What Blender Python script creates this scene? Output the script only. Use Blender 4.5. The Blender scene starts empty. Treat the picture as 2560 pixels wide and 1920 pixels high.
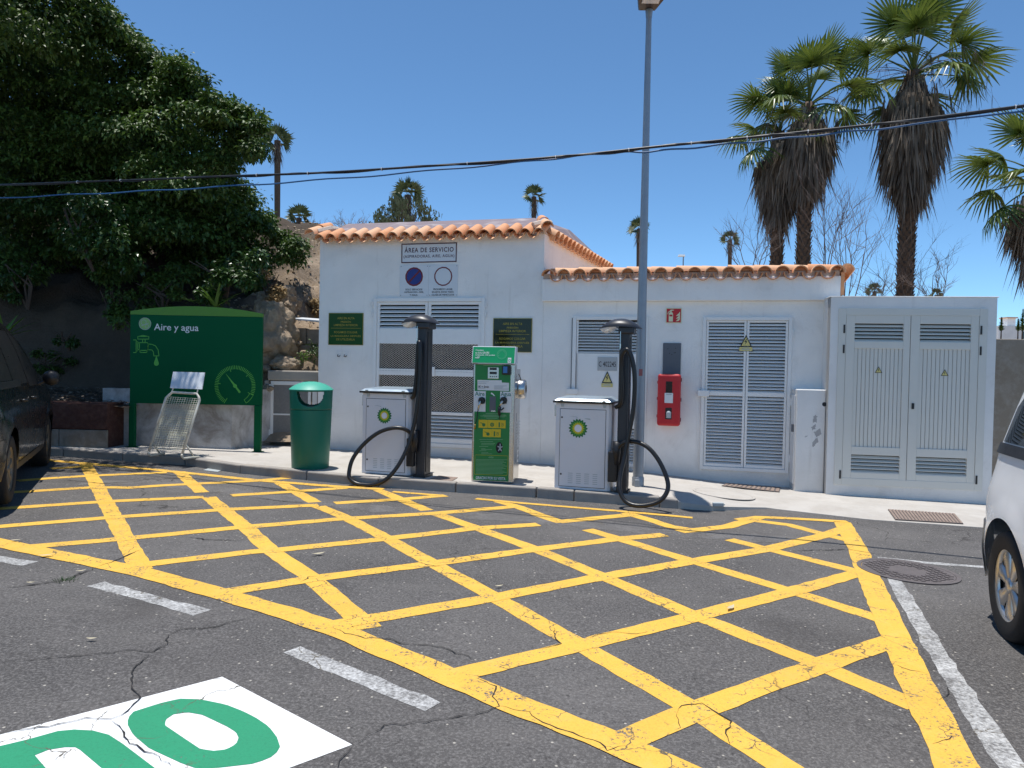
import bpy, bmesh, math, random
from mathutils import Vector, Matrix, noise
random.seed(7)
sin, cos, pi, R = math.sin, math.cos, math.pi, math.radians
scene = bpy.context.scene
COL = scene.collection

# ------------------------------------------------------------------ camera, sky, sun, exposure
FPX, PITCH, ROLL, CAMZ = 1776.0, 0.02, 0.02, 1.45      # focal length in photo pixels (2560 wide), small tilt
cam = bpy.data.cameras.new('camera'); camo = bpy.data.objects.new('camera', cam); COL.objects.link(camo)
cam.sensor_width = 36.0; cam.lens = 36.0 * FPX / 2560.0; cam.clip_start = 0.05; cam.clip_end = 3000
cr, sr, cp, sp = cos(ROLL), sin(ROLL), cos(PITCH), sin(PITCH)
ax = Vector((cr, sr * sp, sr * cp)); ay = Vector((-sr, cr * sp, cr * cp)); az = -Vector((0, cp, -sp))
mw = Matrix((ax, ay, az)).transposed().to_4x4(); mw.translation = Vector((0, 0, CAMZ))
camo.matrix_world = mw
scene.camera = camo

SUNDIR = Vector((-0.088, 0.042, 1.0)).normalized()
world = bpy.data.worlds.new('World'); scene.world = world; world.use_nodes = True
nt = world.node_tree
bg = nt.nodes['Background']; sky = nt.nodes.new('ShaderNodeTexSky')
sky.sky_type = 'NISHITA'; sky.sun_disc = False
sky.sun_elevation = math.asin(SUNDIR.z); sky.sun_rotation = math.atan2(SUNDIR.x, SUNDIR.y)
sky.altitude = 50; sky.air_density = 0.64; sky.dust_density = 0.0; sky.ozone_density = 10.0
tint = nt.nodes.new('ShaderNodeMix'); tint.data_type = 'RGBA'; tint.blend_type = 'MULTIPLY'; tint.inputs[0].default_value = 1.0
tint.inputs[7].default_value = (.95, 1.03, .91, 1)      # white balance of the camera, the same over the whole sky
nt.links.new(sky.outputs[0], tint.inputs[6]); nt.links.new(tint.outputs[2], bg.inputs[0]); bg.inputs[1].default_value = 0.15
sun = bpy.data.lights.new('sun', 'SUN'); sun.energy = 3.9; sun.angle = R(0.5); sun.color = (1.0, 0.965, 0.91)
suno = bpy.data.objects.new('sun', sun); COL.objects.link(suno)
suno.rotation_euler = SUNDIR.to_track_quat('Z', 'Y').to_euler(); suno.location = (0, 0, 40)
vs = scene.view_settings; vs.view_transform = 'Standard'; vs.look = 'None'; vs.gamma = 1.0; vs.exposure = 0.42
vs.use_curve_mapping = False

# ------------------------------------------------------------------ survey helpers (photo measurements -> metres)
def ray(px, py):
    x = (px - 1280) / FPX; y = -(py - 960) / FPX
    x, y = cr * x - sr * y, sr * x + cr * y
    return Vector((x, cp + y * sp, -sp + y * cp))
def zr(x): return -0.02 * x                      # the road falls 2 % to the right
def gnd(px, py, k=0.0):
    r = ray(px, py); t = (k - CAMZ) / (r.z + 0.02 * r.x)
    return Vector((r.x * t, r.y * t, r.z * t + CAMZ))
YAW = R(13.8); F0 = (0.547, 10.16)               # the long facade
def wall(px, py, off=0.0, f0=F0, yaw=YAW):       # -> (u along the facade, z)
    r = ray(px, py); n = (-sin(yaw), -cos(yaw)); U = (cos(yaw), -sin(yaw))
    p = (f0[0] + n[0] * off, f0[1] + n[1] * off)
    t = (p[0] * n[0] + p[1] * n[1]) / (r.x * n[0] + r.y * n[1])
    x, y, z = r.x * t, r.y * t, r.z * t + CAMZ
    return ((x - f0[0]) * U[0] + (y - f0[1]) * U[1], z)
def at(px, py, Y):
    r = ray(px, py); t = Y / r.y
    return Vector((r.x * t, Y, r.z * t + CAMZ))
KO = dict(K1=(0,0,.40687),K2=(0,650,.36166),K3=(750,500,.29412),K4=(1300,600,.36166),K5=(1760,0,.36166),K6=(1960,700,.36166),
 K7=(1100,820,.24116),K8=(820,750,.28933),J1=(1340,780,.30746),J5=(600,300,.31646),J6=(1300,440,.36166),J7=(310,740,.2591),
 c1=(0,1120,.28933),c2=(640,1120,.28933),c3=(1280,1120,.28933),c4=(1920,1120,.28933),c5=(0,1560,.28933),c6=(640,1440,.28933),
 c7=(1280,1440,.28933),c8=(1920,1440,.28933),m4=(640,620,.3135),p5=(1800,520,.34358),a6=(1160,850,.14467),b8=(700,930,.15671))
def K(n, x, y):
    o = KO[n]; return (o[0] + x * o[2], o[1] + y * o[2])

# ------------------------------------------------------------------ object helpers
def tag(o, label=None, cat=None, group=None, kind=None):
    if label: o['label'] = label
    if cat: o['category'] = cat
    if group: o['group'] = group
    if kind: o['kind'] = kind
    return o
def empty(name, loc=(0, 0, 0), rz=0.0, parent=None):
    o = bpy.data.objects.new(name, None); COL.objects.link(o)
    o.location = loc; o.rotation_euler = (0, 0, rz); o.empty_display_size = 0.1
    if parent: o.parent = parent
    return o
def link(name, me, parent=None, loc=None, rot=None, scale=None):
    o = bpy.data.objects.new(name, me); COL.objects.link(o)
    if parent: o.parent = parent
    if loc is not None: o.location = loc
    if rot is not None: o.rotation_euler = rot
    if scale is not None: o.scale = scale
    return o
def copy_tree(o, parent=None):
    c = o.copy(); COL.objects.link(c); c.parent = parent
    for ch in list(o.children): copy_tree(ch, c)
    return c

class MB:
    def __init__(s): s.v = []; s.f = []; s.m = []; s.mi = 0
    def add(s, vs, fs):
        b = len(s.v); s.v += [tuple(p) for p in vs]
        for f in fs: s.f.append(tuple(b + i for i in f)); s.m.append(s.mi)
    def quad(s, a, b, c, d): s.add([a, b, c, d], [(0, 1, 2, 3)])
    def box(s, x0, x1, y0, y1, z0, z1):
        s.add([(x0,y0,z0),(x1,y0,z0),(x1,y1,z0),(x0,y1,z0),(x0,y0,z1),(x1,y0,z1),(x1,y1,z1),(x0,y1,z1)],
              [(0,3,2,1),(4,5,6,7),(0,1,5,4),(1,2,6,5),(2,3,7,6),(3,0,4,7)])
    def prism(s, poly, y0, y1):            # polygon in (x,z), extruded along y; y0 is the front
        n = len(poly)
        vs = [(p[0], y0, p[1]) for p in poly] + [(p[0], y1, p[1]) for p in poly]
        fs = [tuple(range(n)), tuple(range(2 * n - 1, n - 1, -1))]
        fs += [(i, n + i, n + (i + 1) % n, (i + 1) % n) for i in range(n)]
        s.add(vs, fs)
    def vprism(s, poly, z0, z1):           # polygon in (x,y), extruded along z
        n = len(poly)
        vs = [(p[0], p[1], z0) for p in poly] + [(p[0], p[1], z1) for p in poly]
        fs = [tuple(range(n - 1, -1, -1)), tuple(range(n, 2 * n))]
        fs += [(i, (i + 1) % n, n + (i + 1) % n, n + i) for i in range(n)]
        s.add(vs, fs)
    def tube(s, pts, r, n=8, cap=True):
        pts = [Vector(p) for p in pts]; N = len(pts)
        rs = r if isinstance(r, (list, tuple)) else [r] * N
        up = None; rings = []
        for i, p in enumerate(pts):
            t = (pts[min(i + 1, N - 1)] - pts[max(i - 1, 0)])
            t = t.normalized() if t.length > 1e-9 else Vector((0, 0, 1))
            if up is None:
                up = Vector((0, 0, 1)) if abs(t.z) < 0.9 else Vector((1, 0, 0))
            a = t.cross(up)
            if a.length < 1e-5: a = t.orthogonal()
            a.normalize(); b = a.cross(t).normalized(); up = b
            rings.append([p + (a * cos(2 * pi * k / n) + b * sin(2 * pi * k / n)) * rs[i] for k in range(n)])
        vs = [q for rg in rings for q in rg]; fs = []
        for i in range(N - 1):
            for k in range(n):
                fs.append((i*n+k, i*n+(k+1)%n, (i+1)*n+(k+1)%n, (i+1)*n+k))
        if cap: fs.append(tuple(range(n - 1, -1, -1))); fs.append(tuple((N-1)*n + k for k in range(n)))
        s.add(vs, fs)
    def lathe(s, prof, n=32, cx=0, cy=0, cz=0, axis='z'):     # prof list of (r, h)
        vs = []; m = len(prof)
        for r, h in prof:
            for k in range(n):
                a = 2 * pi * k / n
                if axis == 'z': vs.append((cx + r*cos(a), cy + r*sin(a), cz + h))
                elif axis == 'y': vs.append((cx + r*cos(a), cy + h, cz + r*sin(a)))
                else: vs.append((cx + h, cy + r*cos(a), cz + r*sin(a)))
        fs = []
        for i in range(m - 1):
            for k in range(n):
                fs.append((i*n+k, i*n+(k+1)%n, (i+1)*n+(k+1)%n, (i+1)*n+k))
        s.add(vs, fs)
    def disc(s, c, r, n=24, axis='y', r0=0.0):
        vs = []
        for rr in ((r,) if r0 == 0 else (r, r0)):
            for k in range(n):
                a = 2*pi*k/n
                vs.append((c[0]+rr*cos(a), c[1], c[2]+rr*sin(a)) if axis == 'y' else (c[0]+rr*cos(a), c[1]+rr*sin(a), c[2]))
        if r0 == 0: s.add(vs, [tuple(range(n))])
        else: s.add(vs, [(k, (k+1)%n, n+(k+1)%n, n+k) for k in range(n)])
    def strip(s, pts, w, y):               # flat ribbon in the (x,z) plane at depth y
        for i in range(len(pts) - 1):
            a = Vector((pts[i][0], pts[i][1])); b = Vector((pts[i+1][0], pts[i+1][1])); d = b - a
            if d.length < 1e-6: continue
            d.normalize(); nn = Vector((-d.y, d.x)) * w / 2; a = a - d * w * .3; b = b + d * w * .3
            s.quad((a.x-nn.x, y, a.y-nn.y), (b.x-nn.x, y, b.y-nn.y), (b.x+nn.x, y, b.y+nn.y), (a.x+nn.x, y, a.y+nn.y))
    def mesh(s, name, mats, smooth=False, recalc=True):
        me = bpy.data.meshes.new(name); me.from_pydata(s.v, [], s.f)
        if not isinstance(mats, (list, tuple)): mats = [mats]
        for m in mats: me.materials.append(m)
        for i, p in enumerate(me.polygons): p.material_index = min(s.m[i], len(mats) - 1)
        if recalc:
            bm = bmesh.new(); bm.from_mesh(me); bmesh.ops.recalc_face_normals(bm, faces=bm.faces); bm.to_mesh(me); bm.free()
        if smooth:
            me.polygons.foreach_set('use_smooth', [True] * len(me.polygons))
        me.update(); return me
    def build(s, name, mats, parent=None, smooth=False, bevel=0.0, recalc=True, seg=2, autos=None):
        me = s.mesh(name, mats, smooth or bool(autos), recalc)
        o = link(name, me, parent)
        if autos: 
            try: me.set_sharp_from_angle(angle=R(autos))
            except Exception: pass
        if bevel:
            b = o.modifiers.new('bevel', 'BEVEL'); b.width = bevel; b.segments = seg; b.limit_method = 'ANGLE'; b.angle_limit = R(35)
            b.harden_normals = False
        return o

# ------------------------------------------------------------------ materials
MATS = {}
def bsdf(name):
    m = bpy.data.materials.new(name); m.use_nodes = True
    return m, m.node_tree, m.node_tree.nodes['Principled BSDF']
def node(nt, t, **kw):
    n = nt.nodes.new(t)
    for k, v in kw.items():
        if k == 'inp':
            for a, b in v.items(): n.inputs[a].default_value = b
        else: setattr(n, k, v)
    return n
def c4(c): return (c[0], c[1], c[2], 1.0)
def texco(nt, scale=None):
    t = node(nt, 'ShaderNodeTexCoord')
    if scale is None: return t.outputs['Object']
    mp = node(nt, 'ShaderNodeMapping'); mp.inputs['Scale'].default_value = scale
    nt.links.new(t.outputs['Object'], mp.inputs[0]); return mp.outputs[0]
def noisen(nt, co, scale, detail=4, rough=.55, dist=0.0):
    n = node(nt, 'ShaderNodeTexNoise'); n.inputs['Scale'].default_value = scale; n.inputs['Detail'].default_value = detail
    n.inputs['Roughness'].default_value = rough; n.inputs['Distortion'].default_value = dist
    nt.links.new(co, n.inputs['Vector']); return n.outputs['Fac']
def ramp(nt, fac, a, b, ca=(0, 0, 0), cb=(1, 1, 1)):
    r = node(nt, 'ShaderNodeValToRGB'); e = r.color_ramp.elements
    e[0].position = a; e[0].color = c4(ca); e[1].position = b; e[1].color = c4(cb)
    nt.links.new(fac, r.inputs[0]); return r.outputs[0]
def mixc(nt, fac, a, b, mode='MIX'):
    m = node(nt, 'ShaderNodeMix', data_type='RGBA', blend_type=mode)
    for s_, v in ((0, fac), (6, a), (7, b)):
        if hasattr(v, 'is_output'): nt.links.new(v, m.inputs[s_])
        elif s_ == 0: m.inputs[0].default_value = v
        else: m.inputs[s_].default_value = c4(v)
    return m.outputs[2]
def bump(nt, b, h, strength, dist=0.01):
    n = node(nt, 'ShaderNodeBump'); n.inputs['Strength'].default_value = strength; n.inputs['Distance'].default_value = dist
    nt.links.new(h, n.inputs['Height']); nt.links.new(n.outputs[0], b.inputs['Normal'])
def M(name, col, rough=.6, metal=0.0, var=.08, vs=4.0, bmp=0.0, bs=80.0, spec=.5, dirt=0.0, dcol=(.25, .2, .15), ds=2.0, coat=0.0):
    if name in MATS: return MATS[name]
    m, nt, b = bsdf(name); co = texco(nt)
    c = mixc(nt, noisen(nt, co, vs, 5), tuple(x * (1 - var) for x in col), tuple(min(1, x * (1 + var)) for x in col))
    if dirt:
        f = ramp(nt, noisen(nt, co, ds, 7, .65, .4), .52, .75, (0, 0, 0), (dirt,) * 3)
        c = mixc(nt, f, c, dcol)
    nt.links.new(c, b.inputs['Base Color'])
    rr = node(nt, 'ShaderNodeMapRange', inp={'To Min': max(0, rough - .08), 'To Max': min(1, rough + .08)})
    nt.links.new(noisen(nt, co, vs * 3), rr.inputs[0]); nt.links.new(rr.outputs[0], b.inputs['Roughness'])
    b.inputs['Metallic'].default_value = metal; b.inputs['Specular IOR Level'].default_value = spec
    b.inputs['Coat Weight'].default_value = coat; b.inputs['Coat Roughness'].default_value = .06
    if bmp: bump(nt, b, noisen(nt, co, bs, 6, .6), bmp)
    MATS[name] = m; return m

def asphalt_color(nt, co):
    big = noisen(nt, co, .45, 5, .6); mid = noisen(nt, co, 3.0, 6, .65)
    c = mixc(nt, ramp(nt, big, .35, .7), (.058, .0545, .053), (.125, .117, .112))
    c = mixc(nt, ramp(nt, mid, .4, .75, (0, 0, 0), (.55,) * 3), c, (.060, .057, .057))
    fine = noisen(nt, co, 75, 4, .8)
    c = mixc(nt, ramp(nt, fine, .46, .66, (0, 0, 0), (.85,) * 3), c, (.20, .19, .183))
    c = mixc(nt, ramp(nt, noisen(nt, co, 48, 3, .75), .56, .70, (0, 0, 0), (.75,) * 3), c, (.034, .031, .030))
    streak = ramp(nt, noisen(nt, texco(nt, (.5, 2.6, 1)), 1.3, 5, .6), .55, .8, (0, 0, 0), (.35,) * 3); c = mixc(nt, streak, c, (.17, .158, .148))
    v = node(nt, 'ShaderNodeTexVoronoi', feature='F1'); v.inputs['Scale'].default_value = 26
    nt.links.new(co, v.inputs['Vector'])
    stone = ramp(nt, v.outputs['Distance'], .09, .19, (1, 1, 1), (0, 0, 0))
    rnd = node(nt, 'ShaderNodeSeparateColor'); nt.links.new(v.outputs['Color'], rnd.inputs[0])
    pick = ramp(nt, rnd.outputs[0], .72, .8)
    k = node(nt, 'ShaderNodeMath', operation='MULTIPLY'); nt.links.new(stone, k.inputs[0]); nt.links.new(pick, k.inputs[1])
    c = mixc(nt, k.outputs[0], c, (.42, .39, .34))
    oil = ramp(nt, noisen(nt, co, .8, 3, .5, .6), .6, .74, (0, 0, 0), (.5,) * 3)
    c = mixc(nt, oil, c, (.048, .043, .041))
    return c, fine, mid
def crackmask(nt, co, scale, width, gate=.5):
    warp = node(nt, 'ShaderNodeTexNoise'); warp.inputs['Scale'].default_value = scale * 2.2; warp.inputs['Detail'].default_value = 6
    nt.links.new(co, warp.inputs['Vector'])
    mx = node(nt, 'ShaderNodeMix', data_type='RGBA', blend_type='LINEAR_LIGHT'); mx.inputs[0].default_value = .35 / scale
    nt.links.new(co, mx.inputs[6]); nt.links.new(warp.outputs['Color'], mx.inputs[7])
    v = node(nt, 'ShaderNodeTexVoronoi', feature='DISTANCE_TO_EDGE'); v.inputs['Scale'].default_value = scale
    nt.links.new(mx.outputs[2], v.inputs['Vector'])
    e = ramp(nt, v.outputs['Distance'], width * .4, width, (1, 1, 1), (0, 0, 0))
    g = ramp(nt, noisen(nt, co, scale * .6, 2), gate, gate + .06)
    k = node(nt, 'ShaderNodeMath', operation='MULTIPLY'); nt.links.new(e, k.inputs[0]); nt.links.new(g, k.inputs[1])
    return k.outputs[0]
def mat_asphalt():
    m, nt, b = bsdf('asphalt'); co = texco(nt)
    c, fine, mid = asphalt_color(nt, co)
    c = mixc(nt, crackmask(nt, co, .55, .0045, .54), c, (.030, .027, .025))
    nt.links.new(c, b.inputs['Base Color']); b.inputs['Roughness'].default_value = .86; b.inputs['Specular IOR Level'].default_value = .3
    bump(nt, b, fine, .55, .006); return m
def mat_paint(name, col, wear, soft=.07, col2=None, maxw=1.0):
    m, nt, b = bsdf(name); co = texco(nt)
    ac, fine, mid = asphalt_color(nt, co)
    n1 = noisen(nt, co, 55, 6, .75); n2 = noisen(nt, co, 5.0, 4, .6)
    s = node(nt, 'ShaderNodeMath', operation='MULTIPLY_ADD'); s.inputs[1].default_value = .45
    nt.links.new(n2, s.inputs[0]); nt.links.new(n1, s.inputs[2])
    w = ramp(nt, s.outputs[0], wear, wear + soft, (0, 0, 0), (maxw,) * 3)
    c = mixc(nt, noisen(nt, co, 2.2, 5), tuple(x * .88 for x in col), tuple(min(1, x * 1.06) for x in col))
    c = mixc(nt, ramp(nt, noisen(nt, co, 90, 3, .8), .5, .72, (0, 0, 0), (.42,) * 3), c, tuple(x * .5 for x in col))
    if col2: c = mixc(nt, ramp(nt, noisen(nt, co, 9, 5, .7), .5, .75, (0,0,0), (.6,)*3), c, col2)
    grime = ramp(nt, noisen(nt, co, .9, 5, .65, .5), .45, .8, (0, 0, 0), (.38,) * 3); c = mixc(nt, grime, c, tuple(x * .55 + .02 for x in col))
    c = mixc(nt, w, c, ac)
    cm = crackmask(nt, co, 3.2, .012, .5); c = mixc(nt, cm, c, (.10, .085, .06))
    cm2 = crackmask(nt, co, .55, .0045, .54); c = mixc(nt, cm2, c, (.04, .036, .03))
    nt.links.new(c, b.inputs['Base Color']); b.inputs['Roughness'].default_value = .7; b.inputs['Specular IOR Level'].default_value = .35
    bump(nt, b, fine, .35, .004); return m
def mat_stucco(name, col, stain=.12, base=0.0, stc=(.42, .37, .31)):
    m, nt, b = bsdf(name); co = texco(nt)
    c = mixc(nt, ramp(nt, noisen(nt, co, 1.1, 6, .6, .3), .35, .65), tuple(x * .885 for x in col), col)
    st = ramp(nt, noisen(nt, co, 2.6, 8, .7, .5), .56 if stain < .5 else .43, .8 if stain < .5 else .66, (0, 0, 0), (stain,) * 3); c = mixc(nt, st, c, stc)
    streak = ramp(nt, noisen(nt, texco(nt, (9, 9, .7)), 1.0, 5, .6), .6, .85, (0, 0, 0), (stain * 1.1,) * 3); c = mixc(nt, streak, c, (.38, .34, .29))
    if base:        # rain splash on the foot of the wall
        sz = node(nt, 'ShaderNodeSeparateXYZ'); nt.links.new(co, sz.inputs[0])
        ad = node(nt, 'ShaderNodeMath', operation='MULTIPLY_ADD'); ad.inputs[1].default_value = -.9
        nt.links.new(noisen(nt, co, 3.0, 7, .7), ad.inputs[0]); nt.links.new(sz.outputs[2], ad.inputs[2])
        mr = node(nt, 'ShaderNodeMapRange', inp={'From Min': .12, 'From Max': -.38, 'To Max': base}); nt.links.new(ad.outputs[0], mr.inputs[0])
        c = mixc(nt, mr.outputs[0], c, (.40, .365, .32))
    nt.links.new(c, b.inputs['Base Color']); b.inputs['Roughness'].default_value = .85; b.inputs['Specular IOR Level'].default_value = .25
    bump(nt, b, noisen(nt, co, 38, 8, .7), .35, .012); return m
def mat_leaf(name, c1, c2, rough=.4, trans=.2, sc=1.2):
    m, nt, b = bsdf(name); co = texco(nt)
    g = node(nt, 'ShaderNodeNewGeometry')
    c = mixc(nt, g.outputs['Random Per Island'], c1, c2)
    c = mixc(nt, ramp(nt, noisen(nt, co, sc, 3), .4, .7, (0,0,0), (.5,)*3), c, tuple(x * 1.5 for x in c2))
    nt.links.new(c, b.inputs['Base Color']); b.inputs['Roughness'].default_value = rough; b.inputs['Specular IOR Level'].default_value = .5
    if trans:
        t = node(nt, 'ShaderNodeBsdfTranslucent'); nt.links.new(c, t.inputs[0])
        mx = node(nt, 'ShaderNodeMixShader'); mx.inputs[0].default_value = trans
        out = nt.nodes['Material Output']; nt.links.new(b.outputs[0], mx.inputs[1]); nt.links.new(t.outputs[0], mx.inputs[2]); nt.links.new(mx.outputs[0], out.inputs[0])
    return m
def mat_soil(name, a, b_, c_, scale=1.0, bstr=.8, bank_shade=False):
    m, nt, b = bsdf(name); co = texco(nt)
    c = mixc(nt, noisen(nt, co, .9 * scale, 8, .65), a, b_)
    c = mixc(nt, ramp(nt, noisen(nt, co, 7 * scale, 8, .7), .45, .7, (0,0,0), (.8,)*3), c, c_)
    if bank_shade:        # tree shade painted into the soil colour: the bank turns darker to the left
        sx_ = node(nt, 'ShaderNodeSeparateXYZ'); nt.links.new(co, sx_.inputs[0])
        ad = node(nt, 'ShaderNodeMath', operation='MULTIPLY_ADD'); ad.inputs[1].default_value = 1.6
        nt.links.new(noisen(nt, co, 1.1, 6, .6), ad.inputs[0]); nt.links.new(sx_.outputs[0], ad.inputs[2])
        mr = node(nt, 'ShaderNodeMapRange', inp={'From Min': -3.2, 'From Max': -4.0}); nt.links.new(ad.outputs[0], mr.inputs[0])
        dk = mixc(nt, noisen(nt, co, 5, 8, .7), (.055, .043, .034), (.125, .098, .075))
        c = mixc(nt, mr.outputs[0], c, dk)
    nt.links.new(c, b.inputs['Base Color']); b.inputs['Roughness'].default_value = .95; b.inputs['Specular IOR Level'].default_value = .15
    bump(nt, b, noisen(nt, co, 14 * scale, 9, .75), bstr, .05); return m
def mat_glass_dark(name, col=(.012, .014, .016)):
    m, nt, b = bsdf(name); b.inputs['Base Color'].default_value = c4(col); b.inputs['Roughness'].default_value = .03
    b.inputs['Specular IOR Level'].default_value = .8; return m

m_asphalt = mat_asphalt()
m_yellow = mat_paint('yellow_road_paint', (.76, .445, .066), .80, col2=(.74, .46, .12))
m_white_worn = mat_paint('worn_white_road_paint', (.60, .60, .59), .56, .30, maxw=.92)
m_white_road = mat_paint('white_road_paint', (.80, .80, .79), .93)
m_green_road = mat_paint('green_road_paint', (.022, .27, .135), .88)
m_stucco = mat_stucco('white_stucco', (.88, .862, .83), .3, base=.25)
m_stucco2 = mat_stucco('cabinet_stucco', (.83, .81, .78), .3, base=.22)
m_oldwall = mat_stucco('old_painted_wall', (.58, .565, .55), .85, stc=(.24, .21, .18))
m_conc = mat_stucco('raw_concrete', (.38, .35, .31), .9)
m_pave = mat_stucco('pavement_concrete', (.505, .475, .435), .55, stc=(.36, .325, .285))
m_kerb = mat_stucco('kerb_stone', (.30, .28, .26), .6)
m_brownwall = mat_soil('stained_concrete', (.30, .27, .23), (.20, .15, .10), (.36, .33, .29), .8, .3)
m_soil = mat_soil('dry_soil', (.36, .28, .20), (.27, .20, .14), (.46, .37, .28), bank_shade=True)
m_rock = mat_soil('pale_rock', (.46, .37, .27), (.32, .24, .17), (.54, .44, .33), 1.4, 1.0)
m_redstone = mat_soil('red_stone', (.11, .05, .038), (.07, .035, .028), (.16, .085, .065), 2.0, .5)
m_tile = M('terracotta', (.66, .32, .16), .8, var=.22, vs=3.0, bmp=.15, bs=60, spec=.3, dirt=.4, dcol=(.62, .42, .32), ds=5)
m_tile2 = M('terracotta_pale', (.71, .42, .25), .8, var=.18, vs=3.5, bmp=.15, bs=60, spec=.3, dirt=.3, dcol=(.5, .32, .22), ds=6)
m_mortar = M('tile_mortar', (.56, .47, .40), .95, var=.2, vs=9, bmp=.5, bs=40)
m_membrane = M('roof_membrane', (.21, .165, .18), .85, var=.15, vs=2.0, bmp=.2, bs=30, dirt=.7, dcol=(.55, .50, .48), ds=3.2)
m_whitemetal = M('white_painted_metal', (.80, .79, .77), .45, var=.04, vs=2, dirt=.12, dcol=(.4, .36, .3), ds=4)
m_greymetal = M('pale_grey_painted_metal', (.66, .64, .58), .5, var=.05, vs=1.5, dirt=.1, dcol=(.35, .33, .3), ds=3)
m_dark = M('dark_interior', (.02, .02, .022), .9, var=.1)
m_black = M('black_plastic', (.012, .012, .014), .42, var=.2, vs=8)
m_anthr = M('anthracite_paint', (.022, .024, .031), .40, var=.12, vs=4)
m_rubber = M('black_hose_rubber', (.010, .010, .011), .36, var=.25, vs=12, bmp=.1, bs=90)
m_steel = M('stainless_steel', (.55, .54, .52), .24, 1.0, var=.06, vs=6)
m_brass = M('brass', (.36, .25, .07), .35, 1.0, var=.1)
m_galv = M('galvanised_steel', (.30, .33, .37), .5, .6, var=.12, vs=14, dirt=.15, dcol=(.3, .28, .26), ds=9)
m_vacwhite = M('vacuum_cabinet_white', (.70, .70, .72), .42, var=.03, vs=2, dirt=.12, dcol=(.42, .38, .33), ds=3)
m_lid = M('steel_blue_lid', (.40, .48, .54), .35, .55, var=.1, vs=3)
m_lens = M('lamp_lens', (.62, .63, .66), .2, var=.05)
m_bin = M('green_bin_plastic', (.004, .150, .100), .38, var=.07, vs=3, spec=.4, dirt=.1, dcol=(.05, .2, .14), ds=4)
m_binlit = M('sunlit_bin_plastic', (.055, .38, .275), .5, var=.08, vs=4)  # same plastic as the bin, paler: sunlight on the dome put into the colour
m_signgreen = M('sign_dark_green', (.002, .090, .033), .5, var=.06, vs=1.2, spec=.1)
m_lime = M('sign_lime_green', (.085, .235, .014), .45, var=.05)
m_limeline = M('sign_lime_print', (.10, .42, .06), .5, var=.05)
m_limepale = M('sign_pale_lime', (.25, .46, .14), .5, var=.1, vs=20)
m_print_w = M('print_white', (.72, .74, .74), .5, var=.03)
m_print_grey = M('print_grey', (.42, .46, .47), .5, var=.05)
m_print_k = M('print_black', (.018, .018, .022), .5, var=.05)
m_print_r = M('print_dark_red', (.16, .012, .02), .5, var=.15, vs=25)
m_print_brown = M('print_maroon', (.075, .018, .03), .5, var=.2, vs=25)
m_red = M('signal_red', (.50, .012, .018), .42, var=.05, dirt=.1, dcol=(.6, .12, .1), ds=5)
m_cream = M('photoluminescent_cream', (.70, .72, .48), .5, var=.04)
m_blue = M('sign_blue', (.012, .03, .20), .45, var=.06)
m_plaque = M('green_plaque', (.010, .060, .006), .32, var=.2, vs=2, spec=.25)
m_plaque2 = M('dark_reflecting_plaque', (.010, .016, .004), .12, var=.4, vs=3, spec=.35)
m_gold = M('gold_lettering', (.34, .27, .02), .4, var=.15, vs=30)
m_signwhite = M('sign_board_white', (.66, .69, .72), .45, var=.03, dirt=.12, dcol=(.4, .4, .4), ds=5)
m_yel_sign = M('warning_yellow', (.66, .56, .20), .5, var=.05)
m_yel_air = M('label_yellow', (.62, .47, .01), .5, var=.05)
m_airgreen = M('machine_green', (.004, .20, .038), .36, var=.06, vs=3)
m_airhead = M('machine_header_green', (.008, .33, .115), .36, var=.04)
m_bluescreen = M('blue_screen', (.03, .16, .45), .2, var=.05)
m_greypanel = M('grey_sheet', (.105, .115, .135), .5, var=.12, vs=5)
m_plate = M('number_plate_grey', (.42, .43, .43), .5, var=.05)
m_rust = M('rusty_iron', (.25, .185, .15), .8, var=.35, vs=8, bmp=.3, bs=50)
m_iron = M('cast_iron', (.115, .098, .095), .6, var=.3, vs=10, bmp=.3, bs=60)
m_offwhite_tube = M('cream_painted_tube', (.62, .61, .53), .5, var=.12, vs=10, dirt=.5, dcol=(.16, .12, .09), ds=8)
m_wire = M('cream_wire', (.52, .52, .43), .55, var=.1, vs=10)
m_bark = M('bark', (.075, .055, .042), .95, var=.4, vs=6, bmp=1.0, bs=12)
m_palmtrunk = M('palm_trunk', (.115, .075, .052), .95, var=.45, vs=7, bmp=.8, bs=14)
m_twig = M('dry_twig', (.16, .115, .095), .9, var=.25, vs=5)
m_leaf = mat_leaf('broad_leaf', (.017, .046, .009), (.090, .155, .026), .52, .26)
m_leaf2 = mat_leaf('shrub_leaf', (.020, .050, .012), (.045, .095, .018), .36, .18)
m_frond = mat_leaf('palm_frond', (.038, .075, .014), (.135, .180, .030), .36, .28)
m_frond_far = mat_leaf('far_palm_frond', (.045, .075, .03), (.10, .12, .05), .5, .2)
m_thatch = mat_leaf('dead_frond', (.046, .036, .029), (.235, .185, .14), .8, .1)
m_straw = mat_leaf('dry_grass', (.26, .17, .08), (.42, .31, .16), .9, .2)
m_olive = mat_leaf('pepper_leaf', (.13, .14, .06), (.28, .27, .13), .7, .5)
m_agave = mat_leaf('agave_leaf', (.05, .11, .02), (.12, .22, .03), .4, .15)
m_drytwig = M('silvery_dry_shrub', (.30, .24, .21), .9, var=.3, vs=4)
m_carblack = M('black_car_paint', (.008, .008, .0085), .28, 0.0, var=.15, vs=4, coat=.45, dirt=.25, dcol=(.045, .04, .036), ds=6)
m_carwhite = M('white_car_paint', (.80, .80, .80), .25, var=.02, vs=2, coat=.6, dirt=.14, dcol=(.5, .45, .38), ds=2.5)
m_glass = mat_glass_dark('car_glass')
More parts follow.
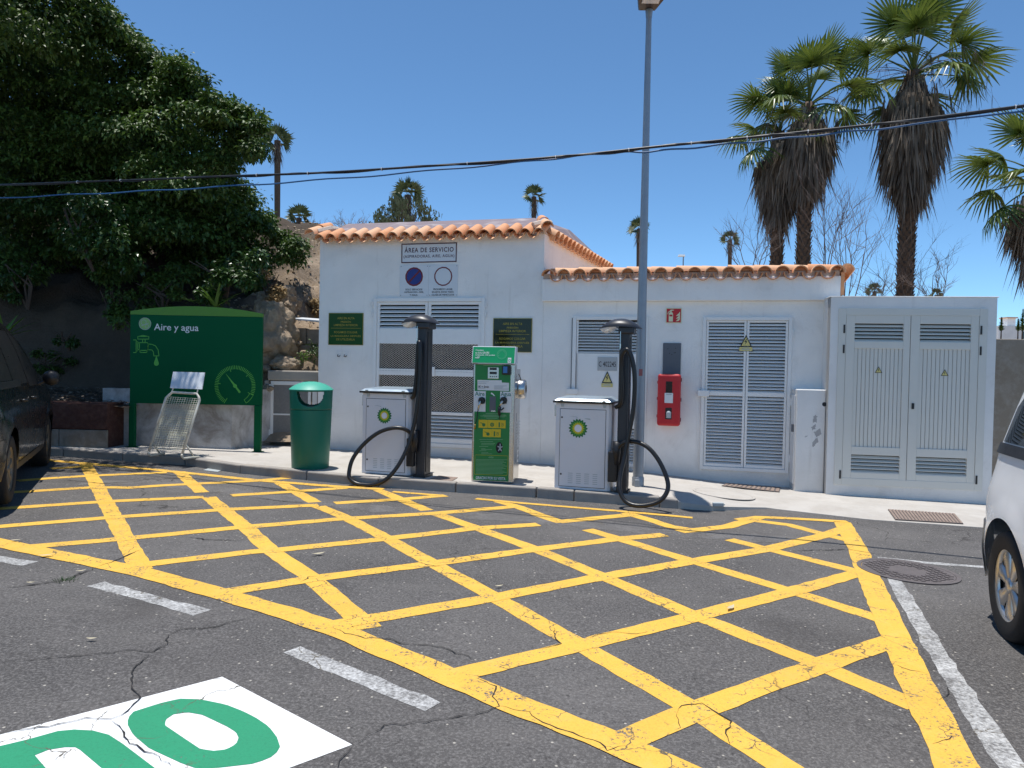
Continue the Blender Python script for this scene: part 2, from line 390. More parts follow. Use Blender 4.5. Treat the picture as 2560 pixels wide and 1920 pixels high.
m_tyre = M('tyre_rubber', (.013, .013, .014), .75, var=.2, vs=15)
m_chrome = M('bright_hubcap', (.56, .55, .54), .3, .8, var=.05)
m_glassdusty = M('dusty_car_glass', (.022, .022, .023), .3, var=.4, vs=5)
m_hubdark = M('dusty_hubcap', (.22, .20, .17), .4, .8, var=.1)
m_cable = M('black_cable', (.012, .012, .016), .45, var=.2)
m_cableblue = M('blue_cable', (.02, .10, .26), .45, var=.2)
m_tie = M('cable_tie', (.6, .6, .62), .5)
m_deadleaf = mat_leaf('fallen_leaf', (.40, .33, .20), (.55, .50, .36), .7, .1)

# ------------------------------------------------------------------ lettering
def text(body, width, height, mat, parent, x, z, y, name='lettering', bold=0.0, align='CENTER', spacing=1.0, thick=.0012):
    cu = bpy.data.curves.new('t', 'FONT'); cu.body = body; cu.align_x = align; cu.offset = bold; cu.space_character = spacing
    cu.resolution_u = 3; cu.fill_mode = 'FRONT' if hasattr(cu, 'fill_mode') else 'FRONT'
    o = bpy.data.objects.new('t', cu); COL.objects.link(o)
    dg = bpy.context.evaluated_depsgraph_get(); dg.update()
    me = bpy.data.meshes.new_from_object(o.evaluated_get(dg))
    bpy.data.objects.remove(o); bpy.data.curves.remove(cu)
    vs = [v.co for v in me.vertices]
    x0 = min(v.x for v in vs); x1 = max(v.x for v in vs); y0 = min(v.y for v in vs); y1 = max(v.y for v in vs)
    sx = width / (x1 - x0); sy = height / (y1 - y0)
    cxm = {'CENTER': (x0 + x1) / 2, 'LEFT': x0, 'RIGHT': x1}[align]
    for v in me.vertices:
        v.co = Vector((x + (v.co.x - cxm) * sx, y - thick, z + (v.co.y - (y0 + y1) / 2) * sy))
    me.materials.clear(); me.materials.append(mat); me.name = name
    return link(name, me, parent)

# ================================================================== THE SETTING
def sheet(name, x0, x1, y0, y1, nx, ny, zf, mat):
    b = MB()
    for j in range(ny + 1):
        for i in range(nx + 1):
            x = x0 + (x1 - x0) * i / nx; y = y0 + (y1 - y0) * j / ny; b.v.append((x, y, zf(x, y)))
    for j in range(ny):
        for i in range(nx):
            a = j * (nx + 1) + i; b.f.append((a, a + 1, a + nx + 2, a + nx + 1)); b.m.append(0)
    return b.build(name, mat, smooth=True)
def farz(x, y):
    return -0.06 + zr(max(-25, min(25, x))) - .002 * max(0, y - 30)
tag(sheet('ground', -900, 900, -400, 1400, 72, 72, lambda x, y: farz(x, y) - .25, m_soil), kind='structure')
road = tag(sheet('road', -26, 26, -22, 13, 52, 35, lambda x, y: zr(x), m_asphalt), kind='structure')

def sm(a, b, t):
    t = max(0, min(1, (t - a) / (b - a))); return t * t * (3 - 2 * t)
# pavement along the buildings: kerb line surveyed from the photo
KL = [(-26, 12.6), (-9.0, 9.75)] + [tuple(gnd(*K(c, x, y))[:2]) for c, x, y in
      (('c1', 700, 78), ('c1', 1000, 108), ('c1', 1600, 150), ('c2', 0, 243), ('c2', 600, 293), ('c2', 1300, 365), ('c2', 2160, 408),
       ('c3', 900, 492), ('c3', 1750, 545), ('c4', 0, 522), ('c4', 880, 622), ('c4', 1880, 692))] + [(8.5, 6.6), (26, 5.2)]
def kerby(x):
    for a, b in zip(KL, KL[1:]):
        if a[0] <= x <= b[0]: return a[1] + (b[1] - a[1]) * (x - a[0]) / (b[0] - a[0])
    return KL[-1][1]
def kk(x):                       # pavement height above the road
    if x < 1.7: return .11
    if x < 3.0: return .11 - .075 * (x - 1.7) / 1.3
    return .035
def pz(x): return zr(x) + kk(x)
def pavz(x, y):
    if x < 2.1: return pz(x)
    return pz(x) - .03 * (1 - max(0, min(1, (y - kerby(x)) / .45)))
pb = MB(); xs = [-26 + i * .4 for i in range(43)] + [-9 + i * .1 for i in range(160)] + [7 + i * .5 for i in range(39)]
for x in xs:
    t = sm(1.55, 2.0, x); y0 = kerby(x) + .10 * (1 - t); e = -.03 * t
    pb.v += [(x, y0 - .01, zr(x) - .06), (x, y0, pz(x) + e), (x, y0 + .45, pz(x)), (x, 13.2, pz(x) + .01)]
for i in range(len(xs) - 1):
    a = 4 * i
    for k in range(3): pb.f.append((a + k, a + k + 4, a + k + 5, a + k + 1)); pb.m.append(0)
pavement = tag(pb.build('pavement', m_pave, smooth=True, autos=30), kind='structure')
# kerb stones, one by one
x = -9.0; i = 0
cuts = [-9.0]
while x < 1.75:
    x += .93 if not (-.62 < x < .3) else .42
    cuts.append(min(x, 1.85))
for a, b in zip(cuts, cuts[1:]):
    kb = MB(); g = .006; A = (a + g, kerby(a + g)); B = (b - g, kerby(b - g))
    d = Vector((B[0] - A[0], B[1] - A[1])).normalized(); n = Vector((-d.y, d.x)) * .125
    jz = random.uniform(-.006, .004); jf = random.uniform(-.008, .008)
    A = (A[0], A[1] + jf); B = (B[0], B[1] + jf)
    poly = [A, B, (B[0] + n.x, B[1] + n.y), (A[0] + n.x, A[1] + n.y)]
    t = [(p[0], p[1], zr(p[0]) - .05) for p in poly] + [(p[0], p[1], pz(p[0]) + .006 + jz) for p in poly]
    kb.add(t, [(3,2,1,0),(4,5,6,7),(0,1,5,4),(1,2,6,5),(2,3,7,6),(3,0,4,7)])
    kb.build('kerb_stone', m_kerb, pavement, bevel=.016)

# ------------------------------------------------------------------ painted markings (parts of the road)
def G2(c, x, y): return Vector(gnd(*K(c, x, y))[:2])
def ribbon(pts, w, lift, mat, name, jit=.006, closed=False, label=None, taper=None):
    pts = [Vector(p) for p in pts]; dense = []
    for a, b in zip(pts, pts[1:]):
        n = max(1, int((b - a).length / .09))
        dense += [a + (b - a) * k / n for k in range(n)]
    dense.append(pts[-1]); mb = MB(); N = len(dense)
    for i, p in enumerate(dense):
        d = (dense[min(i + 1, N - 1)] - dense[max(0, i - 1)]).normalized(); nn = Vector((-d.y, d.x))
        ww = w / 2
        a = p + nn * (ww + random.uniform(-jit, jit)); b = p - nn * (ww + random.uniform(-jit, jit))
        mb.v += [(a.x, a.y, zr(a.x) + lift), (b.x, b.y, zr(b.x) + lift)]
    for i in range(N - 1): mb.f.append((2*i, 2*i+1, 2*i+3, 2*i+2)); mb.m.append(0)
    o = mb.build(name, mat, road)
    if label: o['label'] = label
    return o
YA = [  # stripes running down to the right
 [('c1',735,130),('c1',1225,1050)],
 [('c1',1545,205),('c1',1745,385)],
 [('c1',1800,425),('c1',2130,690),('c2',120,880),('c2',490,1130),('c2',980,1560)],
 [('c2',190,290),('c2',330,370),('c2',510,470)],
 [('c2',540,505),('c2',800,610),('c2',1130,780),('c2',1530,1000),('c2',2060,1290),('c7',590,600),('c7',1600,1170),('c7',2300,1620),('c7',3000,2080)],
 [('c2',1060,365),('c2',1240,440),('c2',1480,540)],
 [('c2',1560,570),('c2',1900,690),('c3',190,870),('c3',780,1110),('c3',1560,1440),('c8',430,760),('c8',1280,1130)],
 [('c2',2090,460),('c3',60,510),('c3',240,580),('c3',430,645)],
 [('c3',650,705),('c3',920,785),('c3',1560,980),('c4',210,1240),('c4',1000,1490)],
 [('c3',980,560),('c3',1200,625),('c3',1370,680),('c3',1580,712)],
 [('c3',1880,790),('c4',0,875),('c4',760,1065)],
 [('c3',2110,630),('c4',180,665),('c4',480,745),('c4',700,800)]]
YB = [
 [('c1',440,180),('c1',720,160)],
 [('c1',150,285),('c1',440,262),('c1',800,240),('c1',1440,212)],
 [('c1',100,385),('c1',830,340),('c1',1130,345),('c1',1400,325),('c1',1700,310),('c1',2212,285),('c2',300,258)],
 [('c1',0,525),('c1',900,465),('c1',1760,425)],
 [('c1',2000,412),('c2',0,398),('c2',300,380),('c2',780,345)],
 [('c1',-300,705),('c1',0,680),('c1',980,600),('c1',2000,530),('c2',540,495)],
 [('c2',680,478),('c2',1240,445),('c2',1640,412)],
 [('c1',260,855),('c1',1080,785),('c1',2100,685),('c2',800,610),('c2',1560,565),('c2',2212,510),('c3',30,495)],
 [('c1',1250,1008),('c1',2212,895),('c2',170,885),('c2',1130,785),('c2',1900,695),('c3',230,662)],
 [('c3',400,640),('c3',1060,575)],
 [('c1',1850,1265),('c2',490,1130),('c2',1530,1000),('c3',190,880),('c3',930,785),('c3',1320,752)],
 [('c3',1450,725),('c3',1860,680),('c3',2140,600)],
 [('c2',640,1540),('c2',2080,1290),('c3',780,1115),('c3',1570,980),('c4',0,875),('c4',470,760),('c4',690,690)],
 [('c6',1750,850),('c7',0,740),('c7',590,600),('c7',1590,350),('c4',210,1240),('c4',800,1075)],
 [('c7',880,1460),('c7',1600,1160),('c8',430,780),('c8',1100,550)]]
YC = [
 [('c1',-420,720),('c1',0,825),('c1',1200,1070),('c1',1950,1275),('c2',300,1440),('c6',780,500),('c6',1500,800),('c7',0,1100),('c7',900,1450),('c7',1500,1720),('c7',2100,2000)],
 [('c4',640,640),('c4',790,900),('c4',860,1090),('c4',1000,1400),('c8',1290,950),('c8',1480,1330),('c8',1640,1659),('c8',1790,1980)],
 [('c1',260,95),('c1',730,135),('c1',1400,195),('c2',0,280),('c2',700,335),('c2',1100,358)],
 [('c2',1180,380),('c2',1600,412)], [('c2',1900,440),('c3',100,480),('c3',900,545),('c3',1560,605)],
 [('c3',1950,625),('c3',2130,600),('c4',180,610),('c4',690,640)]]
for L in YA: ribbon([G2(*p) for p in L], .142, .0020, m_yellow, 'yellow_stripe')
for L in YB: ribbon([G2(*p) for p in L], .138, .0032, m_yellow, 'yellow_stripe')
for L, w in zip(YC, (.165, .165, .13, .09, .09, .12)): ribbon([G2(*p) for p in L], w, .0044, m_yellow, 'yellow_border_line')
ribbon([G2('c4', 880, 985), G2('c4', 990, 988)], .10, .0026, m_yellow, 'yellow_stripe')
for a, b in (((('c1', -200, 930)), ('c1', 265, 1000)), (('c1', 830, 1175), ('c1', 1750, 1425)), (('c6', 300, 640), ('c6', 1530, 1130))):
    p, q = G2(*a), G2(*b); ribbon([p, q], .105, .0016, m_white_worn, 'white_dash', .01)
ribbon([G2('c4', 1080, 1120), G2('c8', 1480, 690), G2('c8', 2100, 1659), G2('c8', 2500, 2300)], .105, .0016, m_white_worn, 'white_bay_line', .01)
ribbon([G2('c4', 950, 950), G2('c4', 1400, 995), G2('c4', 1920, 1032), G2('c4', 3100, 1110)], .075, .0016, m_white_worn, 'white_bay_line', .01)
def gpoly(pts, lift, mat, name, label=None, par=None):
    mb = MB(); mb.add([(p[0], p[1], zr(p[0]) + lift) for p in pts], [tuple(range(len(pts)))])
    o = mb.build(name, mat, par or road, recalc=False)
    me = o.data; bm = bmesh.new(); bm.from_mesh(me); bmesh.ops.triangulate(bm, faces=bm.faces)
    for f in bm.faces:
        if f.normal.z < 0: f.normal_flip()
    bm.to_mesh(me); bm.free()
    if label: o['label'] = label
    return o
def ringpoly(outer, inner, lift, mat, name, label=None):    # two loops resampled to the same count
    def res(P, n):
        L = [(P[(i + 1) % len(P)] - P[i]).length for i in range(len(P))]; T = sum(L); out = []; i = 0; acc = 0
        for k in range(n):
            s = T * k / n
            while acc + L[i] < s: acc += L[i]; i += 1
            out.append(P[i] + (P[(i + 1) % len(P)] - P[i]) * ((s - acc) / L[i]))
        return out
    n = 48; o_ = res(outer, n); i_ = res(inner, n)
    mb = MB(); mb.v = [(p.x, p.y, zr(p.x) + lift) for p in o_ + i_]
    for k in range(n): mb.f.append((k, (k + 1) % n, n + (k + 1) % n, n + k)); mb.m.append(0)
    o = mb.build(name, mat, road)
    for p in o.data.polygons: pass
    if label: o['label'] = label
    return o
wp1, wp2 = G2('c5', 1920, 458), G2('c6', 830, 1460); wp3 = G2('c5', -60, 975)
e2 = (wp3 - wp1).normalized()
gpoly([wp1, wp1 + e2 * 2.3, wp2 + e2 * 2.3, wp2], .0016, m_white_road, 'white_painted_panel', 'white painted ground panel with green digits')
o0 = [('c5',1230,738),('c5',1380,690),('c5',1550,650),('c5',1730,655),('c5',1950,700),('c5',2100,758),('c6',0,1230),('c6',110,1305),('c6',180,1395),('c6',208,1480),('c6',165,1555),('c6',0,1625),('c6',-300,1660),('c5',1720,1262),('c5',1560,1205),('c5',1290,1080),('c5',1150,962),('c5',1098,865),('c5',1110,810),('c5',1160,755)]
i0 = [('c5',1500,785),('c5',1620,767),('c5',1750,790),('c5',1960,890),('c5',2040,940),('c5',2062,990),('c5',2040,1042),('c5',1960,1088),('c5',1850,1102),('c5',1730,1085),('c5',1580,985),('c5',1425,880),('c5',1432,830)]
ringpoly([G2(*p) for p in o0], [G2(*p) for p in i0], .0028, m_green_road, 'green_digit', 'green rounded zero painted on the ground')
gpoly([G2(*p) for p in [('c5',-700,1230),('c5',-300,1130),('c5',0,1060),('c5',250,1000),('c5',500,930),('c5',640,917),('c5',800,925),('c5',940,962),('c5',1060,1040),('c5',1330,1244),('c5',1620,1470),('c5',1150,1470),('c5',870,1244),('c5',690,1092),('c5',650,1070),('c5',560,1070),('c5',420,1092),('c5',300,1140),('c5',390,1244),('c5',480,1345),('c5',-450,1560)]], .0028, m_green_road, 'green_digit', 'green digit cut off by the corner of the white panel')
m_dust = mat_paint('gutter_dust', (.30, .275, .245), .55)
m_patch = mat_paint('old_trench_patch', (.16, .152, .148), .66)
gl = [Vector((x_, kerby(x_) - .10)) for x_ in [-5.6 + .35 * k for k in range(24)]]
ribbon(gl, .22, .0010, m_dust, 'gutter_dust', .05)
ribbon([G2('c1', 700, 300), G2('c1', 1300, 290), G2('c2', 300, 440), G2('c2', 1000, 520), G2('c3', 0, 610), G2('c3', 700, 660), G2('c3', 1500, 745), G2('c4', 300, 800)], .30, .0010, m_patch, 'trench_patch', .06)
# cracks
m_crack = M('crack_fill', (.022, .020, .019), .95, var=.2)
CR = [[('c5',0,330),('c5',260,315),('c5',560,290),('c5',900,262),('c5',1060,235),('c5',1330,240),('c5',1440,180),('c5',1440,120),('c5',1560,45),('c5',1800,40),('c6',0,350)],
 [('c5',1330,245),('c5',1180,360),('c5',1130,430),('c5',1150,560),('c5',1230,640),('c5',1090,760),('c5',960,830),('c5',740,820),('c5',420,890),('c5',0,955)],
 [('c5',960,840),('c5',1060,920),('c5',1100,1010),('c5',1220,1080),('c5',1400,1190),('c5',1480,1244)],
 [('c6',840,1470),('c6',960,1385),('c6',1120,1300),('c6',1460,1262),('c6',1700,1235),('c6',2000,1180),('c6',2090,1130),('c6',2050,1050),('c6',2090,990),('c6',2030,940),('c6',1900,890)],
 [('c6',840,1470),('c6',760,1560),('c6',700,1700)],
 [('c6',2100,1130),('c7',150,1180),('c7',210,1250),('c7',460,1350),('c7',760,1450),('c7',820,1520),('c7',980,1470)],
 [('c7',1430,1190),('c7',1470,1130),('c7',1640,1105),('c7',1760,1190),('c7',1900,1260),('c7',1860,1370),('c7',1890,1470)],
 [('c7',1400,1340),('c7',1450,1280),('c7',1430,1190)],
 [('c7',360,450),('c7',370,530),('c7',430,590),('c7',230,640)],[('c7',650,540),('c7',860,490),('c7',1080,510),('c7',1180,480)],
 [('c6',640,450),('c6',820,510),('c6',950,545),('c6',1150,545),('c6',1300,600),('c6',1560,610),('c6',1780,685),('c6',1920,740)],
 [('c2',1400,990),('c2',1500,1020),('c2',1640,1020)],[('c2',380,1165),('c2',460,1120),('c2',560,1105)],
 [('c1',840,1030),('c1',960,995),('c1',1100,930),('c1',1220,880)],[('c1',0,1220),('c1',300,1185),('c1',560,1140),('c1',840,1035)],
 [('c1',520,275),('c1',700,290),('c1',900,310),('c1',1150,295),('c1',1400,250)],[('c2',0,350),('c2',300,375)],[('c2',0,432),('c2',250,462),('c2',430,475)],
 [('c8',1480,1080),('c8',1540,1040),('c8',1600,960)],[('c8',1420,1460),('c8',1560,1415),('c8',1660,1395)],[('c8',1100,770),('c8',1240,820),('c8',1390,850)],
 [('c4',200,890),('c4',700,880),('c4',1000,930)],[('c1',1600,770),('c1',1800,795),('c1',2100,805)]]
def crack(L, w):
    pts = [G2(*p) for p in L]; out = [pts[0]]
    for a, b in zip(pts, pts[1:]):
        n = max(2, int((b - a).length / .03)); d = (b - a).normalized(); nn = Vector((-d.y, d.x))
        for k in range(1, n + 1): out.append(a + (b - a) * k / n + nn * random.gauss(0, .006))
    mb = MB(); N = len(out)
    for i, p in enumerate(out):
        d = (out[min(i + 1, N - 1)] - out[max(0, i - 1)]).normalized(); nn = Vector((-d.y, d.x))
        ww = w * random.uniform(.25, 1.0) * (min(1, i / 4, (N - 1 - i) / 4) + .1)
        mb.v += [(p.x + nn.x*ww, p.y + nn.y*ww, zr(p.x) + .0056), (p.x - nn.x*ww, p.y - nn.y*ww, zr(p.x) + .0056)]
    for i in range(N - 1): mb.f.append((2*i, 2*i+1, 2*i+3, 2*i+2)); mb.m.append(0)
    mb.build('crack', m_crack, road)
for L in CR: crack(L, .0038 if L[0][0] in ('c5', 'c6', 'c7') else .007)

# ------------------------------------------------------------------ hillside behind, far ground
def hz(x, y):
    top = 1.0 + (5.0 - 1.0) * (1 - sm(-5.5, 7.0, x)) + .8 * sm(-6, -12, x)
    cliff = 1.0 - sm(-4.6, -3.2, x)                       # steep cut under the tree, open slope to the right
    y0 = 10.95 + .35 * cliff
    t1 = sm(y0, y0 + 1.4 - .7 * cliff, y) * (1.05 + 1.0 * cliff)
    t2 = max(0, min(1, (y - y0 - .6) / (6.4))) ** 1.0
    z = .25 + t1 + (top - 1.3 - cliff) * t2
    n = noise.fractal(Vector((x * .55, y * .55, 3.1)), 1.0, 2.0, 5) * .28 * sm(y0 + .1, y0 + 1.5, y)
    n += noise.fractal(Vector((x * 2.1, y * 2.1, 7.7)), 1.0, 2.0, 4) * .17 * sm(y0 + .1, y0 + .8, y) + noise.ridged_multi_fractal(Vector((x * 1.1, y * 1.1, 9)), 1.0, 2.0, 4, 1.0, 2.0) * .06 * sm(y0 + .1, y0 + .8, y)
    n += (noise.cell(Vector((x * 1.3, y * 1.3, 2))) - .3) * .10 * sm(y0 + .1, y0 + .8, y)
    fall = sm(19.5, 34, y) * .9
    if x > -3.15: z -= 3.0 * (1 - sm(12.6, 14.4, y)) * sm(-3.15, -2.9, x)
    return z + n - fall
def warp(x, y): return 11.05 + (y - 11.05) ** 2 / 48.95
hb_ = MB(); NX, NY = 230, 230
for j in range(NY + 1):
    for i in range(NX + 1):
        x = -16 + 23 * i / NX; y = warp(0, 11.05 + 48.95 * j / NY); hb_.v.append((x, y, hz(x, y)))
for j in range(NY):
    for i in range(NX): q = j * (NX + 1) + i; hb_.f.append((q, q + 1, q + NX + 2, q + NX + 1)); hb_.m.append(0)
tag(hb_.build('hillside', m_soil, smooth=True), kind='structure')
def behind(x, y):
    return -.4 + .8 * sm(13, 40, y) + noise.noise(Vector((x * .08, y * .08, 0))) * .4
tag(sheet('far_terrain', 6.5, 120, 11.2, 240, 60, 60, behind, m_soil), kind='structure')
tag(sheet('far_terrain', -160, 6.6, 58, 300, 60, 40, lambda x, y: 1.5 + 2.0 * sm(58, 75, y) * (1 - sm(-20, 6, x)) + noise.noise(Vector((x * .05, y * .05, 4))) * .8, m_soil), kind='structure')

def rocky(name, c, s, seed, mat=m_rock, sub=5, amp=.28, squash=None):
    bm = bmesh.new(); bmesh.ops.create_icosphere(bm, subdivisions=sub, radius=1.0); so = Vector((seed * 3.1, seed, 0))
    for v in bm.verts:
        d = v.co.normalized(); vd = noise.voronoi(d * 1.6 + so)[0]
        n = noise.fractal(d * 1.2 + so, 1.0, 2.0, 4) * amp + (vd[1] - vd[0] - .3) * .26 + noise.ridged_multi_fractal(d * 3.2 + so, 1.0, 2.1, 4, 1.0, 2.0) * .035 - .05
        v.co = Vector((d.x * s[0], d.y * s[1], d.z * s[2])) * (1 + n)
    me = bpy.data.meshes.new(name); bm.to_mesh(me); bm.free(); me.materials.append(mat)
    o = link(name, me, None, c); o.rotation_euler = (0, 0, seed)
    return o
def mrock(cx, cy, Y): return at(*K('m4', cx, cy), Y)
tag(rocky('boulder', mrock(130, 715, 11.8), (.44, .42, .58), 1.3, amp=.3), 'large pale rock outcrop behind the right edge of the green sign', 'rock', 'rocks on the bank')
tag(rocky('boulder', mrock(180, 435, 12.6), (.34, .38, .30), 2.2), 'grey rounded rock above the outcrop beside the dry bush', 'rock', 'rocks on the bank')
tag(rocky('boulder', mrock(240, 925, 11.55), (.27, .2, .14), 4.1, sub=4, amp=.15), 'tan rock resting just above the metal gate', 'rock', 'rocks on the bank')
tag(rocky('boulder', mrock(190, 835, 11.9), (.06, .05, .04), 5.1, sub=2), 'fist sized stone above the tan rock', 'rock', 'rocks on the bank')
tag(rocky('boulder', mrock(415, 320, 15.0), (.4, .35, .2), 6.4), 'brown rock sticking out of the upper slope beside the building', 'rock', 'rocks on the bank')
tag(rocky('boulder', mrock(95, 1118, 11.32), (.15, .1, .07), 8.3, sub=3), 'broken rubble lump on the end of the low wall', 'rock', 'rocks on the bank')
for k, (a, b, Y, s) in enumerate([(330, 760, 12.0, .07), (380, 830, 11.9, .05), (120, 900, 11.7, .08), (80, 960, 11.5, .09), (440, 860, 11.8, .05), (300, 560, 12.6, .08)]):
    tag(rocky('loose_stone', mrock(a, b, Y), (s * 1.5, s, s * .7), 9 + k, sub=2), ['loose stone just below the terrace wall corner', 'loose stone right of the tan rock among dry leaves', 'angular loose stone left of the tan rock', 'loose stone at the far left of the rubble strip by the sign', 'tiny loose stone against the building above the gate', 'loose stone above the terrace wall on the slope'][k], 'stone', 'loose stones in the rubble')
# concrete blocks of an old terrace wall behind the corner of the building
t = empty('terrace_wall', mrock(410, 760, 12.15)); tag(t, 'short wall of pale concrete blocks beside the white building', 'wall')
for (x0, x1, z0, z1) in ((-.36, -.02, -.02, .26), (-.01, .35, -.02, .24), (.36, .75, -.02, .25), (-.2, .25, -.3, -.03), (.26, .7, -.3, -.03)):
    b = MB(); b.box(x0, x1, random.uniform(-.03, .02), .3, z0, z1); b.build('block', m_conc if z0 > .2 else m_brownwall, t, bevel=.02)
b = MB(); b.add([(-.28,-.05,.055),(.30,-.10,.015),(.42,.25,.06),(-.2,.22,.09),(-.28,-.05,.03),(.30,-.10,-.01),(.42,.25,.035),(-.2,.22,.065)], [(0,1,2,3),(7,6,5,4),(0,4,5,1),(1,5,6,2),(2,6,7,3),(3,7,4,0)])
o = b.build('white_board', m_signwhite); o.location = mrock(430, 590, 12.1); tag(o, 'discarded flat white board lying on the bank', 'board')

# ------------------------------------------------------------------ low walls left of the building
rw = empty('retaining_wall', (0, 0, 0)); tag(rw, 'low stained white retaining wall behind the green sign', 'wall')
cxr = gnd(*K('K2', 1580, 1305), .13); RX = cxr.x
def wavytop(x0, y0, x1, y1, zb, zt, th, name, mat, par, n=24, rough=.02):
    b = MB(); d = Vector((x1 - x0, y1 - y0)).normalized(); nn = Vector((-d.y, d.x)) * th
    for i in range(n + 1):
        t_ = i / n; x = x0 + (x1 - x0) * t_; y = y0 + (y1 - y0) * t_; z = zt + noise.noise(Vector((x * 3, y * 3, 1))) * rough
        b.v += [(x, y, zb), (x, y, z), (x + nn.x, y + nn.y, z), (x + nn.x, y + nn.y, zb)]
    for i in range(n):
        a = 4 * i
        for k in range(3): b.f.append((a + k, a + k + 1, a + k + 5, a + k + 4)); b.m.append(0)
    b.f += [(0, 1, 2, 3), (4 * n + 3, 4 * n + 2, 4 * n + 1, 4 * n)]; b.m += [0, 0]
    return b.build(name, mat, par)
wavytop(-6.05, 10.50, RX, 10.46, -.1, 1.06, .22, 'front_face', m_oldwall, rw)
gx, gy = -3.83, 11.28
wavytop(RX + .003, 10.463, gx, gy, -.1, 1.05, .2, 'return_face', m_oldwall, rw)
# gate in the return
g = empty('metal_gate', (gx, 11.27, zr(gx) + .12)); tag(g, 'small pale metal gate with perforated grey panel behind the bin', 'gate')
b = MB(); W_, H_ = .64, 1.0
b.box(0, .045, 0, .04, .04, H_); b.box(W_ - .045, W_, 0, .04, .04, H_); b.box(.045, W_ - .045, 0, .04, .04, .085); b.box(.045, W_ - .045, 0, .04, H_ - .06, H_)
b.build('frame', m_whitemetal, g, bevel=.004)
b = MB(); b.box(.045, W_ - .045, .012, .022, .085, H_ - .06); b.build('panel', M('perforated_sheet', (.20, .195, .19), .7, var=.25, vs=40), g)
b = MB(); b.box(.045, W_ - .045, .004, .011, .46, .485); b.build('rail', m_whitemetal, g)
for z in (.14, .86):
    b = MB(); b.tube([(-.012, -.01, z), (-.012, -.01, z + .09)], .014, 8); b.build('hinge', m_whitemetal, g)
ga = empty('gate_surround', (gx, 11.28, zr(gx) + .12)); tag(ga, 'rough concrete lintel and post framing the metal gate', 'wall')
b = MB(); b.box(-.05, 1.0, -.02, .3, 1.01, 1.17); b.build('lintel', m_conc, ga, bevel=.02)
b = MB(); b.box(W_ + .02, W_ + .10, .0, .25, -.2, 1.008); b.build('post', m_whitemetal, ga, bevel=.005)
b = MB(); b.box(W_ + .11, W_ + .19, -.03, .06, -.2, 1.10); b.build('dark_post', m_rust, ga, bevel=.004)
b = MB(); b.box(-.1, -.03, -.01, .25, -.2, 1.008); b.build('post', m_conc, ga, bevel=.006)
# red clad wall at far left, in the tree's shade
rd = empty('clad_wall', (-7.9, 10.05, zr(-7))); tag(rd, 'low dark red stone clad wall in the shade beside the black car', 'wall')
b = MB(); b.box(0, 2.17, .02, .5, -.2, .72); b.build('core', m_redstone, rd)
x = 0.0
row = [(0, .55), (.55, 1.0), (1.0, 1.5), (1.5, 2.19)]
for z0, z1, sh in ((-.02, .34, 0), (.35, .71, -.2)):
    for a, c in row:
        a2, c2 = max(0, a + sh), min(2.19, c + sh) if c < 2 else 2.19
        b = MB(); b.box(a2 + .006, c2 - .006, -.012 + random.uniform(-.008, .006), .02, z0, z1); b.build('stone_slab', m_redstone if random.random() < .85 else m_brownwall, rd, bevel=.008)
# soil bed behind the clad wall, with fallen leaves
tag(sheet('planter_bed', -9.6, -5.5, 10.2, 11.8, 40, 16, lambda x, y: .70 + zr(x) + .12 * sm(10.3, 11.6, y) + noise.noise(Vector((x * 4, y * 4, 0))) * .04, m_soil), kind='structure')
b = MB()
for i in range(900):
    x, y = random.uniform(-9.4, -5.5), random.uniform(10.25, 11.5); z = .72 + zr(x) + .12 * sm(10.3, 11.6, y) + random.uniform(.0, .05); a = random.uniform(0, 6.28); l = .05
    b.add([(x, y, z), (x + l * cos(a + .4), y + l * sin(a + .4), z + .012), (x + 2 * l * cos(a), y + 2 * l * sin(a), z + random.uniform(-.01, .03)), (x + l * cos(a - .4), y + l * sin(a - .4), z + .012)], [(0, 1, 2, 3)])
tag(b.build('leaf_litter', m_thatch, recalc=False), 'fallen dry leaves on the bed behind the dark red wall', 'leaf litter', kind='stuff')
# wall to the right of the cabinet
w2 = empty('boundary_wall', (5.75, 10.1, -.2), R(-6)); tag(w2, 'tall grey concrete wall with brown stain right of the cabinet', 'wall')
b = MB(); b.box(.25, 7.5, 0, .25, 0, 2.22); b.build('wall_face', m_brownwall, w2, bevel=.01)
b = MB(); b.box(0, .245, -.02, .28, 0, 2.20); b.build('pier', m_stucco2, w2, bevel=.01)

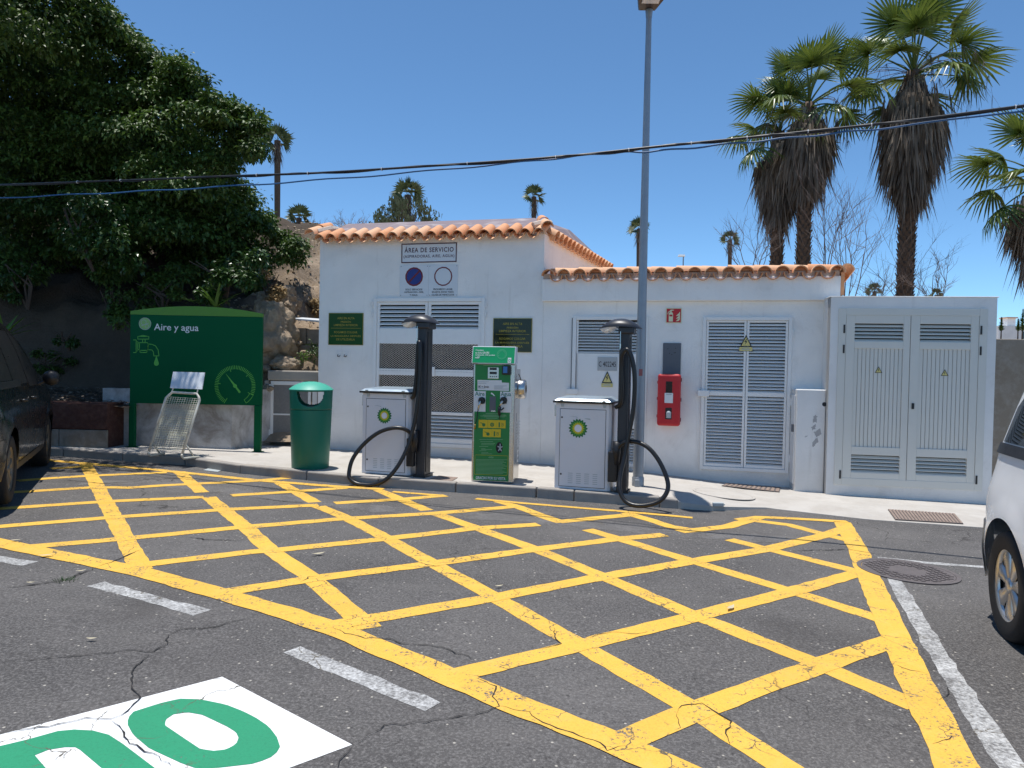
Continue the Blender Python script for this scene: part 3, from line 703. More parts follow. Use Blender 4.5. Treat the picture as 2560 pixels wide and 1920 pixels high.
# ================================================================== BUILDINGS
BLD = dict(loc=(F0[0], F0[1], 0), rz=-YAW)
def W(n, x, y, off=0.0): return wall(*K(n, x, y), off)
def holed_wall(b, u0, u1, z0, z1, holes, th, y=0.0):
    us = sorted({u0, u1} | {h[0] for h in holes} | {h[1] for h in holes}); zs = sorted({z0, z1} | {h[2] for h in holes} | {h[3] for h in holes})
    def solid(i, j):
        if i < 0 or j < 0 or i >= len(us) - 1 or j >= len(zs) - 1: return None
        cu, cz = (us[i] + us[i+1]) / 2, (zs[j] + zs[j+1]) / 2
        return not any(h[0] < cu < h[1] and h[2] < cz < h[3] for h in holes)
    for i in range(len(us) - 1):
        for j in range(len(zs) - 1):
            a, c, d, e = us[i], us[i+1], zs[j], zs[j+1]
            if solid(i, j):
                b.quad((a, y, d), (c, y, d), (c, y, e), (a, y, e)); b.quad((a, y + th, d), (a, y + th, e), (c, y + th, e), (c, y + th, d))
                if solid(i - 1, j) in (None, False): b.quad((a, y, d), (a, y, e), (a, y + th, e), (a, y + th, d))
                if solid(i + 1, j) in (None, False): b.quad((c, y, d), (c, y + th, d), (c, y + th, e), (c, y, e))
                if solid(i, j - 1) in (None, False): b.quad((a, y, d), (a, y + th, d), (c, y + th, d), (c, y, d))
                if solid(i, j + 1) in (None, False): b.quad((a, y, e), (c, y, e), (c, y + th, e), (a, y + th, e))
# --- roof tiles (shared meshes): half pipe along +y, narrow end at y=0 front? front edge at y=0
def tile_mesh(name, L, r0, r1, concave, mat, th=.012, n=9):
    b = MB(); s = -1 if concave else 1
    for y, r in ((0, r0), (L, r1)):
        for rr in (r, r - th):
            for k in range(n + 1):
                a = pi * k / n; b.v.append((-rr * cos(a), y, s * rr * sin(a)))
    m = n + 1
    for k in range(n):
        b.f += [(k, k+1, 2*m+k+1, 2*m+k), (m+k+1, m+k, 3*m+k, 3*m+k+1), (k, m+k, m+k+1, k+1), (2*m+k+1, 3*m+k+1, 3*m+k, 2*m+k)]
    b.f += [(0, 2*m, 3*m, m), (n, m+n, 3*m+n, 2*m+n)]; b.m = [0] * len(b.f)
    me = b.mesh(name, mat, smooth=True)
    try: me.set_sharp_from_angle(angle=R(40))
    except Exception: pass
    return me
t_cov = [tile_mesh('tile_cover', .34, .088, .074, False, m) for m in (m_tile, m_tile2)]
t_pan = tile_mesh('tile_pan', .34, .080, .092, True, m_tile2)
t_ridge = [tile_mesh('tile_ridge', .40, .088, .078, False, m) for m in (m_tile2, m_tile)]
def tile(me, parent, loc, ang, slope, name='tile'):      # ang: heading of +y about z, slope: rise along +y
    o = link(name, me, parent, loc)
    o.rotation_euler = (Matrix.Rotation(ang + R(random.uniform(-2.2, 2.2)), 4, 'Z') @ Matrix.Rotation(slope + R(random.uniform(-1, 1)), 4, 'X')).to_euler()
    return o
def slat_door(parent, x0, x1, z0, z1, n, name='slat', depth=.05, tilt=.6, mat=None, y=0.0, me_cache={}):
    key = (round(x1 - x0, 3), round((z1 - z0) / n, 4), depth, tilt, mat.name)
    h = (z1 - z0) / n
    if key not in me_cache:
        b = MB(); w = x1 - x0; t = .004; fr = h * 1.02
        # sloping blade: top edge inside, bottom edge outside, with a small turned-down lip
        prof = [(depth, h * .74), (0, h * .18), (0, h * .0), (.003, h * .0), (.004, h * .15), (depth + .003, h * .74 - .003)]
        vs = [(xx, p[0], p[1]) for xx in (0, w) for p in prof]; k = len(prof)
        b.add(vs, [tuple(range(k)), tuple(range(2*k-1, k-1, -1))] + [(i, (i+1) % k, k + (i+1) % k, k + i) for i in range(k)])
        me_cache[key] = b.mesh(name, mat)
    for i in range(n): link(name, me_cache[key], parent, (x0, y, z0 + i * h))
def frame(b, x0, x1, z0, z1, t, y0, y1):
    b.box(x0, x0 + t, y0, y1, z0, z1); b.box(x1 - t, x1, y0, y1, z0, z1)
    b.box(x0 + t, x1 - t, y0, y1, z0, z0 + t); b.box(x0 + t, x1 - t, y0, y1, z1 - t, z1)
def diamond(b, x0, x1, z0, z1, cw, ch, w, y0, y1):
    k = ch / cw
    for sgn in (1, -1):
        c = -(x1 - x0) * k
        while c < (z1 - z0) + (x1 - x0) * k:
            # z = z0 + c + sgn*k*(x-x0)
            pts = []
            xa, xb = x0, x1
            f = lambda x: z0 + c + sgn * k * (x - x0) if sgn > 0 else z0 + c + k * (x1 - x)
            # clip
            lo, hi = xa, xb
            za, zb_ = f(lo), f(hi)
            def xat(z): return lo + (z - za) / (zb_ - za) * (hi - lo)
            xs_ = [lo, hi]
            if abs(zb_ - za) > 1e-9:
                t0, t1 = sorted((xat(z0), xat(z1))); xs_ = [max(lo, t0), min(hi, t1)]
            if xs_[1] - xs_[0] > .004:
                p, q = (xs_[0], f(xs_[0])), (xs_[1], f(xs_[1]))
                d = Vector((q[0] - p[0], q[1] - p[1])).normalized(); nn = Vector((-d.y, d.x)) * w / 2
                yy = y0 if sgn > 0 else y1
                b.quad((p[0]-nn.x, yy, p[1]-nn.y), (q[0]-nn.x, yy + .002, q[1]-nn.y), (q[0]+nn.x, yy, q[1]+nn.y), (p[0]+nn.x, yy - .002, p[1]+nn.y))
            c += ch

# ---------------------------------------------------------------- tall service building
tb = empty('service_building', BLD['loc'], BLD['rz']); tag(tb, 'tall white service building with terracotta tile eave and mesh doors', 'building')
UL, UR, ZT = -3.664, -.127, 3.40; SK = .49; DEP = 3.5
d1 = (-2.72, -1.02, .30, 2.47)
b = MB(); holed_wall(b, UL, UR, -.4, ZT, [d1], .18)
b.quad((UL, 0, -.4), (UL, 0, ZT), (UL, DEP, ZT), (UL, DEP, -.4)); b.quad((UR, 0, -.4), (UR + SK, DEP, -.4), (UR + SK, DEP, ZT), (UR, 0, ZT))
b.quad((UL, DEP, -.4), (UL, DEP, ZT), (UR + SK, DEP, ZT), (UR + SK, DEP, -.4)); b.quad((UL + .01, .18, 3.385), (UR - .01, .18, 3.385), (UR + SK, DEP, 3.385), (UL + .01, DEP, 3.385))
b.build('wall', m_stucco, tb, recalc=False)
b = MB(); b.box(d1[0] - .3, d1[1] + .3, .9, .95, -.2, 2.8); b.build('dark_backing', m_dark, tb)  # near-black sheet standing in for the unlit interior behind the mesh
roof = MB()
RY = 1.25; rl, rzz = W('K3', 405, 205, -RY); rr_, rz2 = W('K3', 1995, 150, -RY); rzz = (rzz + rz2) / 2
EO = .16; ez = 3.515
eL, eR = UL - .03, UR + .05
A_, B_, C_, D_ = (eL + .1, .10, ez), (eR - .08, .10, ez), (eR + SK - .08, DEP + .0, ez), (eL + .1, DEP, ez)
R1, R2 = (rl, RY, rzz), (rr_, RY, rzz); R3, R4 = (rl, DEP - 1.2, rzz), (rr_ + .4, DEP - 1.2, rzz)
roof.add([A_, B_, C_, D_, R1, R2, R3, R4], [(0, 1, 5, 4), (1, 2, 7, 5), (2, 3, 6, 7), (3, 0, 4, 6), (4, 5, 7, 6)])
rf = roof.build('roof', m_membrane, tb)
b = MB(); b.box(UL - .02, UR + .02, -.035, .4, 3.401, 3.43); b.build('eave_mortar', m_mortar, tb)
ns = 18; pit = (eR - eL) / ns; slope = R(27)
for i in range(ns):
    x = eL + pit * (i + .5)
    tile(random.choice(t_cov), rf, (x, -EO + random.uniform(-.012, .012), 3.375), R(random.uniform(-2, 2)) - R(5), slope)
    if i < ns - 1: tile(t_pan, rf, (x + pit / 2, -EO + .01, 3.388), -R(5), slope)
dirR = math.atan2(SK, DEP)                       # right eave runs back and to the right
nr = 17
for i in range(nr):
    yy = .15 + (DEP - .1) * i / nr; xx = UR + .12 + SK * yy / DEP
    tile(random.choice(t_cov), rf, (xx + .01, yy, 3.385), R(90) - dirR, slope)
    tile(t_pan, rf, (xx + .0, yy + .1, 3.395), R(90) - dirR, slope)
for i in range(8):
    yy = .2 + .4 * i
    tile(random.choice(t_cov), rf, (UL - .09, yy, 3.40), R(-90), slope)
def hip(parent, a, c, n, first=.0):
    a, c = Vector(a), Vector(c); d = (c - a); L = .38
    ang = math.atan2(-d.x, d.y); sl = math.atan2(d.z, math.hypot(d.x, d.y)); d.normalize()
    for k in range(n):
        p = a + d * (first + k * L); tile(t_ridge[k % 2], parent, p + Vector((0, 0, .03 + .015 * k)), ang, sl, 'hip_tile')
hip(rf, (UL - .08, -EO - .03, 3.42), R1, 2); hip(rf, (UR + .08, -EO - .03, 3.43), R2, 2)
b = MB()
for (x, y) in [(eL + .1, -.0), (eR - .12, .0)]:
    b.tube([(x - .1, -.02, 3.52), (x + .06, .12, 3.58), (x + .1, .25, 3.61)], [.05, .065, .04], 7)
b.build('mortar_patch', m_mortar, rf)
# double door of the tall building
dr = empty('door', (0, 0, 0), 0, tb); dr['label'] = 'white metal double door with louvres and expanded mesh'
x0, x1, z0, z1 = d1; mid = (x0 + x1) / 2 - .005
b = MB(); frame(b, x0 - .03, x1 + .03, z0 - .02, z1 + .025, .055, -.02, .03); b.build('frame', m_whitemetal, dr, bevel=.004)
for (a, c) in ((x0 + .027, mid - .004), (mid + .004, x1 - .027)):
    b = MB(); t = .042
    b.box(a, a + t, .0, .035, z0 + .037, z1 - .033); b.box(c - t, c, .0, .035, z0 + .037, z1 - .033)
    for (p, q) in ((2.395, z1 - .033), (1.81, 2.03), (1.335, 1.40), (.755, .80), (z0 + .037, .40)): b.box(a + t, c - t, .002, .033, p, q)
    b.build('leaf', m_whitemetal, dr, bevel=.003)
    slat_door(dr, a + t, c - t, 2.03, 2.395, 6, mat=m_whitemetal, y=.004)
    slat_door(dr, a + t, c - t, .40, .755, 7, mat=m_whitemetal, y=.004)
    b = MB()
    diamond(b, a + t, c - t, .80, 1.335, .046, .031, .0031, .012, .014); diamond(b, a + t, c - t, 1.40, 1.81, .046, .031, .0031, .012, .014)
    b.build('wire_mesh', m_whitemetal, dr, recalc=False)
    b = MB(); b.box(a + t, c - t, .0, .012, 1.402, 1.432); b.build('rail', m_whitemetal, dr)
b = MB(); b.box(mid + .05, mid + .13, -.035, -.002, 1.33, 1.47); b.build('lock_plate', m_whitemetal, dr, bevel=.004)
for z in (2.25, 2.4):
    for xx in (x0 - .045, x1 + .045):
        b = MB(); b.tube([(xx, -.02, z - .04), (xx, -.02, z + .04)], .012, 8); b.build('hinge', m_whitemetal, dr)
b = MB(); b.box(-3.36, -3.12, -.006, -.001, 1.52, 1.68); b.build('patch_plate', m_stucco, tb)
for xx in (-3.31, -3.2):
    b = MB(); b.tube([(xx - .02, -.012, 1.63), (xx - .018, -.03, 1.605), (xx + .015, -.03, 1.60), (xx + .025, -.03, 1.62)], .006, 6); b.build('hook', m_dark, tb)

# ---------------------------------------------------------------- low annexe
lb = empty('low_annexe', BLD['loc'], BLD['rz']); tag(lb, 'low white annexe with wavy tile edge and louvred metal doors', 'building')
dA = (.335, 1.335, .13, 2.20); dB = (2.115, 3.205, .165, 2.195); LE = 3.76; LT = 2.745
b = MB(); holed_wall(b, UR + .002, LE, -.4, 2.432, [dA, dB], .18, .004)
b.quad((LE, .004, -.4), (LE, 3.0, -.4), (LE, 3.0, 2.43), (LE, .004, 2.43))
b.build('wall', m_stucco, lb, recalc=False)
b = MB(); b.box(UR + .004, LE - .03, .5, .55, -.3, 2.40); b.build('dark_backing', m_dark, lb)  # near-black sheet painting the darkness behind the louvres
b = MB(); b.box(UR - .005, LE + .03, -.085, .25, 2.434, LT); b.build('fascia', m_stucco, lb, bevel=.008)
rl_ = MB(); rl_.add([(UR + .0, .1, 2.80), (LE + .1, .1, 2.80), (LE + .1, 3.0, 2.35), (UR + .3, 3.0, 2.35), (UR + .0, .1, LT + .003), (LE + .1, .1, LT + .003), (LE + .1, 3.0, 2.30), (UR + .3, 3.0, 2.30)],
      [(0,1,2,3),(7,6,5,4),(0,4,5,1),(1,5,6,2),(2,6,7,3),(3,7,4,0)])
lrf = rl_.build('roof', m_tile2, lb)
b = MB(); b.box(UR + .005, LE + .02, -.055, .14, LT + .002, LT + .075); b.build('tile_bed', m_mortar, lb)
nt2 = 18; pit = (LE + .08 - UR + .03) / nt2
short_c = [tile_mesh('tile_cover', .26, .096, .088, False, m) for m in (m_tile, m_tile2)]; short_p = tile_mesh('tile_pan', .26, .094, .096, True, m_tile)
for i in range(nt2):
    x = UR - .02 + pit * (i + .5)
    tile(random.choice(short_c), lrf, (x, -.155 + random.uniform(-.01, .01), LT + .035), R(random.uniform(-2, 2)), R(7))
    if i < nt2 - 1: tile(short_p, lrf, (x + pit / 2, -.15, LT + .045), 0, R(7))
nrt = 10
for i in range(nrt + 1):
    x = .06 + (LE - .40) * i / nrt
    tile(t_ridge[0] if random.random() < .75 else t_ridge[1], lrf, (x - .02, .02 + random.uniform(-.006, .006), LT + .085 + .004 * (i % 2)), R(-90), R(-1.2), 'ridge_tile')
tile(t_ridge[1], lrf, (UR + .10, .03, LT + .075), R(-90), 0, 'ridge_tile')
for i in range(8):
    tile(t_ridge[i % 2], lrf, (LE + .10, -.12 + .34 * i, LT + .07 - .12 * i * .34 / .34 * .45), 0, R(-9), 'rake_tile')
b = MB(); b.box(LE + .032, LE + .075, -.08, 2.4, 2.50, LT + .05); b.build('rake_board', m_tile, lb)
# left door (louvre above, plain sheet, louvre below)
dl = empty('door', (0, 0, 0), 0, lb); dl['label'] = 'white metal door with louvres and a number plate'
x0, x1, z0, z1 = dA
b = MB(); frame(b, x0 - .025, x1 + .025, z0, z1 + .025, .05, -.016, .035); b.build('frame', m_whitemetal, dl, bevel=.004)
b = MB(); b.box(x0 + .028, x1 - .028, .006, .03, .66, 1.705); b.box(x0 + .028, x0 + .055, .006, .03, z0 + .052, 2.17); b.box(x1 - .055, x1 - .028, .006, .03, z0 + .052, 2.17); b.build('leaf', m_whitemetal, dl, bevel=.003)
slat_door(dl, x0 + .056, x1 - .056, 1.71, 2.165, 11, mat=m_whitemetal, y=.008); slat_door(dl, x0 + .056, x1 - .056, z0 + .055, .655, 12, mat=m_whitemetal, y=.008)
b = MB(); b.box(x0 - .09, x0 + .07, -.055, -.018, 1.12, 1.2); b.build('lock_box', m_whitemetal, dl, bevel=.006)
b = MB(); b.tube([(x0 - .035, -.012, 1.2), (x0 - .035, -.012, 2.2)], .005, 6); b.build('lock_rod', m_greypanel, dl)
# right door, fully louvred double leaf
dq = empty('door', (0, 0, 0), 0, lb); dq['label'] = 'white double door of fine louvres with a warning triangle'
x0, x1, z0, z1 = dB; mid = (x0 + x1) / 2
b = MB(); frame(b, x0 - .025, x1 + .025, z0 - .015, z1 + .025, .045, -.02, .03); b.build('frame', m_whitemetal, dq, bevel=.004)
for (a, c) in ((x0 + .023, mid - .003), (mid + .003, x1 - .023)):
    b = MB(); t = .03
    b.box(a, a + t, 0, .035, z0 + .032, z1 - .022); b.box(c - t, c, 0, .035, z0 + .032, z1 - .022)
    b.box(a + t, c - t, .002, .033, 1.155, 1.205); b.box(a + t, c - t, .002, .033, z1 - .05, z1 - .022); b.box(a + t, c - t, .002, .033, z0 + .032, z0 + .062)
    b.build('leaf', m_whitemetal, dq, bevel=.003)
    slat_door(dq, a + t, c - t, 1.205, z1 - .05, 21, mat=m_whitemetal, y=.003, depth=.036); slat_door(dq, a + t, c - t, z0 + .062, 1.155, 21, mat=m_whitemetal, y=.003, depth=.036)
b = MB(); b.box(x0 - .075, x0 + .075, -.06, -.022, 1.14, 1.225); b.build('lock_box', m_whitemetal, dq, bevel=.006)
for z in (.35, 1.1, 2.0):
    b = MB(); b.tube([(x1 + .035, -.022, z - .05), (x1 + .035, -.022, z + .05)], .011, 8); b.build('hinge', m_whitemetal, dq)

# ---------------------------------------------------------------- things fixed to the facade
def onwall(name, u, z, label, cat, group=None, off=0.0):
    o = empty(name, (F0[0] + cos(YAW) * u - sin(YAW) * off, F0[1] - sin(YAW) * u - cos(YAW) * off, z), -YAW); tag(o, label, cat, group); return o
s = onwall('painted_sign', -1.876, 3.165, 'white service area board with maroon border below the tile eave', 'sign')
b = MB(); b.box(-.437, .437, -.004, -.001, -.142, .142); b.build('board', m_signwhite, s)
b = MB()
for P in ([(-.43, .135), (.43, .137)], [(-.43, -.139), (.428, -.135)], [(-.43, .14), (-.428, -.14)], [(.43, .14), (.428, -.14)]): b.strip(P, .016, -.006)
b.build('border', m_print_brown, s)
text('ÁREA DE SERVICIO', .775, .088, m_print_brown, s, 0, .052, -.0045, bold=.02, spacing=1.15)
text('(ASPIRADORAS, AIRE, AGUA)', .80, .056, m_print_brown, s, 0, -.055, -.0045, bold=.014, spacing=1.15)
for k, (u, body, lab) in enumerate(((-2.102, ['SOLO SERVICIOS', 'ASPIRADORA, AIRE,', 'Y AGUA.'], 'small white panel with blue and red no parking disc'),
                         (-1.643, ['PROHIBIDO LAVAR', 'EN ESTA ZONA TODA', 'CLASE DE VEHICULOS'], 'small white panel with empty red ring'))):
    s = onwall('prohibition_sign', u, 2.75, lab, 'sign', 'prohibition panels above the mesh door')
    b = MB(); b.box(-.229, .229, -.006, -.001, -.235, .235); b.build('panel', m_signwhite, s, bevel=.002)
    b = MB(); b.disc((0, -.0075, .062), .143, 15, r0=.124 if k else .118); b.build('ring', m_print_r, s)
    if k == 0:
        b = MB(); b.disc((0, -.0072, .062), .118, 15); b.build('disc', m_blue, s)
        b = MB(); b.strip([(-.085, -.022), (.085, .146)], .026, -.0085); b.build('slash', m_print_r, s)
    for i, t_ in enumerate(body): text(t_, [.27, .31, .13][i] if k == 0 else [.30, .34, .35][i], .026, m_print_k, s, 0, -.128 - .041 * i, -.0065, bold=.02)
    for xx in (-.21, .21):
        for zz in (-.215, .215):
            b = MB(); b.disc((xx, -.0085, zz), .006, 8); b.build('screw', m_greypanel, s)
for k, (u, z, mt, lab) in enumerate(((-3.205, 2.025, m_plaque, 'green plaque with gold lettering left of the mesh door'), (-.57, 1.95, m_plaque2, 'dark reflecting plaque with gold lettering behind the air machine'))):
    s = onwall('plaque', u, z, lab, 'plaque', 'gold lettered plaques beside the mesh door')
    b = MB(); b.box(-.282, .282, -.008, -.001, -.238, .238); b.build('plate', mt, s)
    b = MB(); frame(b, -.290, .290, -.246, .246, .0075, -.012, -.0005); b.build('rim', m_brass, s)
    b = MB(); b.strip([(-.25, .012), (.25, .012)], .005, -.0095); b.build('rule', m_gold, s)
    for i, (t_, w_, zz) in enumerate((('AIRE EN ALTA', .29, .165), ('PRESIÓN', .17, .112), ('LIMPIEZA INTERIOR', .40, .06), ('ROGAMOS COLGAR', .39, -.05), ('LA MANGUERA DESPUÉS', .50, -.105), ('DE UTILIZARLA', .31, -.16))):
        text(t_, w_, .032, m_gold, s, 0, zz, -.0085, bold=.012)
s = onwall('fire_extinguisher_sign', 1.70, 2.237, 'red square fire extinguisher sign with flame', 'sign')
b = MB(); b.box(-.106, .106, -.005, -.001, -.104, .104); b.build('plate', m_cream, s)
b = MB(); b.box(-.096, .096, -.0065, -.0052, -.094, .094); b.build('red_field', m_red, s)
b = MB(); y = -.0085
b.add([(-.066, y, -.082), (-.010, y, -.082), (-.010, y, .02), (-.014, y, .036), (-.026, y, .046), (-.05, y, .046), (-.062, y, .036), (-.066, y, .02)], [tuple(range(8))])
b.add([(-.048, y, .047), (-.03, y, .047), (-.028, y, .064), (.0, y, .07), (.002, y, .078), (-.03, y, .082), (-.05, y, .076)], [tuple(range(7))])
b.strip([(-.05, .062), (-.074, .045), (-.08, .02)], .009, y)
for zz in (-.06, -.025, .012):
    b.add([(.028, y, zz - .02), (.07, y, zz - .012), (.084, y, zz + .012), (.08, y, zz + .042), (.066, y, zz + .018), (.05, y, zz + .004)], [tuple(range(6))])
b.build('pictogram', m_cream, s, recalc=False)
b = MB(); b.box(-.058, -.018, -.0105, -.0088, -.012, .012); b.build('pictogram_label', m_red, s)
s = onwall('backing_plate', 1.688, 1.63, 'plain dark grey metal sheet above the red extinguisher box', 'panel')
b = MB(); b.box(-.12, .12, -.012, -.001, -.225, .23); b.build('sheet', m_greypanel, s, bevel=.003)
b = MB()
for xx, zz in ((-.055, .15), (.05, .16), (-.03, .09), (.03, .095), (.0, .075), (.045, .10)): b.disc((xx, -.0135, zz), .006, 8)
b.build('bolt_hole', m_dark, s)
s = onwall('extinguisher_box', 1.668, .74, 'red plastic fire extinguisher box on the white wall', 'fire box')
b = MB(); b.box(-.147, .147, -.10, -.002, 0, .69); b.build('case', m_red, s, bevel=.03, seg=3)
b = MB(); b.box(-.153, .153, -.21, -.104, -.006, .696); b.build('cover', m_red, s, bevel=.035, seg=4)
for zz in (.08, .35, .62):
    b = MB(); b.box(.15, .162, -.13, -.08, zz - .025, zz + .025); b.build('latch', m_black, s, bevel=.004)
for zz in (.12, .36, .58):
    b = MB(); b.box(-.163, -.15, -.13, -.08, zz - .02, zz + .02); b.build('hinge', m_red, s, bevel=.004)
for (a, c) in ((.44, .595), (.085, .24)):
    b = MB(); b.box(-.045, .04, -.214, -.2105, a, c); b.build('window', m_glass, s, bevel=.006)
b = MB(); b.box(-.058, .052, -.2165, -.2142, .305, .44); b.build('sticker', m_print_w, s)
b = MB(); b.strip([(-.035, .42), (.03, .42)], .012, -.2185); b.build('sticker_print', m_print_grey, s)
b = MB(); b.lathe([(.0, 0), (.035, .002), (.036, .08), (.02, .10), (0, .105)], 12, 0, -.2, .1); b.build('bottle', m_print_grey, s)
def warning(parent, x, z, y, w, h, plate=True):
    b = MB(); b.add([(x - w/2, y, z), (x + w/2, y, z), (x, y, z + h)], [(0, 1, 2)]); b.build('warning_triangle', m_print_k, parent, recalc=False)
    b = MB(); q = .13; b.add([(x - w/2*(1-2*q), y - .0015, z + h*q*.6), (x + w/2*(1-2*q), y - .0015, z + h*q*.6), (x, y - .0015, z + h*(1 - 1.4*q))], [(0, 1, 2)]); b.build('triangle_field', m_yel_sign, parent, recalc=False)
    b = MB(); yy = y - .003; a = h
    b.add([(x + .02*a, yy, z + .66*a), (x - .12*a, yy, z + .40*a), (x - .01*a, yy, z + .40*a), (x - .08*a, yy, z + .16*a), (x + .10*a, yy, z + .46*a), (x - .005*a, yy, z + .46*a), (x + .07*a, yy, z + .66*a)], [(0, 1, 2, 5, 6), (2, 3, 4, 5)]); b.build('lightning_bolt', m_print_k, parent, recalc=False)
    if plate:
        b = MB(); b.box(x - w/2 - .005, x + w/2 + .005, y - .002, y + .002, z - .055, z - .004); b.build('caption_plate', m_yel_sign, parent)
        b = MB(); b.strip([(x - w*.28, z - .018), (x + w*.28, z - .018)], .008, y - .0035); b.strip([(x - w*.36, z - .038), (x + w*.36, z - .038)], .008, y - .0035); b.build('caption_print', m_print_grey, parent)
s = onwall('number_plate', .808, 1.558, 'grey enamel plate reading C 402245 behind the vacuum post', 'sign')
b = MB(); b.box(-.138, .138, -.003, .004, -.096, .096); b.build('plate', m_plate, s, bevel=.002)
text('C 402245', .24, .074, m_print_k, s, 0, -.002, -.0035, bold=.004)
s = onwall('warning_sign', .81, 1.345, 'yellow electric hazard triangle under the grey number plate', 'sign', 'hazard triangles')
warning(s, 0, -.055, -.002, .15, .17)
s = onwall('warning_sign', 2.652, 1.82, 'yellow electric hazard triangle on the louvred double door', 'sign', 'hazard triangles', .0)
warning(s, 0, .0, -.004, .155, .16)
b = MB(); b.box(-.1, .1, -.0025, .0, -.06, -.05); b.build('bracket', m_greypanel, s)

# ---------------------------------------------------------------- electrical cabinet and small box beside it
Y9 = R(9.3); F9 = (3.82, 8.57)
KS = 1.045; cb = empty('transformer_cabinet', (F9[0] * KS, F9[1] * KS, CAMZ * (1 - KS)), -Y9); cb.scale = (KS, KS, KS); tag(cb, 'tall white masonry cabinet with grey double doors', 'cabinet')
CW, CT = 1.825, 2.402; hd = (.125, 1.69, .145, 2.24)
b = MB(); holed_wall(b, 0, CW, -.35, CT, [hd], .14)
b.quad((0, 0, -.35), (0, 0, CT), (0, 1.25, CT), (0, 1.25, -.35)); b.quad((CW, 0, -.35), (CW, 1.25, -.35), (CW, 1.25, CT), (CW, 0, CT)); b.quad((0, .14, CT - .003), (CW, .14, CT - .003), (CW, 1.25, CT - .003), (0, 1.25, CT - .003)); b.quad((0, 1.25, -.35), (0, 1.25, CT), (CW, 1.25, CT), (CW, 1.25, -.35))
b.build('surround', m_stucco2, cb, recalc=False)
b = MB(); b.box(hd[0] - .05, hd[1] + .05, .25, .3, .05, 2.3); b.build('dark_backing', m_dark, cb)  # near-black sheet in place of the cabinet's unlit inside
b = MB(); b.box(-.012, CW + .02, -.008, 1.27, CT + .001, CT + .012); b.build('coping', m_stucco, cb, bevel=.004)
b = MB(); frame(b, hd[0] - .035, hd[1] + .035, hd[2] + .001, hd[3] + .03, .085, -.012, .05); b.build('door_frame', m_greymetal, cb, bevel=.003)
mid = .897
for k, (a, c) in enumerate(((hd[0] + .053, mid - .003), (mid + .003, hd[1] - .053))):
    dd = empty('door', (0, 0, 0), 0, cb)
    va, vc = (a + .098, c - .075) if k == 0 else (a + .1, c - .085)
    b = MB(); zb, zt = hd[2] + .012, 2.185
    b.box(a, va, -.008, .03, zb, zt); b.box(vc, c, -.008, .03, zb, zt)
    for p, q in ((zb, .30), (.515, .612), (1.79, 1.872), (2.088, zt)): b.box(va, vc, -.0078, .03, p, q)
    b.build('leaf', m_greymetal, dd, bevel=.003)
    slat_door(dd, va, vc, .30, .515, 5, mat=m_greymetal, y=-.003, depth=.03); slat_door(dd, va, vc, 1.872, 2.088, 5, mat=m_greymetal, y=-.003, depth=.03)
    nb = 12; bw = (vc - va) / nb; bm_ = MB(); bm_.box(.0, bw - .007, .0, .012, 0, 1.178); me = bm_.mesh('board', m_greymetal)
    for i in range(nb): link('board', me, dd, (va + i * bw + .0035, .004, .612))
    b = MB(); b.box(va, vc, .0165, .02, .612, 1.79); b.build('board_backing', m_greymetal, dd)
    warning(dd, (va + vc) / 2 + .01, 1.50 - .02 * k, .0015, .085, .078, False)
    hx = a - .022 if k == 0 else c + .022
    for z in (.27, 1.78, 2.02):
        b = MB(); b.tube([(hx, -.012, z - .05), (hx, -.012, z + .05)], .011, 8); b.build('hinge', m_black, dd)
    if k == 1:
        b = MB(); b.box(a + .03, a + .058, -.022, -.009, 1.08, 1.15); b.build('handle', m_black, dd, bevel=.004)
pb_ = empty('utility_box', (F9[0] * KS - .356 * cos(Y9) + .09 * sin(Y9), F9[1] * KS + .356 * sin(Y9) + .09 * cos(Y9), 0), -Y9); tag(pb_, 'short white masonry box standing against the tall cabinet', 'cabinet')
zt = W('K6', 200, 780, .85)[1]
b = MB(); b.box(0, .352, 0, .42, -.35, 1.275); b.build('body', m_stucco2, pb_, bevel=.012)
b = MB(); b.box(-.012, -.001, .05, .5, .05, 1.2); b.build('side_door', m_whitemetal, pb_, bevel=.003)
b = MB(); b.box(-.04, -.013, .06, .1, .72, .82); b.build('lock', m_greypanel, pb_, bevel=.004)
m_scuff = M('scuff_mark', (.40, .39, .385), .9, var=.2, vs=20)
b = MB(); y = -.0015
def ragged(P):
    out = []
    for i in range(len(P)):
        a, c = Vector(P[i]), Vector(P[(i + 1) % len(P)]); n = max(2, int((c - a).length / .012))
        out += [tuple(a + (c - a) * k / n + Vector((random.gauss(0, .006), random.gauss(0, .006)))) for k in range(n)]
    return out
for P in ([(.27, .86), (.31, .96), (.345, .93), (.33, .85)], [(.25, .79), (.31, .83), (.33, .78), (.28, .76)], [(.3, .73), (.39, .78), (.4, .70), (.33, .66)], [(.27, .60), (.36, .67), (.37, .62), (.29, .53)], [(.15, .66), (.21, .70), (.2, .67)]): P = ragged(P); b.add([(p[0] * .8 - .02, y, p[1]) for p in P], [tuple(range(len(P)))])
b.build('scuff', m_scuff, pb_, recalc=False)
b = MB(); b.disc((.335, -.002, 1.09), .028, 14); b.build('black_spot', m_print_k, pb_)

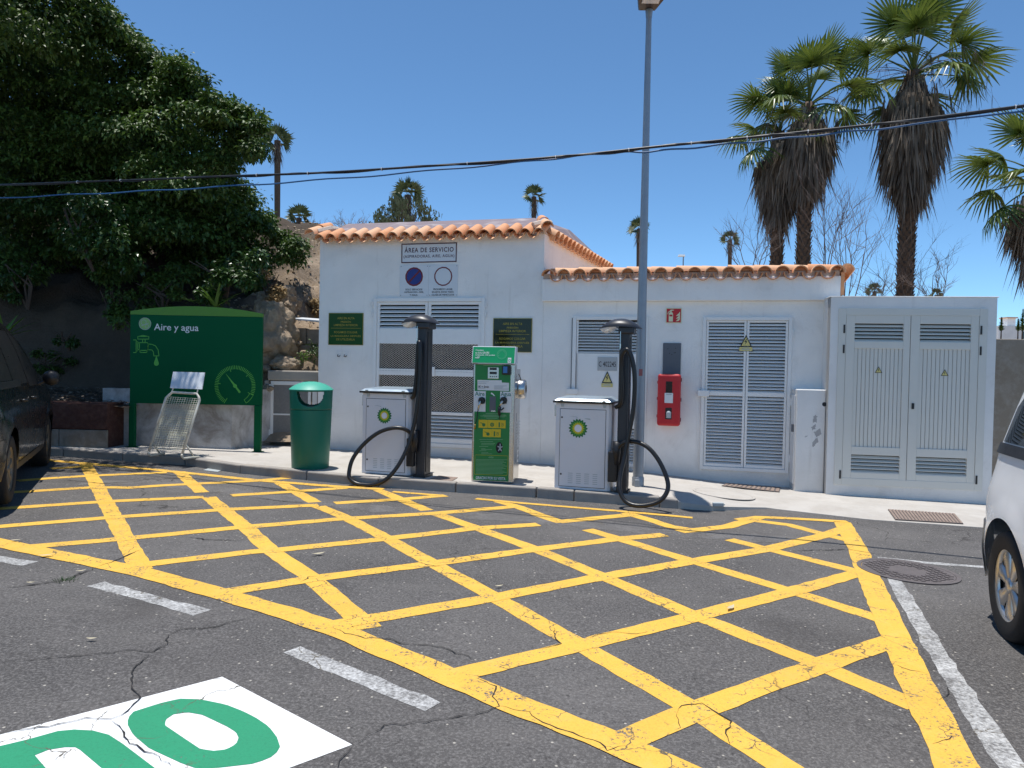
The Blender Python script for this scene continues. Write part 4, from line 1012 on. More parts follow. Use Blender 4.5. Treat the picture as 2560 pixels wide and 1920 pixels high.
# ================================================================== THINGS ON THE PAVEMENT
# ---------------------------------------------------------------- green air-and-water sign
SY = 10.28; SL = Vector((-4.62, SY, pz(-4.62)))
sg = empty('air_water_sign', SL); tag(sg, 'large dark green sign board on two legs reading Aire y agua', 'sign')
def SP(x, y):
    p = at(*K('J7', x, y), SY) - SL; return (p.x, p.z)
xl, xr = SP(58, 600)[0], SP(1333, 600)[0]
zb = (SP(100, 1030)[1] + SP(1260, 1060)[1]) / 2; zt = (SP(60, 168)[1] + SP(1335, 215)[1]) / 2; zl = (SP(60, 130)[1] + SP(1335, 185)[1]) / 2; zm = SP(620, 98)[1]
b = MB(); b.box(xl, xr, 0, .045, zb, zt); b.build('panel', m_signgreen, sg, bevel=.004)
arc = [(xl, zt + .002), (xr, zt + .002)] + [(xr + (xl - xr) * k / 20, zl + (zm - zl) * (1 - (2 * k / 20 - 1) ** 2)) for k in range(21)]
b = MB(); b.prism(arc, -.001, .046); b.build('top_arc', m_lime, sg)
for a, c in ((xl - .008, SP(102, 1100)[0]), (SP(1256, 1100)[0], xr - .01)):
    b = MB(); b.box(a, c, -.008, .06, -.25 + (.0), zb + .001 if False else zb - .001); b.build('leg', m_signgreen, sg, bevel=.006)
    b = MB(); b.box(a - .03, c + .03, -.04, .09, -.02 - .02 * (a + SL.x - SL.x) , .006 - .02 * a); b.build('foot_plate', m_signgreen, sg)
c0 = SP(204, 268); b = MB(); b.disc((c0[0], -.0025, c0[1]), .087, 32); b.build('badge', m_limepale, sg)
b = MB(); b.disc((c0[0], -.004, c0[1]), .089, 32, r0=.083); b.disc((c0[0] - .02, -.004, c0[1] + .02), .04, 20, r0=.034); b.disc((c0[0] + .03, -.0042, c0[1] - .035), .028, 16, r0=.023); b.strip([(c0[0] - .05, c0[1] - .03), (c0[0] + .05, c0[1] + .01)], .007, -.0044); b.build('badge_print', m_print_grey, sg)
t0, t1 = SP(290, 300), SP(720, 310)
text('Aire y agua', t1[0] - t0[0], .128, m_print_w, sg, (t0[0] + t1[0]) / 2, t0[1] - .012, -.001, bold=.008)
tap = MB()
def TS(P, w=.011): tap.strip([SP(*p) for p in P], w, -.0025)
TS([(92, 424), (118, 424), (118, 546), (92, 546)]); TS([(118, 440), (134, 440), (134, 530), (118, 530)]); TS([(134, 445), (150, 460), (150, 510), (134, 525)])
TS([(150, 450), (228, 450), (235, 470), (228, 525), (150, 525)]); TS([(134, 390), (240, 390), (240, 416), (134, 416), (134, 390)]); TS([(150, 388), (180, 380), (225, 388)]); TS([(180, 418), (180, 448)]); TS([(205, 418), (205, 448)])
TS([(155, 525), (155, 545), (222, 545), (222, 525)]); TS([(235, 463), (270, 466), (305, 482), (330, 520), (338, 578), (288, 578), (285, 540), (270, 520), (235, 518)]); TS([(235, 463), (228, 490), (235, 518)])
dc = SP(313, 650); tap.add([(dc[0] + .036 * sin(a) * (1 if True else 0), -.0025, dc[1] - .036 * cos(a)) for a in [k * pi / 8 for k in range(-5, 6)]] + [(dc[0], -.0025, dc[1] + .115)], [tuple(range(12))])
tap.build('tap_drawing', m_limeline, sg)
gc = SP(1072, 868); gr = abs(SP(1268, 868)[0] - gc[0]); gb = MB()
n = 52
for k in range(n + 1):
    a = R(-122 - 0) + R(1); 
    ang = R(238) - k / n * R(262)
    lng = .08 if k % 13 == 0 else .05
    if ang < R(-20) and k % 1 == 0: lng = .03
    gb.strip([(gc[0] + cos(ang) * (gr - lng), gc[1] + sin(ang) * (gr - lng)), (gc[0] + cos(ang) * gr, gc[1] + sin(ang) * gr)], .0092, -.0025)
P = [SP(x, y) for x, y in ((980, 742), (1064, 850), (1062, 880), (1078, 894))]
nd = Vector((SP(978, 742)[0] - gc[0], SP(978, 742)[1] - gc[1])).normalized(); nn = Vector((-nd.y, nd.x)); C0 = Vector(gc)
q = [C0 + nd * .235, C0 + nn * .016, C0 - nn * .016]; gb.add([(p.x, -.0025, p.y) for p in q], [(0, 1, 2)])
q = [C0 + nn * .012, C0 - nd * .12 + nn * .015, C0 - nd * .12 - nn * .015, C0 - nn * .012]; gb.add([(p.x, -.0027, p.y) for p in q], [(0, 1, 2, 3)])
gb.disc((gc[0], -.0029, gc[1]), .028, 18)
arcp = [(gc[0] + cos(t_) * gr, gc[1] + sin(t_) * gr) for t_ in [R(-26) - k * R(6) for k in range(6)]]; arcq = [(gc[0] + cos(t_) * (gr - .055), gc[1] + sin(t_) * (gr - .055)) for t_ in [R(-26) - k * R(6) for k in range(6)]]
gb.strip(arcp, .009, -.0026); gb.strip(arcq, .009, -.0026); gb.strip([arcp[0], (gc[0] + cos(R(-26)) * (gr - .085), gc[1] + sin(R(-26)) * (gr - .085))], .009, -.0026); gb.strip([arcp[-1], arcq[-1]], .009, -.0026)
gb.build('gauge_drawing', m_limeline, sg)

# ---------------------------------------------------------------- mat rack in front of the sign
RL = Vector((-4.45, 9.32, pz(-4.45))); rk = empty('mat_rack', RL); tag(rk, 'leaning cream wire mat rack with blank white plate on top', 'rack')
def RP(x, y, Y): return at(*K('J7', x, y), Y) - RL
bl, br = RP(240, 1500, 9.36), RP(562, 1525, 9.22); tl, tr_ = RP(418, 945, 9.74), RP(742, 965, 9.60)
def lerp(a, c, t_): return a + (c - a) * t_
lf = lambda t_: lerp(bl, tl, t_); rtf = lambda t_: lerp(br, tr_, t_)
up = (tl - bl).normalized(); sd = (br - bl).normalized()
arch = [bl, lerp(bl, tl, .93)] + [tl + sd * .035 - up * .015, tl + sd * .075 + up * .03, tr_ - sd * .075 + up * .03, tr_ - sd * .03 - up * .015] + [lerp(br, tr_, .93), br]
b = MB(); b.tube(arch, .0165, 10); b.build('tube_frame', m_offwhite_tube, rk, smooth=True)
for s_, (base, xo) in enumerate(((bl, RP(388, 1527, 9.62)), (br, RP(720, 1552, 9.42)))):
    g0 = Vector((base.x, base.y, .0)); z0_ = pz(base.x + RL.x) - RL.z + .017
    b = MB(); b.tube([base, Vector((base.x - .003, base.y - .01, z0_ + .03)), Vector((base.x + .02, base.y, z0_)), Vector((xo.x, xo.y, pz(xo.x + RL.x) - RL.z + .017))], .0155, 10); b.build('foot', m_offwhite_tube, rk, smooth=True)
    mid_ = lerp(base, (tl if s_ == 0 else tr_), .17); b = MB(); b.tube([mid_, lerp(Vector((base.x, base.y, z0_)), Vector((xo.x, xo.y, z0_)), .72)], .012, 8); b.build('strut', m_offwhite_tube, rk, smooth=True)
b = MB()
for k in range(1, 14): b.tube([lerp(lf(.05), rtf(.05), k / 14), lerp(lf(.955), rtf(.955), k / 14)], .0032, 5)
for k in range(27): b.tube([lf(.05 + .9 * k / 26), rtf(.05 + .9 * k / 26)], .0032, 5)
b.build('wire_mesh', m_wire, rk)
b = MB()
for k in range(13): b.tube([lf(.22 + .5 * k / 12) - Vector((0, -.02, 0)), rtf(.22 + .5 * k / 12) + Vector((0, .02, 0))], .009, 5)
b.build('inner_bar', m_wire, rk)
P0 = [RP(443, 888, 9.74), RP(750, 900, 9.62), RP(776, 738, 9.74), RP(474, 730, 9.86)]; th = Vector((.004, .014, -.002))
b = MB(); b.add([tuple(p) for p in P0] + [tuple(p + th) for p in P0], [(0,1,2,3),(7,6,5,4),(0,4,5,1),(1,5,6,2),(2,6,7,3),(3,7,4,0)]); b.build('blank_plate', m_signwhite, rk)
for f in (.11, .87): b = MB(); b.tube([lerp(tl, tr_, f) + up * .03, lerp(P0[0], P0[1], f) + Vector((0, .02, .03))], .009, 8); b.build('plate_stem', m_offwhite_tube, rk)

# ---------------------------------------------------------------- litter bin
bn = empty('litter_bin', (-2.535, 8.98, pz(-2.535)), R(13)); tag(bn, 'green round plastic litter bin with domed top and open mouth', 'litter bin')
b = MB(); b.lathe([(0, 0), (.222, 0), (.229, .012), (.245, .40), (.256, .735), (.256, .738), (.240, .738), (.228, .02), (0, .02)], 64); b.build('body', m_bin, bn, autos=40)
b = MB(); nA, nZ = 128, 30; z0_, z1_ = .745, .985; grid = {}
ang0 = R(-90)
def hole(a, z):
    for c_ in (ang0, ang0 + pi):
        d = (a - c_ + pi) % (2 * pi) - pi
        x = d * .262; zz = .972 - z
        if zz >= 0 and zz <= .185 and abs(x) < .176 * math.sqrt(max(0, 1 - (zz / .187) ** 2.4)): return True
    return False
for j in range(nZ + 1):
    z = z0_ + (z1_ - z0_) * j / nZ; rr = .257 + .008 * (j / nZ)
    for i in range(nA): b.v.append((rr * cos(2*pi*i/nA), rr * sin(2*pi*i/nA), z))
for j in range(nZ):
    for i in range(nA):
        if not hole(2 * pi * (i + .5) / nA, z0_ + (z1_ - z0_) * (j + .5) / nZ):
            b.f.append((j*nA+i, j*nA+(i+1)%nA, (j+1)*nA+(i+1)%nA, (j+1)*nA+i)); b.m.append(0)
o = b.build('hood', m_bin, bn, smooth=True); sm_ = o.modifiers.new('solid', 'SOLIDIFY'); sm_.thickness = .012; sm_.offset = -1
b = MB(); b.lathe([(.262, .984), (.274, .984), (.274, .992), (.258, 1.006), (.22, 1.034), (.165, 1.062), (.10, 1.082), (.04, 1.09), (.001, 1.091)], 64); b.build('dome', m_binlit, bn, autos=40)
b = MB(); b.lathe([(.0, .77), (.235, .77), (.235, .765), (0, .765)], 32); b.build('inner_tray', m_black, bn)

# ---------------------------------------------------------------- emblem of the vacuum units (ringed petal sunburst)
def sunburst(parent, x, z, y, r):
    n = 18
    for k, (ro, ri, mt) in enumerate(((1.0, .80, M('emblem_dark_green', (.004, .15, .035), .45)), (.78, .60, M('emblem_mid_green', (.10, .33, .015), .45)), (.62, .47, M('emblem_yellow', (.62, .50, .01), .45)), (.40, .345, M('emblem_white', (.74, .74, .76), .45)))):
        b = MB(); P = []
        for i in range(n):
            for (a, q) in ((0, ro), (.25, (ro * .55 + ri * .45)), (.5, ri), (.75, (ro * .55 + ri * .45))):
                an = 2 * pi * (i + a) / n; P.append((x + r * q * cos(an), y - .0008 * (k + 1), z + r * q * sin(an)))
        P.append((x, y - .0008 * (k + 1), z)); m = len(P) - 1
        b.add(P, [(i, (i + 1) % m, m) for i in range(m)]); b.build('emblem_ring', mt, parent, recalc=False)

# ---------------------------------------------------------------- vacuum units
def smooth_path(P, n=6):
    P = [Vector(p) for p in P]; out = []
    for i in range(len(P) - 1):
        p0 = P[max(0, i - 1)]; p1 = P[i]; p2 = P[i + 1]; p3 = P[min(len(P) - 1, i + 2)]
        for k in range(n):
            t = k / n; out.append(.5 * ((2 * p1) + (p2 - p0) * t + (2 * p0 - 5 * p1 + 4 * p2 - p3) * t * t + (3 * p1 - p0 - 3 * p2 + p3) * t ** 3))
    out.append(P[-1]); return out
def vacuum(f0, label, crop, hose, hose2=None, cap_dx=0.0, dent=False):
    yaw = R(16.5); rt = empty('vacuum_station', (f0[0], f0[1], pz(f0[0])), -yaw); tag(rt, label, 'vacuum', 'vacuum stations on the kerb')
    zb = pz(f0[0])
    BW, BD, BH = .64, .50, .985
    b = MB(); poly = [(0, 0), (BW - .03, 0), (BW, .035), (BW, BD), (0, BD)]; b.vprism(poly, .0, BH); b.build('cabinet', m_vacwhite, rt, bevel=.006)
    b = MB(); b.box(.055, BW - .065, -.005, -.001, .035, .915); b.build('front_door', m_vacwhite, rt, bevel=.002)
    b = MB()
    for P in ([(.052, .032), (.052, .918)], [(.052, .918), (BW - .062, .918)], [(BW - .062, .918), (BW - .062, .032)], [(BW - .062, .032), (.052, .032)]): b.strip(P, .005, -.0012)
    b.build('door_gap', m_print_k, rt)
    for z in (.17, .82):
        b = MB(); b.lathe([(0, -.003), (.010, -.003), (.011, 0)], 12, .075, -.005, z, 'y'); b.build('lock', m_black, rt)
    b = MB()
    for i in range(4):
        for k in range(6):
            xx = .16 + i * .095; zz = .075 + k * .022; b.strip([(xx, zz), (xx + .05, zz)], .0075, -.0062)
    b.build('vent_slots', m_print_grey, rt)
    # lid
    b = MB(); b.add([(-.03, -.04, BH + .001), (BW + .02, -.04, BH + .001), (BW + .02, BD + .03, BH + .001), (-.03, BD + .03, BH + .001), (-.03, -.04, BH + .026), (BW + .02, -.04, BH + .026), (BW + .02, BD + .03, BH + .026), (-.03, BD + .03, BH + .026)], [(3,2,1,0),(4,5,6,7),(0,1,5,4),(1,2,6,5),(2,3,7,6),(3,0,4,7)]); ld = b.build('lid', m_black, rt, bevel=.008)
    b = MB(); b.add([(-.025, -.034, BH + .0265), (BW + .015, -.034, BH + .0265), (BW + .015, BD + .025, BH + .0265), (-.025, BD + .025, BH + .0265), (.02, .0, BH + .056), (BW - .03, .0, BH + .056), (BW - .06, BD - .03, BH + .075), (.05, BD - .03, BH + .075)], [(4,5,6,7),(0,1,5,4),(1,2,6,5),(2,3,7,6),(3,0,4,7)]); b.build('lid_top', m_lid, ld, bevel=.012)
    for xx in (.055, BW - .10):
        b = MB(); b.box(xx, xx + .035, -.045, -.0, BH + .022, BH + .04); b.build('lid_clip', m_steel, ld, bevel=.004)
        b = MB(); b.prism([(xx, BH - .0), (xx + .045, BH - .0), (xx + .035, BH - .045), (xx + .01, BH - .045)], -.012, -.0005); b.build('lid_bracket', m_print_grey, rt)
    b = MB(); b.box(-.02, -.001, .03, .07, BH - .16, BH - .03); b.build('side_latch', m_steel, rt, bevel=.003)
    sunburst(rt, .30 if not dent else .265, .70 if dent else .715, -.006, .112 if dent else .10)
    b = MB(); xx = .30; b.add([(.16, -.0075, .832), (.20, -.0075, .838), (.25, -.0075, .829), (.262, -.0075, .81), (.24, -.0075, .826), (.2, -.0075, .833)], [tuple(range(6))])
    if dent: b.add([(.33, -.0075, .82), (.40, -.0075, .815), (.405, -.0075, .80), (.36, -.0075, .808)], [(0, 1, 2, 3)])
    b.build('torn_decal', m_print_grey, rt, recalc=False)
    # column
    cx0, cx1, cy0, cy1, CH = BW + .065, BW + .18, .02, .235, 1.86
    b = MB(); b.box(cx0, cx1, cy0, cy1, -.01, CH); col = b.build('column', m_anthr, rt, bevel=.02, seg=3)
    b = MB(); b.box(cx1 + .0005, cx1 + .006, cy0 + .05, cy1 - .05, .05, CH - .12); b.build('column_trim', m_black, col)
    b = MB(); b.box(cx0 - .015, cx1 + .02, cy0 - .015, cy1 + .02, -.03, .012); b.build('base_plate', m_black, col)
    # head: lens shaped hood lying over the column
    hb = MB(); n = 26; m = 14; hx = (cx0 + cx1) / 2 - .055 + cap_dx; A = .245; Dp = .165; cyh = (cy0 + cy1) / 2 - .02
    for i in range(n + 1):
        t = -1 + 2 * i / n; e = max(0.02, (1 - abs(t) ** 2.2)); w = Dp * e ** .55; h = .098 * e; zo = CH - .005 - .02 * t * t
        for k in range(m + 1):
            a = pi * k / m; hb.v.append((hx + A * t, cyh - w * cos(a), zo + h * sin(a)))
    for i in range(n):
        for k in range(m):
            q = i * (m + 1) + k; hb.f.append((q, q + 1, q + m + 2, q + m + 1)); hb.m.append(0)
    for i in range(n): hb.f.append((i*(m+1), (i+1)*(m+1), (i+1)*(m+1)+m, i*(m+1)+m)); hb.m.append(0)
    hd_ = hb.build('lamp_head', m_anthr, rt, smooth=True, autos=45)
    hb = MB()
    for i in range(n // 2 + 1):
        t = -.96 + .80 * i / (n // 2); e = max(0.02, 1 - abs(t) ** 2.2); w = Dp * .93 * e ** .55; h = .055 * math.sin(pi * min(1, (t + .96) / .80) ** .8) + .004; zo = CH - .0065 - .02 * t * t
        for k in range(m + 1):
            a = pi * k / m; hb.v.append((hx + A * t, cyh - w * cos(a), zo - h * sin(a)))
    for i in range(n // 2):
        for k in range(m):
            q = i * (m + 1) + k; hb.f.append((q, q + 1, q + m + 2, q + m + 1)); hb.m.append(0)
    hb.build('lamp_lens', m_lens, hd_, smooth=True)
    b = MB(); b.box(cx0 - .01, cx1 + .05, cy0 - .03, cy1 - .02, CH - .085, CH - .002); b.build('head_bracket', m_anthr, hd_, bevel=.015)
    b = MB(); b.tube([(cx0 + .02, cy0 - .05, CH - .06), (cx0 + .02, cy0 - .055, CH - .20)], .004, 6); b.tube([(cx0 + .02, cy0 - .055, CH - .2), (cx0 + .02, cy0 - .055, CH - .26)], .009, 6); b.build('hanger', m_steel, rt)
    # nozzle holster
    b = MB(); b.box(BW - .02, cx0 + .01, -.06, .015, .12, .46); b.build('holster', m_black, rt, bevel=.01)
    # hose from surveyed points: (x, y, offset in front of the cabinet face)
    def HP(x, y, off):
        u, z = wall(*K(crop, x, y), off, (f0[0], f0[1]), yaw); return (u, -off, z - zb)
    path = smooth_path([HP(*p) for p in hose], 7)
    for p in path: p.z = max(p.z, zr(f0[0] + p.x) - zb + .026 if p.y < -.16 else p.z)
    b = MB(); b.tube(path, .0245, 12); b.build('hose', m_rubber, rt, smooth=True)
    if hose2:
        b = MB(); b.tube(smooth_path([HP(*p) for p in hose2], 7), .0245, 12); b.build('hose', m_rubber, rt, smooth=True)
    b = MB(); p = HP(*hose[-1]); b.tube([Vector(p) + Vector((0, 0, .16)), Vector(p) + Vector((.0, 0, .05)), Vector(p) + Vector((0, 0, -.10))], [.045, .05, .034], 12); b.build('nozzle', m_black, rt, smooth=True)
    return rt
v1 = gnd(*K('K8', 290, 1492), .11); v2 = gnd(*K('J1', 148, 1432), .11)
vacuum((v1.x, v1.y), 'left vacuum station whose hose loops out over the kerb to its left', 'K8',
  [(728, 845, -.02), (745, 820, .02), (765, 640, .03), (775, 450, .045), (785, 365, .06), (795, 420, .075), (790, 700, .08), (765, 960, .09), (725, 1150, .11), (680, 1290, .15), (600, 1440, .21), (500, 1550, .27), (380, 1597, .31), (260, 1590, .33), (195, 1550, .33), (182, 1490, .31), (215, 1370, .27), (310, 1245, .22), (430, 1150, .18), (550, 1108, .14), (650, 1112, .10), (720, 1160, .05), (745, 1240, .03)])
vacuum((v2.x, v2.y), 'right vacuum station whose hose hangs over its post and loops right by the lamp post', 'J1',
  [(650, 775, -.02), (685, 745, .02), (697, 640, .03), (693, 450, .04), (700, 350, .06), (735, 305, .08), (770, 345, .09), (795, 450, .10), (803, 600, .10), (790, 800, .10), (755, 1000, .11), (720, 1180, .13), (685, 1330, .20), (680, 1440, .28), (720, 1530, .33), (800, 1572, .36), (920, 1568, .36), (1020, 1525, .33), (1072, 1440, .28), (1060, 1340, .24), (1000, 1210, .19), (920, 1110, .14), (830, 1060, .10), (740, 1055, .07), (680, 1090, .05), (655, 1170, .03)], dent=True)

# ---------------------------------------------------------------- air and water machine
ag = gnd(*K('K7', 322, 1590), .11); ay_ = R(10); AF = (ag.x, ag.y)
am = empty('air_water_machine', (ag.x, ag.y, pz(ag.x)), -ay_); tag(am, 'green and steel air and water machine between the vacuum stations', 'air machine')
AW, AD, AH = .505, .50, 1.40
def AP(c, x, y, off=0.0):
    u, z = wall(*K(c, x, y), off, AF, ay_); return (u, z - pz(ag.x))
b = MB(); b.box(0, AW, 0, .13, 0, AH - .005); b.build('front_case', m_steel, am, bevel=.012)
b = MB(); b.box(.02, AW - .02, .132, AD, 0, AH - .06); b.build('rear_case', m_steel, am, bevel=.006)
b = MB(); b.box(.025, AW - .055, -.004, -.0005, .02, AH - .015); b.build('front_panel', m_airgreen, am)
hp = MB(); hz0, hz1 = AH, 1.60
hp.add([(-.005, -.07, hz0), (AW + .005, -.07, hz0), (AW + .005, .12, hz0), (-.005, .12, hz0), (-.005, -.02, hz1), (AW + .005, -.02, hz1), (AW + .005, .10, hz1), (-.005, .10, hz1)], [(3,2,1,0),(4,5,6,7),(0,1,5,4),(1,2,6,5),(2,3,7,6),(3,0,4,7)])
hdr = hp.build('header', m_signwhite, am, bevel=.004)
hdp = empty('x', (0, 0, 0)); bpy.data.objects.remove(hdp)
tilt = math.atan2(.05, .20)
hs = MB(); hs.add([(.004, -.0705, hz0 + .006), (AW - .004, -.0705, hz0 + .006), (AW - .004, -.0235, hz1 - .008), (.004, -.0235, hz1 - .008)], [(0, 1, 2, 3)]); hs.build('header_panel', m_airhead, hdr, recalc=False)
def htext(body, w, h, x, z, mt=m_print_w, bold=.01):
    o = text(body, w, h, mt, hdr, x, 0, 0, bold=bold, align='LEFT')
    for v in o.data.vertices:
        zz = z + v.co.z; v.co = Vector((v.co.x, -.0715 - .0025 + (zz - hz0 - .006) * .047 / .186, zz))
for i, (t_, w_) in enumerate((('Consigue', .095), ('tu ficha GRATIS', .165), ('canjeando 100 puntos', .235), ('miBP', .055))): htext(t_, w_, .024, .035, hz0 + .152 - .028 * i)
hs = MB()
def hpt(x, z, o=.003): return (x, -.0705 - o + (z - hz0 - .006) * .047 / .186, z)
for (ro, ri) in ((.058, .054), (.047, .045)):
    n = 28; V = [hpt(.35 + r_ * cos(2*pi*k/n), hz0 + .11 + r_ * sin(2*pi*k/n)) for r_ in (ro, ri) for k in range(n)]; hs.add(V, [(k, (k+1)%n, n+(k+1)%n, n+k) for k in range(n)])
for k in range(9):
    a = R(200 - k * 27); hs.add([hpt(.35 + r_ * cos(a + d), hz0 + .11 + r_ * sin(a + d)) for r_, d in ((.036, -.09), (.042, -.09), (.042, .09), (.036, .09))], [(0, 1, 2, 3)])
hs.build('header_gauge', M('header_print', (.12, .50, .26), .5), hdr, recalc=False)
hs = MB(); hs.add([hpt(.425, hz0 + .012), hpt(.465, hz0 + .012), hpt(.465, hz0 + .07), hpt(.425, hz0 + .07)], [(0, 1, 2, 3)]); hs.build('header_tag', m_print_w, hdr, recalc=False)
hs = MB(); n = 16; V = [hpt(.445 + r_ * cos(2*pi*k/n), hz0 + .04 + r_ * sin(2*pi*k/n), .0045) for r_ in (.014, .009) for k in range(n)]; hs.add(V, [(k, (k+1)%n, n+(k+1)%n, n+k) for k in range(n)]); hs.build('header_tag_emblem', m_airhead, hdr, recalc=False)
def rect(p, q, y0, y1, name, mt, bev=.003, par=None):
    x0, x1 = sorted((p[0], q[0])); z0, z1 = sorted((p[1], q[1])); b = MB(); b.box(x0, x1, y0, y1, z0, z1); return b.build(name, mt, par or am, bevel=bev)
A6 = lambda x, y: AP('a6', x, y)
kp = rect(A6(415, 470), A6(602, 672), -.012, -.0045, 'keypad', m_steel)
rect(A6(448, 480), A6(568, 520), -.015, -.0125, 'display', m_print_k, 0, kp); rect(A6(448, 548), A6(568, 592), -.015, -.0125, 'display', m_print_k, 0, kp)
for i in range(4):
    c_ = A6(460 + 34 * i, 632); b = MB(); b.lathe([(.0, -.003), (.0075, -.003), (.008, 0)], 10, c_[0], -.0125, c_[1], 'y'); b.build('button', m_greypanel, kp)
cr_ = rect(A6(668, 445), A6(812, 603), -.045, -.0045, 'card_reader', m_black, .008); rect(A6(690, 458), A6(760, 570), -.048, -.0455, 'blue_screen', m_bluescreen, 0, cr_)
pl = [A6(*p) for p in ((235, 690), (652, 695), (655, 735), (780, 740), (780, 880), (235, 865))]
b = MB(); b.add([(p[0], -.0065, p[1]) for p in pl], [(0, 5, 4, 3, 2, 1)]); b.build('price_label', m_print_w, am)
c_ = A6(340, 805); text('1€ = 5min', A6(432, 800)[0] - A6(248, 800)[0], .028, m_print_k, am, c_[0], c_[1], -.007, bold=.02)
b = MB()
for (x0, x1, y) in ((248, 430, 722), (248, 385, 747), (250, 370, 833), (525, 735, 793), (525, 680, 812), (525, 665, 830), (525, 775, 848)): p, q = A6(x0, y), A6(x1, y); b.strip([p, q], .006, -.0085)
b.build('fine_print', m_print_grey, am)
for (x0, x1, y0, y1, t_, tx0, tx1) in ((172, 372, 880, 1240, 'Aire', 192, 358), (628, 822, 890, 1255, 'Agua', 638, 815)):
    rect(A6(x0, y0), A6(x1, y1), -.0075, -.0045, 'hose_label', m_print_w, 0)
    p, q = A6(tx0, 935), A6(tx1, 935); text(t_, q[0] - p[0], .052 if t_ == 'Aire' else .066, M('label_dark_green', (.01, .16, .10), .5), am, (p[0] + q[0]) / 2, p[1] + .006 - (.010 if t_ == 'Agua' else 0), -.0076, bold=.01)
for k, (sx_, sy_) in enumerate(((312, 1045), (688, 1045))):
    c_ = A6(sx_, sy_); b = MB(); b.lathe([(0, -.028), (.034, -.028), (.040, -.02), (.042, 0)], 20, c_[0], -.008, c_[1], 'y'); so = b.build('hose_socket', m_black, am, autos=40)
    b = MB(); b.box(c_[0] - .036, c_[0] + .036, -.02, -.008, c_[1] - .036, c_[1] + .034); b.build('socket_plate', m_black, am, bevel=.006)
    if k == 0:
        q1, q2 = A6(262, 1205), A6(205, 1500)
        b = MB(); b.tube([(c_[0], -.03, c_[1]), (c_[0] - .012, -.07, c_[1] - .02), (q1[0], -.06, q1[1])], [.014, .013, .010], 10); b.build('air_grip', m_steel, am, smooth=True)
        b = MB(); b.tube([(q1[0], -.06, q1[1]), ((q1[0] + q2[0]) / 2 + .004, -.05, (q1[1] + q2[1]) / 2), (q2[0], -.04, q2[1] + .03)], .006, 8); b.build('air_lance', m_black, am, smooth=True)
        b = MB(); b.tube([(q2[0], -.04, q2[1] + .03), (q2[0] - .004, -.04, q2[1] - .025)], [.011, .013], 10); b.build('air_chuck', m_brass, am, smooth=True)
    else:
        q1, q2 = A6(632, 1150), A6(625, 1370)
        b = MB(); b.tube([(c_[0], -.03, c_[1]), (c_[0] - .01, -.075, c_[1] - .015), (q1[0], -.065, q1[1])], [.014, .013, .011], 10); b.build('water_grip', m_steel, am, smooth=True)
        b = MB(); b.tube([(q1[0], -.065, q1[1]), (q1[0] - .005, -.06, q1[1] - .06), (q1[0] + .0, -.05, q1[1] - .10)], [.02, .018, .015], 10); b.tube([(q1[0] + .05, -.06, q1[1] - .01), (q1[0] + .02, -.06, q1[1] - .04)], .008, 8); b.build('water_trigger', m_black, am, smooth=True)
        b = MB(); b.tube([(q1[0], -.05, q1[1] - .1), (q2[0], -.03, q2[1])], .005, 8); b.build('water_tube', m_black, am, smooth=True)
rect(A6(445, 975), A6(548, 1240), -.0065, -.0045, 'centre_plate', m_greypanel, 0); rect(A6(470, 1215), A6(545, 1240), -.01, -.007, 'centre_tray', m_steel, 0)
b = MB(); b.add([(p[0], -.0065, p[1]) for p in [A6(470, 905), A6(500, 920), A6(540, 965), A6(515, 968), A6(490, 940), A6(465, 935)]], [tuple(range(6))]); b.build('hand_icon', m_print_w, am, recalc=False)
b = MB()
for (x0, x1, y) in ((380, 600, 1272), (332, 720, 1296), (280, 735, 1312), (350, 700, 1328), (390, 580, 1352), (340, 690, 438)): b.strip([A6(x0, y), A6(x1, y)], .005, -.0065)
A7 = lambda x, y: AP('K7', x, y)
for (x0, x1, y) in [(410, 650, 1156), (420, 550, 1178), (430, 570, 1196), (430, 560, 1210), (410, 500, 1228), (430, 470, 1250), (430, 540, 1260), (410, 480, 1272), (430, 500, 1292), (430, 540, 1304)]: b.strip([A7(x0, y), A7(x1, y)], .0045, -.0065)
for k in range(12): b.strip([A7(375, 1362 + 13 * k), A7(700 - (k * 37) % 60, 1366 + 13 * k)], .0045, -.0065)
tag(b.build('instruction_print', M('print_pale_green', (.20, .42, .22), .5), am), kind='stuff')
c_ = A7(530, 1340); text('AVISO', .06, .022, M('print_pale_green', (.2, .42, .22)), am, c_[0], c_[1], -.005, bold=.02)
p, q = A7(372, 1550), A7(680, 1562); text('GRACIAS POR SU VISITA', q[0] - p[0], .034, m_print_w, am, (p[0] + q[0]) / 2, (p[1] + q[1]) / 2, -.005, bold=.02)
b = MB()
Pn = [A7(*p) for p in ((365, 1320), (372, 1314), (700, 1325), (706, 1335), (698, 1520), (690, 1528), (362, 1515), (356, 1505), (365, 1320))]; b.strip(Pn, .005, -.0066); b.build('notice_outline', M('outline_yellow', (.34, .36, .02), .5), am)
